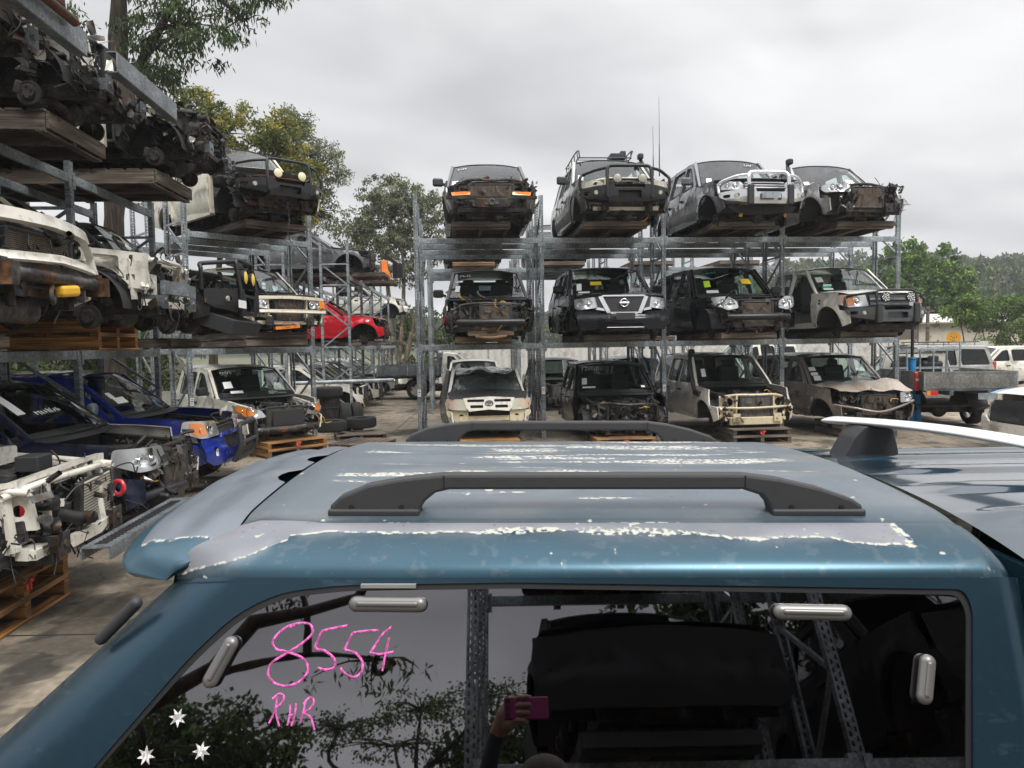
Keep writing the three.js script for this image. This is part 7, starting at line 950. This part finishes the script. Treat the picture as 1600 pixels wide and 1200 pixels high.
{
  const c = makeCar('pickup_truck', 'white pickup with big amber headlights and no bumper on the ground at left', 'pickup truck', { seed: 53, type: 'ute', paint: P.white, roofY: 1.72, W: 0.90, belt: 1.10, hoodC: 1.08, hoodF: 0.98, mirrorR: m.plastic, wipers: true, stickers: [[0.14, 0.42, 0.14, 0.16, m.paper], [0.22, 0.16, 0.20, 0.06, m.paper]], chalk: [0.1, 0.84, 5], guards: P.white }); strippedFront(c, { support: m.mid, detail: 1.1, radW: 0.72, fins: m.finsBrown, crashBar: m.mid, barY: -0.02, yT: 0.9 }); for (const s of [-1, 1]) headlight(c, s, { shape: [[0.42, 0.76], [0.72, 0.72], [0.90, 0.86], [0.92, 1.0], [0.80, 0.97], [0.50, 0.88]], amber: 0.55 }); new MB().rbox(0.62, 0.30, 0.03, 0, 0.72, c.d.zh + 0.1, 0, 0, 0, 0.01).build('radiator_shroud', m.blackMatt, c); new MB().torus(0.05, 0.012, 0, 0.93, c.d.zh + 0.06).build('badge', m.galvDark, c);
  place(c, rackB, 0, 2.65, 0, 1.5, { dx: -0.05, lift: 0.34 }); const p = onRack(rackB, 1.35, 0.004, 1.05); makePallet('orange pallet stack with red mark under the white pickup at left', { w: 1.25, l: 1.2, kind: 'orange', stack: 2, mark: true, seed: 67 }, p, rackB.rotation.y); makePallet('pale broken pallet lying right of the white pickup at left', { w: 1.1, l: 1.0, kind: 'brown', seed: 68, bearer: 0.05 }, onRack(rackB, 2.9, 0.004, 1.5), rackB.rotation.y + 0.5); makePallet('dark flat pallet on the yard near the tyre heap', { w: 1.1, l: 0.9, seed: 69, bearer: 0.06 }, [-3.5, 0.004, -16.6], 0.3);
}
// ---------------------------------------------------------------- far left rack
const farCar = (R, bay, lv, nose, nm, label, cat, o, f, po) => { const c = makeCar(nm, label, cat, { interior: false, tint: true, ...o }); f?.(c); place(c, R, bay, 2.6, lv, nose, { lift: 0.2, ...po }); return c; };
farCar(rackD, 0, 4.2, 0.75, 'car', 'dark grey car with open front wheel arch high on the far left rack', 'car', { seed: 71, paint: P.darkSilver, roofY: 1.55, belt: 1.0, hoodC: 0.98, hoodF: 0.86, W: 0.86, mirrorR: m.plastic }, (c) => { strippedFront(c, { detail: 0.6, yT: 0.82, support: m.dark }); torn(c, [-0.6, 0.6, 0.5], 12, [m.blackMatt], [0.2, 0.15, 0.1], 72); });
farCar(rackD, 0, L1, 1.15, 'car', 'red car with missing bumper on the far left rack middle shelf', 'car', { seed: 72, paint: P.red, roofY: 1.62, belt: 1.06, hoodC: 1.06, hoodF: 0.94, hood: true, W: 0.88, wipers: true }, (c) => strippedFront(c, { detail: 0.9, yT: 0.88, support: m.mid }));
farCar(rackD, 1, 4.2, 0.35, 'pickup_truck', 'black wreck nose beside the orange hoist on the far left rack', 'pickup truck', { seed: 73, type: 'ute', paint: P.blackDust }, (c) => strippedFront(c, { detail: 1, support: m.dark }));
farCar(rackD, 4, L1 + 1.2, 0.8, 'pickup_truck', 'white pickup nose with intact bumper at the end of the far left rack', 'pickup truck', { seed: 74, type: 'ute', paint: P.white, hood: true }, (c) => { for (const s of [-1, 1]) headlight(c, s); fascia(c, sym([[0, 0.42], [0.78, 0.44], [0.88, 0.52], [0.88, 0.72], [0, 0.72]].map(([x, y]) => [-x, y])).reverse(), { mat: P.white, name: 'front_bumper', off: 0.03, holes: [roundPoly([[-0.5, 0.52], [-0.5, 0.60], [0.5, 0.60], [0.5, 0.52]], 0.02)] }); fascia(c, [[-0.44, 0.73], [0.44, 0.73], [0.44, 0.94], [-0.44, 0.94]], { mat: m.plastic, name: 'grille' }); });
for (let i = 0; i < 5; i++) farCar(rackD, i, 0, 0.45 + (i % 2) * 0.15, i % 3 === 1 ? 'pickup_truck' : 'car', ['white wreck first in the ground row of the far left rack', 'white pickup second in the ground row of the far left rack', 'black wreck third in the ground row of the far left rack', 'silver car fourth in the ground row of the far left rack', 'white pickup with bumper at the far end of the ground row'][i], i % 3 === 1 ? 'pickup truck' : 'car', { seed: 81 + i, type: i % 3 === 1 ? 'ute' : 'wagon', paint: [P.white, P.white, P.blackDust, P.silver, P.white][i], hood: i === 4 || i === 3, roofY: 1.66 }, (c) => { if (i === 4) { for (const s of [-1, 1]) headlight(c, s); fascia(c, sym([[0, 0.42], [0.78, 0.44], [0.88, 0.52], [0.88, 0.72], [0, 0.72]].map(([x, y]) => [-x, y])).reverse(), { mat: P.white, name: 'front_bumper', off: 0.03 }); } else strippedFront(c, { detail: 0.6, support: i === 2 ? m.dark : P.greyWhite }); });
for (const [b, lv, lb] of [[0, 4.2, 'grey skid under the dark grey car on the far left rack'], [0, L1, 'grey skid under the red car on the far left rack'], [1, 4.2, 'grey skid under the black wreck on the far left rack'], [2, L1, 'grey skid on the empty middle shelf of the far left rack']]) longPallet(rackD, b, 2.6, lv, lb, 1.0, { w: 1.3 });
{ const h = thing('engine_hoist', 'orange engine part on the shelf beyond the red car', 'engine hoist', onRack(rackD, 3.9, 4.38, 0.62), 0.4); new MB().rbox(0.22, 0.5, 0.2, 0, 0.45, 0).rbox(0.16, 0.36, 0.16, 0.1, 0.17, 0.1, 0, 0, 0.4).build('body', m.orange, h); new MB().bar([0, 0.9, 0], [0.6, 0.5, 0], 0.12, 0.1).cyl([0.5, 0.1, 0], [0.5, 0.6, 0], 0.2).build('arm', m.black, h); }
// ---------------------------------------------------------------- tyres in the alley
{
  const tyre = (label, pos, rot, rim) => { const t = thing('tyre', label, 'tyre', pos); t.rotation.set(...rot); const w = makeWheel(t, [0, 0, 0], 1, rim, 0.36); const ch = [...w.children]; t.remove(w); for (const q of ch) t.add(q); return t; };
  tyre('worn tyre standing in front in the alley tyre heap', [-4.05, 0.36, -17.6], [0, 0.35, 0], m.galvDark); tyre('worn tyre standing behind in the alley tyre heap', [-3.80, 0.36, -17.75], [0, 0.35, 0.05], null); tyre('bluish tyre lying flat nearest in the alley', [-4.1, 0.30, -16.35], [0, 0, Math.PI / 2], null); tyre('tyre lying flat behind the bluish one in the alley', [-3.55, 0.30, -17.0], [0, 0, Math.PI / 2 + 0.03], null); tyre('tyre on top of the drum beside the standing tyres', [-4.6, 0.95, -18.2], [0, 0, Math.PI / 2], null);
  const dr = thing('wheel_drum', 'dark metal drum holding up a tyre in the alley', 'drum', [-4.6, 0, -18.2]); new MB().cyl([0, 0, 0], [0, 0.84, 0], 0.28, 0.28, 22).torus(0.285, 0.014, 0, 0.28, 0, Math.PI / 2).torus(0.285, 0.014, 0, 0.56, 0, Math.PI / 2).build('body', m.dark, dr);
  const tb = thing('steel_tube', 'galvanised tube lying level above the alley tyres', 'pipe', [-4.4, 1.15, -19.0], 0.2); new MB().cyl([-1.3, 0, 0], [1.3, 0.02, 0], 0.05, 0.05, 12).build('tube', m.galv, tb); new MB().cyl([-1.31, 0, 0], [-1.28, 0, 0], 0.056).cyl([1.28, 0.02, 0], [1.31, 0.02, 0], 0.056).build('collar', m.galvDark, tb);
}
// ---------------------------------------------------------------- second row, beyond the front rack
for (const [bay, lv, seed, lb, col, type] of [[0, 0, 91, 'white wagon with bull bar seen through the first ground bay', P.white, 'wagon'], [1, 0, 92, 'black pickup seen behind the gutted black wreck', P.black, 'ute'], [2, 0, 93, 'dark wagon behind the white snorkel wagon', P.charcoal, 'wagon'], [3, 0, 94, 'silver wagon behind the brownish silver wagon', P.silver, 'wagon'], [1, L2, 95, 'black wreck on the second row top shelf behind the roof basket wagon', P.blackDust, 'ute'], [2, L1, 96, 'dark wreck on the second row behind the sticker wagon', P.charcoal, 'wagon'], [0, L2, 97, 'dark wreck on the second row top shelf at left', P.charcoal, 'ute']]) { const c = makeCar(type === 'ute' ? 'pickup_truck' : 'wagon', lb, type === 'ute' ? 'pickup truck' : 'car', { seed, type, paint: col, interior: false, tint: true, hood: seed < 95 && seed !== 92 }); if (seed === 91) { bullBar(c, { y: 0.5, h: 0.24, top: 1.0 }); for (const s of [-1, 1]) headlight(c, s); } else strippedFront(c, { detail: 0.5, support: m.dark }); place(c, rackC2, bay, 2.69, lv, lv ? 0.4 : 0.2, { lift: 0.18 }); }
for (const [b, lv, lb, kd] of [[0, L2, 'orange skid on the second row above the gutted black wagon', 'orange'], [1, L2, 'grey skid on the second row top shelf behind the chrome grille wagon', 'grey'], [2, L2, 'grey skid on the second row top shelf behind the sticker wagon', 'grey'], [3, L2, 'grey skid on the second row top shelf at right', 'grey'], [2, L1, 'grey skid on the second row middle shelf', 'grey']]) longPallet(rackC2, b, 2.69, lv, lb, 0.4, { kind: kd, w: 1.25, l: 2.6 });
// ---------------------------------------------------------------- vehicles on the open yard
const yard = (c, x, z, turn) => { c.position.set(x, 0, z); c.rotation.y = turn; return c; };
const trayGrey = M([0.40, 0.37, 0.34], 0.5, 0.25, { map: T.galv });
function trayBody(c, z0, z1, mat = trayGrey) { const t = grp('tray', c), W = 0.95; const fl = new MB().box(2 * W, 0.05, z0 - z1, 0, 0.93, (z0 + z1) / 2).box(0.08, 0.10, z0 - z1, 0.4, 0.85, (z0 + z1) / 2).box(0.08, 0.10, z0 - z1, -0.4, 0.85, (z0 + z1) / 2).build('floor', m.galvDark, t); for (const s of [-1, 1]) for (let i = 0; i < 2; i++) { const L = (z0 - z1) / 2, zc = z0 - L * (i + 0.5); new MB().box(0.03, 0.34, L - 0.05, s * W, 1.13, zc).box(0.045, 0.04, L - 0.05, s * W, 1.30, zc).box(0.045, 0.04, L - 0.05, s * W, 0.97, zc).build('side_board', mat, t); new MB().box(0.06, 0.40, 0.04, s * (W + 0.005), 1.12, z0 - L * (i + 1) + 0.01).build('stake', m.galv, t); } new MB().box(2 * W, 0.34, 0.03, 0, 1.13, z1).box(2 * W, 0.04, 0.045, 0, 1.30, z1).build('tail_board', mat, t); const hb = new MB(); for (let i = 0; i <= 6; i++) hb.bar([lerp(-W, W, i / 6), 0.93, z0 + 0.02], [lerp(-W, W, i / 6), i % 6 === 0 ? 1.95 : 1.78, z0 + 0.02], 0.045, 0.03); hb.bar([-W, 1.76, z0 + 0.02], [W, 1.76, z0 + 0.02], 0.03, 0.05).bar([-W, 1.32, z0 + 0.02], [W, 1.32, z0 + 0.02], 0.03, 0.05); hb.build('headboard', m.galv, t); for (const s of [-1, 1]) { new MB().box(0.16, 0.10, 0.03, s * 0.78, 0.86, z1 - 0.03).build('tail_light', m.redLens, t); new MB().box(0.08, 0.10, 0.032, s * 0.90, 0.86, z1 - 0.03).build('indicator', m.amber, t); } new MB().box(0.4, 0.14, 0.01, -0.35, 0.78, z1 - 0.02).build('plate_holder', m.galv, t); for (const s of [-1, 1]) new MB().grid(10, 1, (u, v) => { const a = u * Math.PI; return [s * (0.62 + 0.28 * v), 0.42 + 0.42 * Math.sin(a), -2.75 + 0.42 * Math.cos(a)]; }).build('mudguard', m.plastic, t); return t; }
{ const c = makeCar('pickup_truck', 'white pickup with alloy tray backed up at the right edge', 'pickup truck', { seed: 101, type: 'single', tub: false, paint: P.white, hood: true, wheels: true, tint: false, rearGlass: 'yes', roofY: 1.72, zB: -1.55 }); trayBody(c, -1.85, -4.1); yard(c, 10.25, -19.9, Math.PI - 0.07); }
{ const c = makeCar('wagon', 'silver wagon with roof bars parked behind the tray pickup', 'car', { seed: 102, paint: P.silver, hood: true, wheels: true, tint: true, roofY: 1.82 }); const rk = grp('roof_rack', c), t = new MB(); for (const s of [-1, 1]) t.cyl([s * 0.62, 1.9, -1.4], [s * 0.62, 1.9, -3.3], 0.018); for (let i = 0; i < 4; i++) t.cyl([-0.62, 1.9, -1.5 - i * 0.55], [0.62, 1.9, -1.5 - i * 0.55], 0.014); for (const s of [-1, 1]) for (let i = 0; i < 4; i++) t.cyl([s * 0.62, 1.78, -1.5 - i * 0.55], [s * 0.62, 1.9, -1.5 - i * 0.55], 0.012); t.build('bars', m.black, rk); for (const s of [-1, 1]) { headlight(c, s); new MB().rbox(0.12, 0.50, 0.10, s * 0.80, 1.0, c.d.tail - 0.0, 0, 0, 0, 0.03).build('tail_light', m.redLens, c); } yard(c, 12.1, -24.4, -Math.PI / 2 + 0.1); }
{ const c = makeCar('car', 'white car with blue edged bonnet and black mesh grille cut by the right edge', 'car', { seed: 103, paint: P.white, hood: true, wheels: true, rim: m.alloy, W: 0.93, roofY: 1.66, belt: 1.12, hoodC: 1.14, hoodF: 1.04, tint: true }); fascia(c, roundPoly(sym([[0, 0.55], [0.57, 0.55], [0.74, 0.66], [0.72, 0.92], [0, 0.94]].map(([x, y]) => [-x, y])).reverse(), 0.05), { mat: m.blackMatt, name: 'grille_back', off: -0.01 }); part('grille', panelGeo(roundPoly(sym([[0, 0.57], [0.55, 0.57], [0.72, 0.67], [0.70, 0.90], [0, 0.92]].map(([x, y]) => [-x, y])).reverse(), 0.05), (x, y) => [x, y, c.d.fz(x, y) + 0.035], { flange: 0, edge: 0.1 }), m.meshGrille, c); fascia(c, sym([[0, 0.28], [0.72, 0.30], [0.90, 0.42], [0.90, 0.66], [0.76, 0.66], [0.60, 0.54], [0, 0.54]].map(([x, y]) => [-x, y])).reverse(), { mat: P.white, name: 'front_bumper', off: 0.06 }); new MB().tube([[-0.72, 0.5, c.d.fz(0.72, 0.5) + 0.05], [-0.73, 0.88, c.d.fz(0.73, 0.88) + 0.02]], 0.018, 6).build('chrome_trim', m.chrome, c); for (const s of [-1, 1]) headlight(c, s, { shape: [[0.70, 0.72], [0.90, 0.74], [0.90, 0.88], [0.72, 0.86]] });
  part('blue_stripe', gridGeo(2, 14, (q, t) => { const a = lerp(-0.99, -0.80, q), z = lerp(c.d.cowl + 0.08, c.d.zh - 0.03, t); return [a * (c.d.X(z, c.d.hy(z)) - 0.012), c.d.hy(z) + 0.018 + 0.055 * (1 - Math.pow(Math.abs(a), 2.8)) * (1 - 0.5 * t * t) - 0.03 * Math.pow(t, 8), z]; }), M([0.03, 0.30, 0.72], 0.35, 0, { clearcoat: 1 }), c); yard(c, 9.5, -12.7, -1.47); }
{ const c = makeCar('pickup_truck', 'white pickup with low tray parked left of the front rack in the distance', 'pickup truck', { seed: 104, type: 'single', tub: false, paint: P.white, hood: true, wheels: true, roofY: 1.8, tint: true }); trayBody(c, -1.9, -4.2, m.galvDark); yard(c, -0.9, -28.5, Math.PI / 2); }
{ const c = makeCar('van', 'white van parked near the shed behind the second row', 'van', { seed: 105, paint: P.white, hood: true, wheels: true, roofY: 1.95, tint: true }); for (const s of [-1, 1]) headlight(c, s); yard(c, 8.4, -30, -1.2); }
{ const c = makeCar('wagon', 'white wagon with side windows parked at the far right edge', 'car', { seed: 106, paint: P.white, hood: true, wheels: true, roofY: 1.7, tint: true }); yard(c, 16.9, -27.8, -1.45); }
{ const b = thing('tail_lamp', 'tall red and amber tail lamp hung by the right rack post', 'tail lamp', [9.02, 0.86, -16.2], 0.2); new MB().rbox(0.15, 0.42, 0.08, 0, 0.24, 0, 0, 0, 0.05, 0.03).build('lens', m.redLens, b); new MB().rbox(0.13, 0.12, 0.084, 0, 0.38, 0.002, 0, 0, 0.05, 0.03).build('indicator', m.amber, b); new MB().rbox(0.14, 0.08, 0.086, 0.0, 0.28, 0.002, 0, 0, 0.05, 0.02).build('reversing_lens', m.white, b); }
// ---------------------------------------------------------------- behind the photographer, seen in the canopy's dark glass
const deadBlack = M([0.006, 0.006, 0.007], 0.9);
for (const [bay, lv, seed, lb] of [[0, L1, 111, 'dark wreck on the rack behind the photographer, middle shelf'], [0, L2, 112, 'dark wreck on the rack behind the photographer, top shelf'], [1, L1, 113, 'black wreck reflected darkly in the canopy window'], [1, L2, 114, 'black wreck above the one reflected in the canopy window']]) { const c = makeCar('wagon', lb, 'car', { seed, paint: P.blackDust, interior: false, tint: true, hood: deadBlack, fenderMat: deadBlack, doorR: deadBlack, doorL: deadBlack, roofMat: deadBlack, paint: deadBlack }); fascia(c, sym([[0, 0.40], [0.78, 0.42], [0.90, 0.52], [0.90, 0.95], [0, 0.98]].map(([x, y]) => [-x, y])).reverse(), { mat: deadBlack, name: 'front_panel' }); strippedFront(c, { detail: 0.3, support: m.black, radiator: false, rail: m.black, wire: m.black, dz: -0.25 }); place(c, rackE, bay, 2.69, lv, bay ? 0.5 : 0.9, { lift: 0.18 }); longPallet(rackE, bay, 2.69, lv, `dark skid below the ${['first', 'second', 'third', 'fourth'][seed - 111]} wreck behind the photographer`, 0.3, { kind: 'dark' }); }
tree('gum_tree', 'bare-limbed tree leaning behind the photographer, reflected at left', [-8.6, 0, 9], { seed: 31, barkMat: barkDark, trunks: [[[[0, 0, 0], [0.9, 1.6, -0.2], [2.4, 3.0, -0.4], [3.3, 3.9, -0.2], [4.2, 4.2, -0.5], [4.9, 4.9, -0.8], [6.2, 5.3, -0.4], [6.7, 6.3, -0.6], [7.8, 7.0, -0.3]], 0.25, 0.05], [[[4.2, 4.2, -0.5], [5.6, 4.5, -0.4], [6.9, 4.4, -0.4]], 0.08, 0.02], [[[2.4, 3.0, -0.4], [2.6, 4.5, -0.6], [2.3, 6.4, -0.8]], 0.14, 0.05]], clusters: [[6.6, 4.4, -0.4, 1.1, 0.5, 0.6, 110], [3.6, 3.1, -0.3, 0.9, 0.6, 0.6, 160], [5.2, 5.9, -0.5, 1.2, 0.7, 0.8, 160], [2.4, 6.6, -0.6, 1.6, 1.0, 1, 600]], leaf: { w: 0.022, l: 0.16, droop: 0.7, cols: G.dark, clump: 0.34, per: 14 }, twigs: 0.95 });
const backLeaf = { w: 0.05, l: 0.17, droop: 0.2, cols: G.dark.concat(G.mid), clump: 0.34, per: 30 };
tree('shade_tree', 'tall dark dense tree added behind the rear rack to block reflected sky', [3.6, 0, 9.5], { seed: 41, barkMat: barkDark, trunks: [[[[0, 0, 0], [0.1, 3, 0], [0, 5.5, 0]], 0.25, 0.1]], clusters: [[0.4, 6.4, 0, 2.4, 1.6, 1.5, 6000], [-0.2, 4.2, 0, 2.6, 1.6, 1.5, 6500], [2.6, 4.6, 0, 1.8, 1.8, 1.4, 4500], [0.4, 2.2, 0, 2.8, 1.3, 1.4, 5000], [3.2, 7.2, 0, 1.7, 1.4, 1.3, 3000]], leaf: { w: 0.05, l: 0.17, droop: 0.2, cols: G.dark, clump: 0.36, per: 40 }, twigs: 0.1 });  // out-of-frame tree added to block sky and darken the right of the glass reflection
tree('umbrella_tree', 'flat-topped tree behind the yard, reflected under the pink number', [-3.4, 0, 17], { seed: 33, barkMat: barkDark, trunks: [[[[0, 0, 0], [0.2, 2.4, 0], [-0.6, 4.2, 0]], 0.2, 0.07], [[[0.2, 2.2, 0], [1.2, 4, 0], [2.4, 5.2, 0]], 0.14, 0.05]], clusters: [[-0.8, 5.2, 0, 1.6, 0.35, 1.2, 900], [1.2, 5.6, 0, 1.5, 0.35, 1.2, 900], [2.8, 5.9, 0, 1.6, 0.4, 1.2, 900], [0.6, 4.8, 0, 1.9, 0.4, 1.0, 600], [3.6, 5.2, 0, 1.4, 0.35, 1, 500]], leaf: { ...backLeaf, w: 0.03, l: 0.1 }, twigs: 0.9 });
for (const [x, z, k, lb] of [[-7.4, 16, 35, 'dark round tree behind the yard, reflected beside the stars'], [0.6, 18, 36, 'dark bushy tree behind the yard, reflected left of the rack post'], [5.5, 13, 37, 'dark bushy tree behind the yard, behind the rear rack'], [-14, 15, 38, 'dark bushy tree far behind the yard at the left']]) tree('shade_tree', lb, [x, 0, z], { seed: k, barkMat: barkDark, trunks: [[[[0, 0, 0], [0.1, 2.2, 0], [0, 4.4, 0]], 0.2, 0.08]], clusters: [[0, 4.9, 0, 1.9, 1.0, 1.5, 3600], [1.5, 4.2, 0, 1.5, 1.1, 1.2, 2800], [-1.6, 4.3, 0, 1.5, 1.1, 1.2, 2800], [0.2, 2.9, 0, 2.4, 1.2, 1.4, 3200]], leaf: backLeaf, twigs: 0.2 });
// ---------------------------------------------------------------- the photographer, whose hand and phone show in the dark glass
{
  const root = thing('person', 'person in a dark shirt holding up a pink phone, seen only in the canopy glass', 'person', [0.12, 0, 0.62], Math.PI);
  const S = [], cap = (a, b, r0, r1) => S.push([a, b, r0, r1]);
  // local: z towards the vehicle, x to the person's left, standing on the yard
  const B = -0.10; cap([-0.10, B + 0.92, 0], [-0.11, B + 0.50, 0.03], 0.085, 0.06); cap([-0.11, B + 0.50, 0.03], [-0.11, B + 0.09, -0.01], 0.055, 0.038); cap([0.10, B + 0.92, 0], [0.11, B + 0.50, 0.03], 0.085, 0.06); cap([0.11, B + 0.50, 0.03], [0.11, B + 0.09, -0.01], 0.055, 0.038);
  cap([-0.11, B + 0.05, -0.02], [-0.12, B + 0.04, 0.15], 0.045, 0.035); cap([0.11, B + 0.05, -0.02], [0.12, B + 0.04, 0.15], 0.045, 0.035); cap([-0.07, B + 0.98, 0], [0.07, B + 0.98, 0], 0.12, 0.12); cap([0, B + 1.0, 0], [0, B + 1.34, 0.01], 0.135, 0.15); cap([-0.16, B + 1.42, 0], [0.16, B + 1.42, 0], 0.065, 0.065); cap([0, B + 1.44, 0], [0, B + 1.56, 0.03], 0.055, 0.05);
  for (const q of S) for (const p of [q[0], q[1]]) if (p[1] < 0.86) p[1] = Math.max(0.035, 0.86 + (p[1] - 0.86) * 0.93);
  const EL = [0.31, B + 1.36, 0.26], WL = [0.175, 1.70, 0.44], ER = [-0.27, B + 1.12, -0.02], WR = [-0.29, B + 0.88, 0.06];
  cap([0.18, B + 1.41, 0.01], EL, 0.052, 0.042); cap(EL, WL, 0.040, 0.027); cap([-0.18, B + 1.41, 0.01], ER, 0.052, 0.042); cap(ER, WR, 0.040, 0.027);
  const field = (list, k) => (x, y, z) => { let d = 1e3; for (const [a, b, r0, r1] of list) { const bx = b[0] - a[0], by = b[1] - a[1], bz = b[2] - a[2], t = clamp(((x - a[0]) * bx + (y - a[1]) * by + (z - a[2]) * bz) / (bx * bx + by * by + bz * bz + 1e-9)), q = Math.hypot(x - a[0] - bx * t, y - a[1] - by * t, z - a[2] - bz * t) - lerp(r0, r1, t), h = clamp(0.5 + 0.5 * (d - q) / k); d = lerp(d, q, h) - k * h * (1 - h); } return d; };
  const march = (f, c, half, res) => { const mc = new MarchingCubes(res, new THREE.MeshStandardMaterial(), false, false, 200000); mc.isolation = 0; for (let k = 0; k < res; k++) for (let j = 0; j < res; j++) for (let i = 0; i < res; i++) mc.field[i + j * res + k * res * res] = -f(c[0] + (i / res * 2 - 1) * half, c[1] + (j / res * 2 - 1) * half, c[2] + (k / res * 2 - 1) * half); mc.update(); const n = mc.count, p = new Float32Array(n * 3), nn = new Float32Array(n * 3); for (let i = 0; i < n * 3; i++) { p[i] = c[i % 3] + mc.positionArray[i] * half; nn[i] = mc.normalArray[i]; } const g = new THREE.BufferGeometry(); g.setAttribute('position', new THREE.BufferAttribute(p, 3)); g.setAttribute('normal', new THREE.BufferAttribute(nn, 3)); return g; };
  const skin = M([0.24, 0.135, 0.095], 0.65), cloth = M([0.03, 0.032, 0.04], 0.9), finger = (list, base, d, n, len, r, curl) => { let p = base, a = d.slice(); for (let i = 0; i < n; i++) { const l = len * [0.45, 0.32, 0.23][i], q = [p[0] + a[0] * l, p[1] + a[1] * l, p[2] + a[2] * l]; list.push([p, q, r * (1 - 0.1 * i), r * (0.92 - 0.1 * i)]); p = q; a = [a[0] * Math.cos(curl) - a[2] * Math.sin(curl), a[1], a[0] * Math.sin(curl) + a[2] * Math.cos(curl)]; } };
  const hand = (s, W) => { const h = [], P0 = [W[0] + s * -0.03, W[1] + 0.05, W[2] + 0.035]; h.push([W, P0, 0.026, 0.030], [P0, [P0[0] - s * 0.02, P0[1] + 0.035, P0[2] + 0.01], 0.030, 0.024], [P0, [P0[0] - s * 0.01, P0[1] - 0.03, P0[2] + 0.01], 0.028, 0.022]); for (let i = 0; i < 4; i++) finger(h, [P0[0] - s * 0.02, P0[1] + 0.045 - i * 0.022, P0[2] + 0.018], [-s * 0.86, 0.08 - 0.06 * i, 0.5], 3, [0.072, 0.08, 0.075, 0.058][i], 0.0088, s * 0.55); finger(h, [P0[0], P0[1] + 0.02, P0[2] - 0.012], [-s * 0.75, 0.55, -0.36], 3, 0.062, 0.010, -s * 0.15); return march(field(h, 0.008), [P0[0] - s * 0.02, P0[1], P0[2]], 0.13, 84); };
  const bodyG = march(field(S, 0.05), [0, 0.98, 0.12], 1.0, 150); part('clothed_body', bodyG, cloth, root); part('hand', hand(1, WL), skin, root); { const h = [[WR, [WR[0], WR[1] - 0.07, WR[2] + 0.015], 0.027, 0.032], [[WR[0], WR[1] - 0.05, WR[2] - 0.015], [WR[0], WR[1] - 0.08, WR[2] + 0.035], 0.022, 0.022]]; for (let i = 0; i < 4; i++) { let p = [WR[0], WR[1] - 0.09, WR[2] - 0.025 + i * 0.021]; for (let k = 0; k < 3; k++) { const l = [0.040, 0.028, 0.020][k] * [0.85, 1, 1.05, 0.95][i], q = [p[0] + 0.25 * l * k, p[1] - l * 0.95, p[2]]; h.push([p, q, 0.009 - k * 0.0008, 0.0085 - k * 0.0008]); p = q; } } h.push([[WR[0] + 0.005, WR[1] - 0.05, WR[2] + 0.04], [WR[0] + 0.012, WR[1] - 0.08, WR[2] + 0.062], 0.011, 0.010], [[WR[0] + 0.012, WR[1] - 0.08, WR[2] + 0.062], [WR[0] + 0.018, WR[1] - 0.112, WR[2] + 0.068], 0.010, 0.0085]); part('hand', march(field(h, 0.008), [WR[0], WR[1] - 0.08, WR[2] + 0.01], 0.13, 84), skin, root); }
  const H = [[[0, B + 1.68, 0.03], [0, B + 1.70, 0.02], 0.095, 0.098], [[0, B + 1.60, 0.065], [0, B + 1.63, 0.06], 0.055, 0.06], [[0, B + 1.665, 0.125], [0, B + 1.635, 0.138], 0.010, 0.014], [[0.092, B + 1.67, 0.02], [0.095, B + 1.64, 0.025], 0.016, 0.012], [[-0.092, B + 1.67, 0.02], [-0.095, B + 1.64, 0.025], 0.016, 0.012], [[-0.02, B + 1.592, 0.115], [0.02, B + 1.592, 0.115], 0.009, 0.009]]; part('head', march(field(H, 0.02), [0, B + 1.66, 0.03], 0.17, 80), skin, root);
  const eye = new MB(); for (const s of [-1, 1]) eye.sph(0.012, s * 0.034, B + 1.672, 0.112); eye.build('eyes', m.dark, root); const hair = new MB(); hair.add(new THREE.SphereGeometry(0.112, 24, 12, 0, Math.PI * 2, 0, 1.45), mtx(0, B + 1.70, 0.008, -0.35)); hair.build('hair', M([0.03, 0.02, 0.015], 0.8), root);
  const ph = thing('phone', 'phone in a magenta case held up by the photographer', 'phone', [0.045, 1.765, 0.115]); new MB().rbox(0.150, 0.072, 0.010, 0, 0, 0, 0, 0, 0, 0.009, 3).build('case', M([0.22, 0.012, 0.10], 0.5), ph); new MB().rbox(0.142, 0.064, 0.002, 0, 0, 0.0055, 0, 0, 0, 0.004).build('screen', m.black, ph); const cl = new MB(); for (const y of [-0.022, 0, 0.022]) cl.cyl([-0.062, y, -0.005], [-0.062, y, -0.008], 0.008, 0.008, 12); cl.build('lens', m.black, ph);
}
scene.traverse((o) => { if (o.isMesh) o.castShadow = o.receiveShadow = true; });
renderer.render(scene, camera);
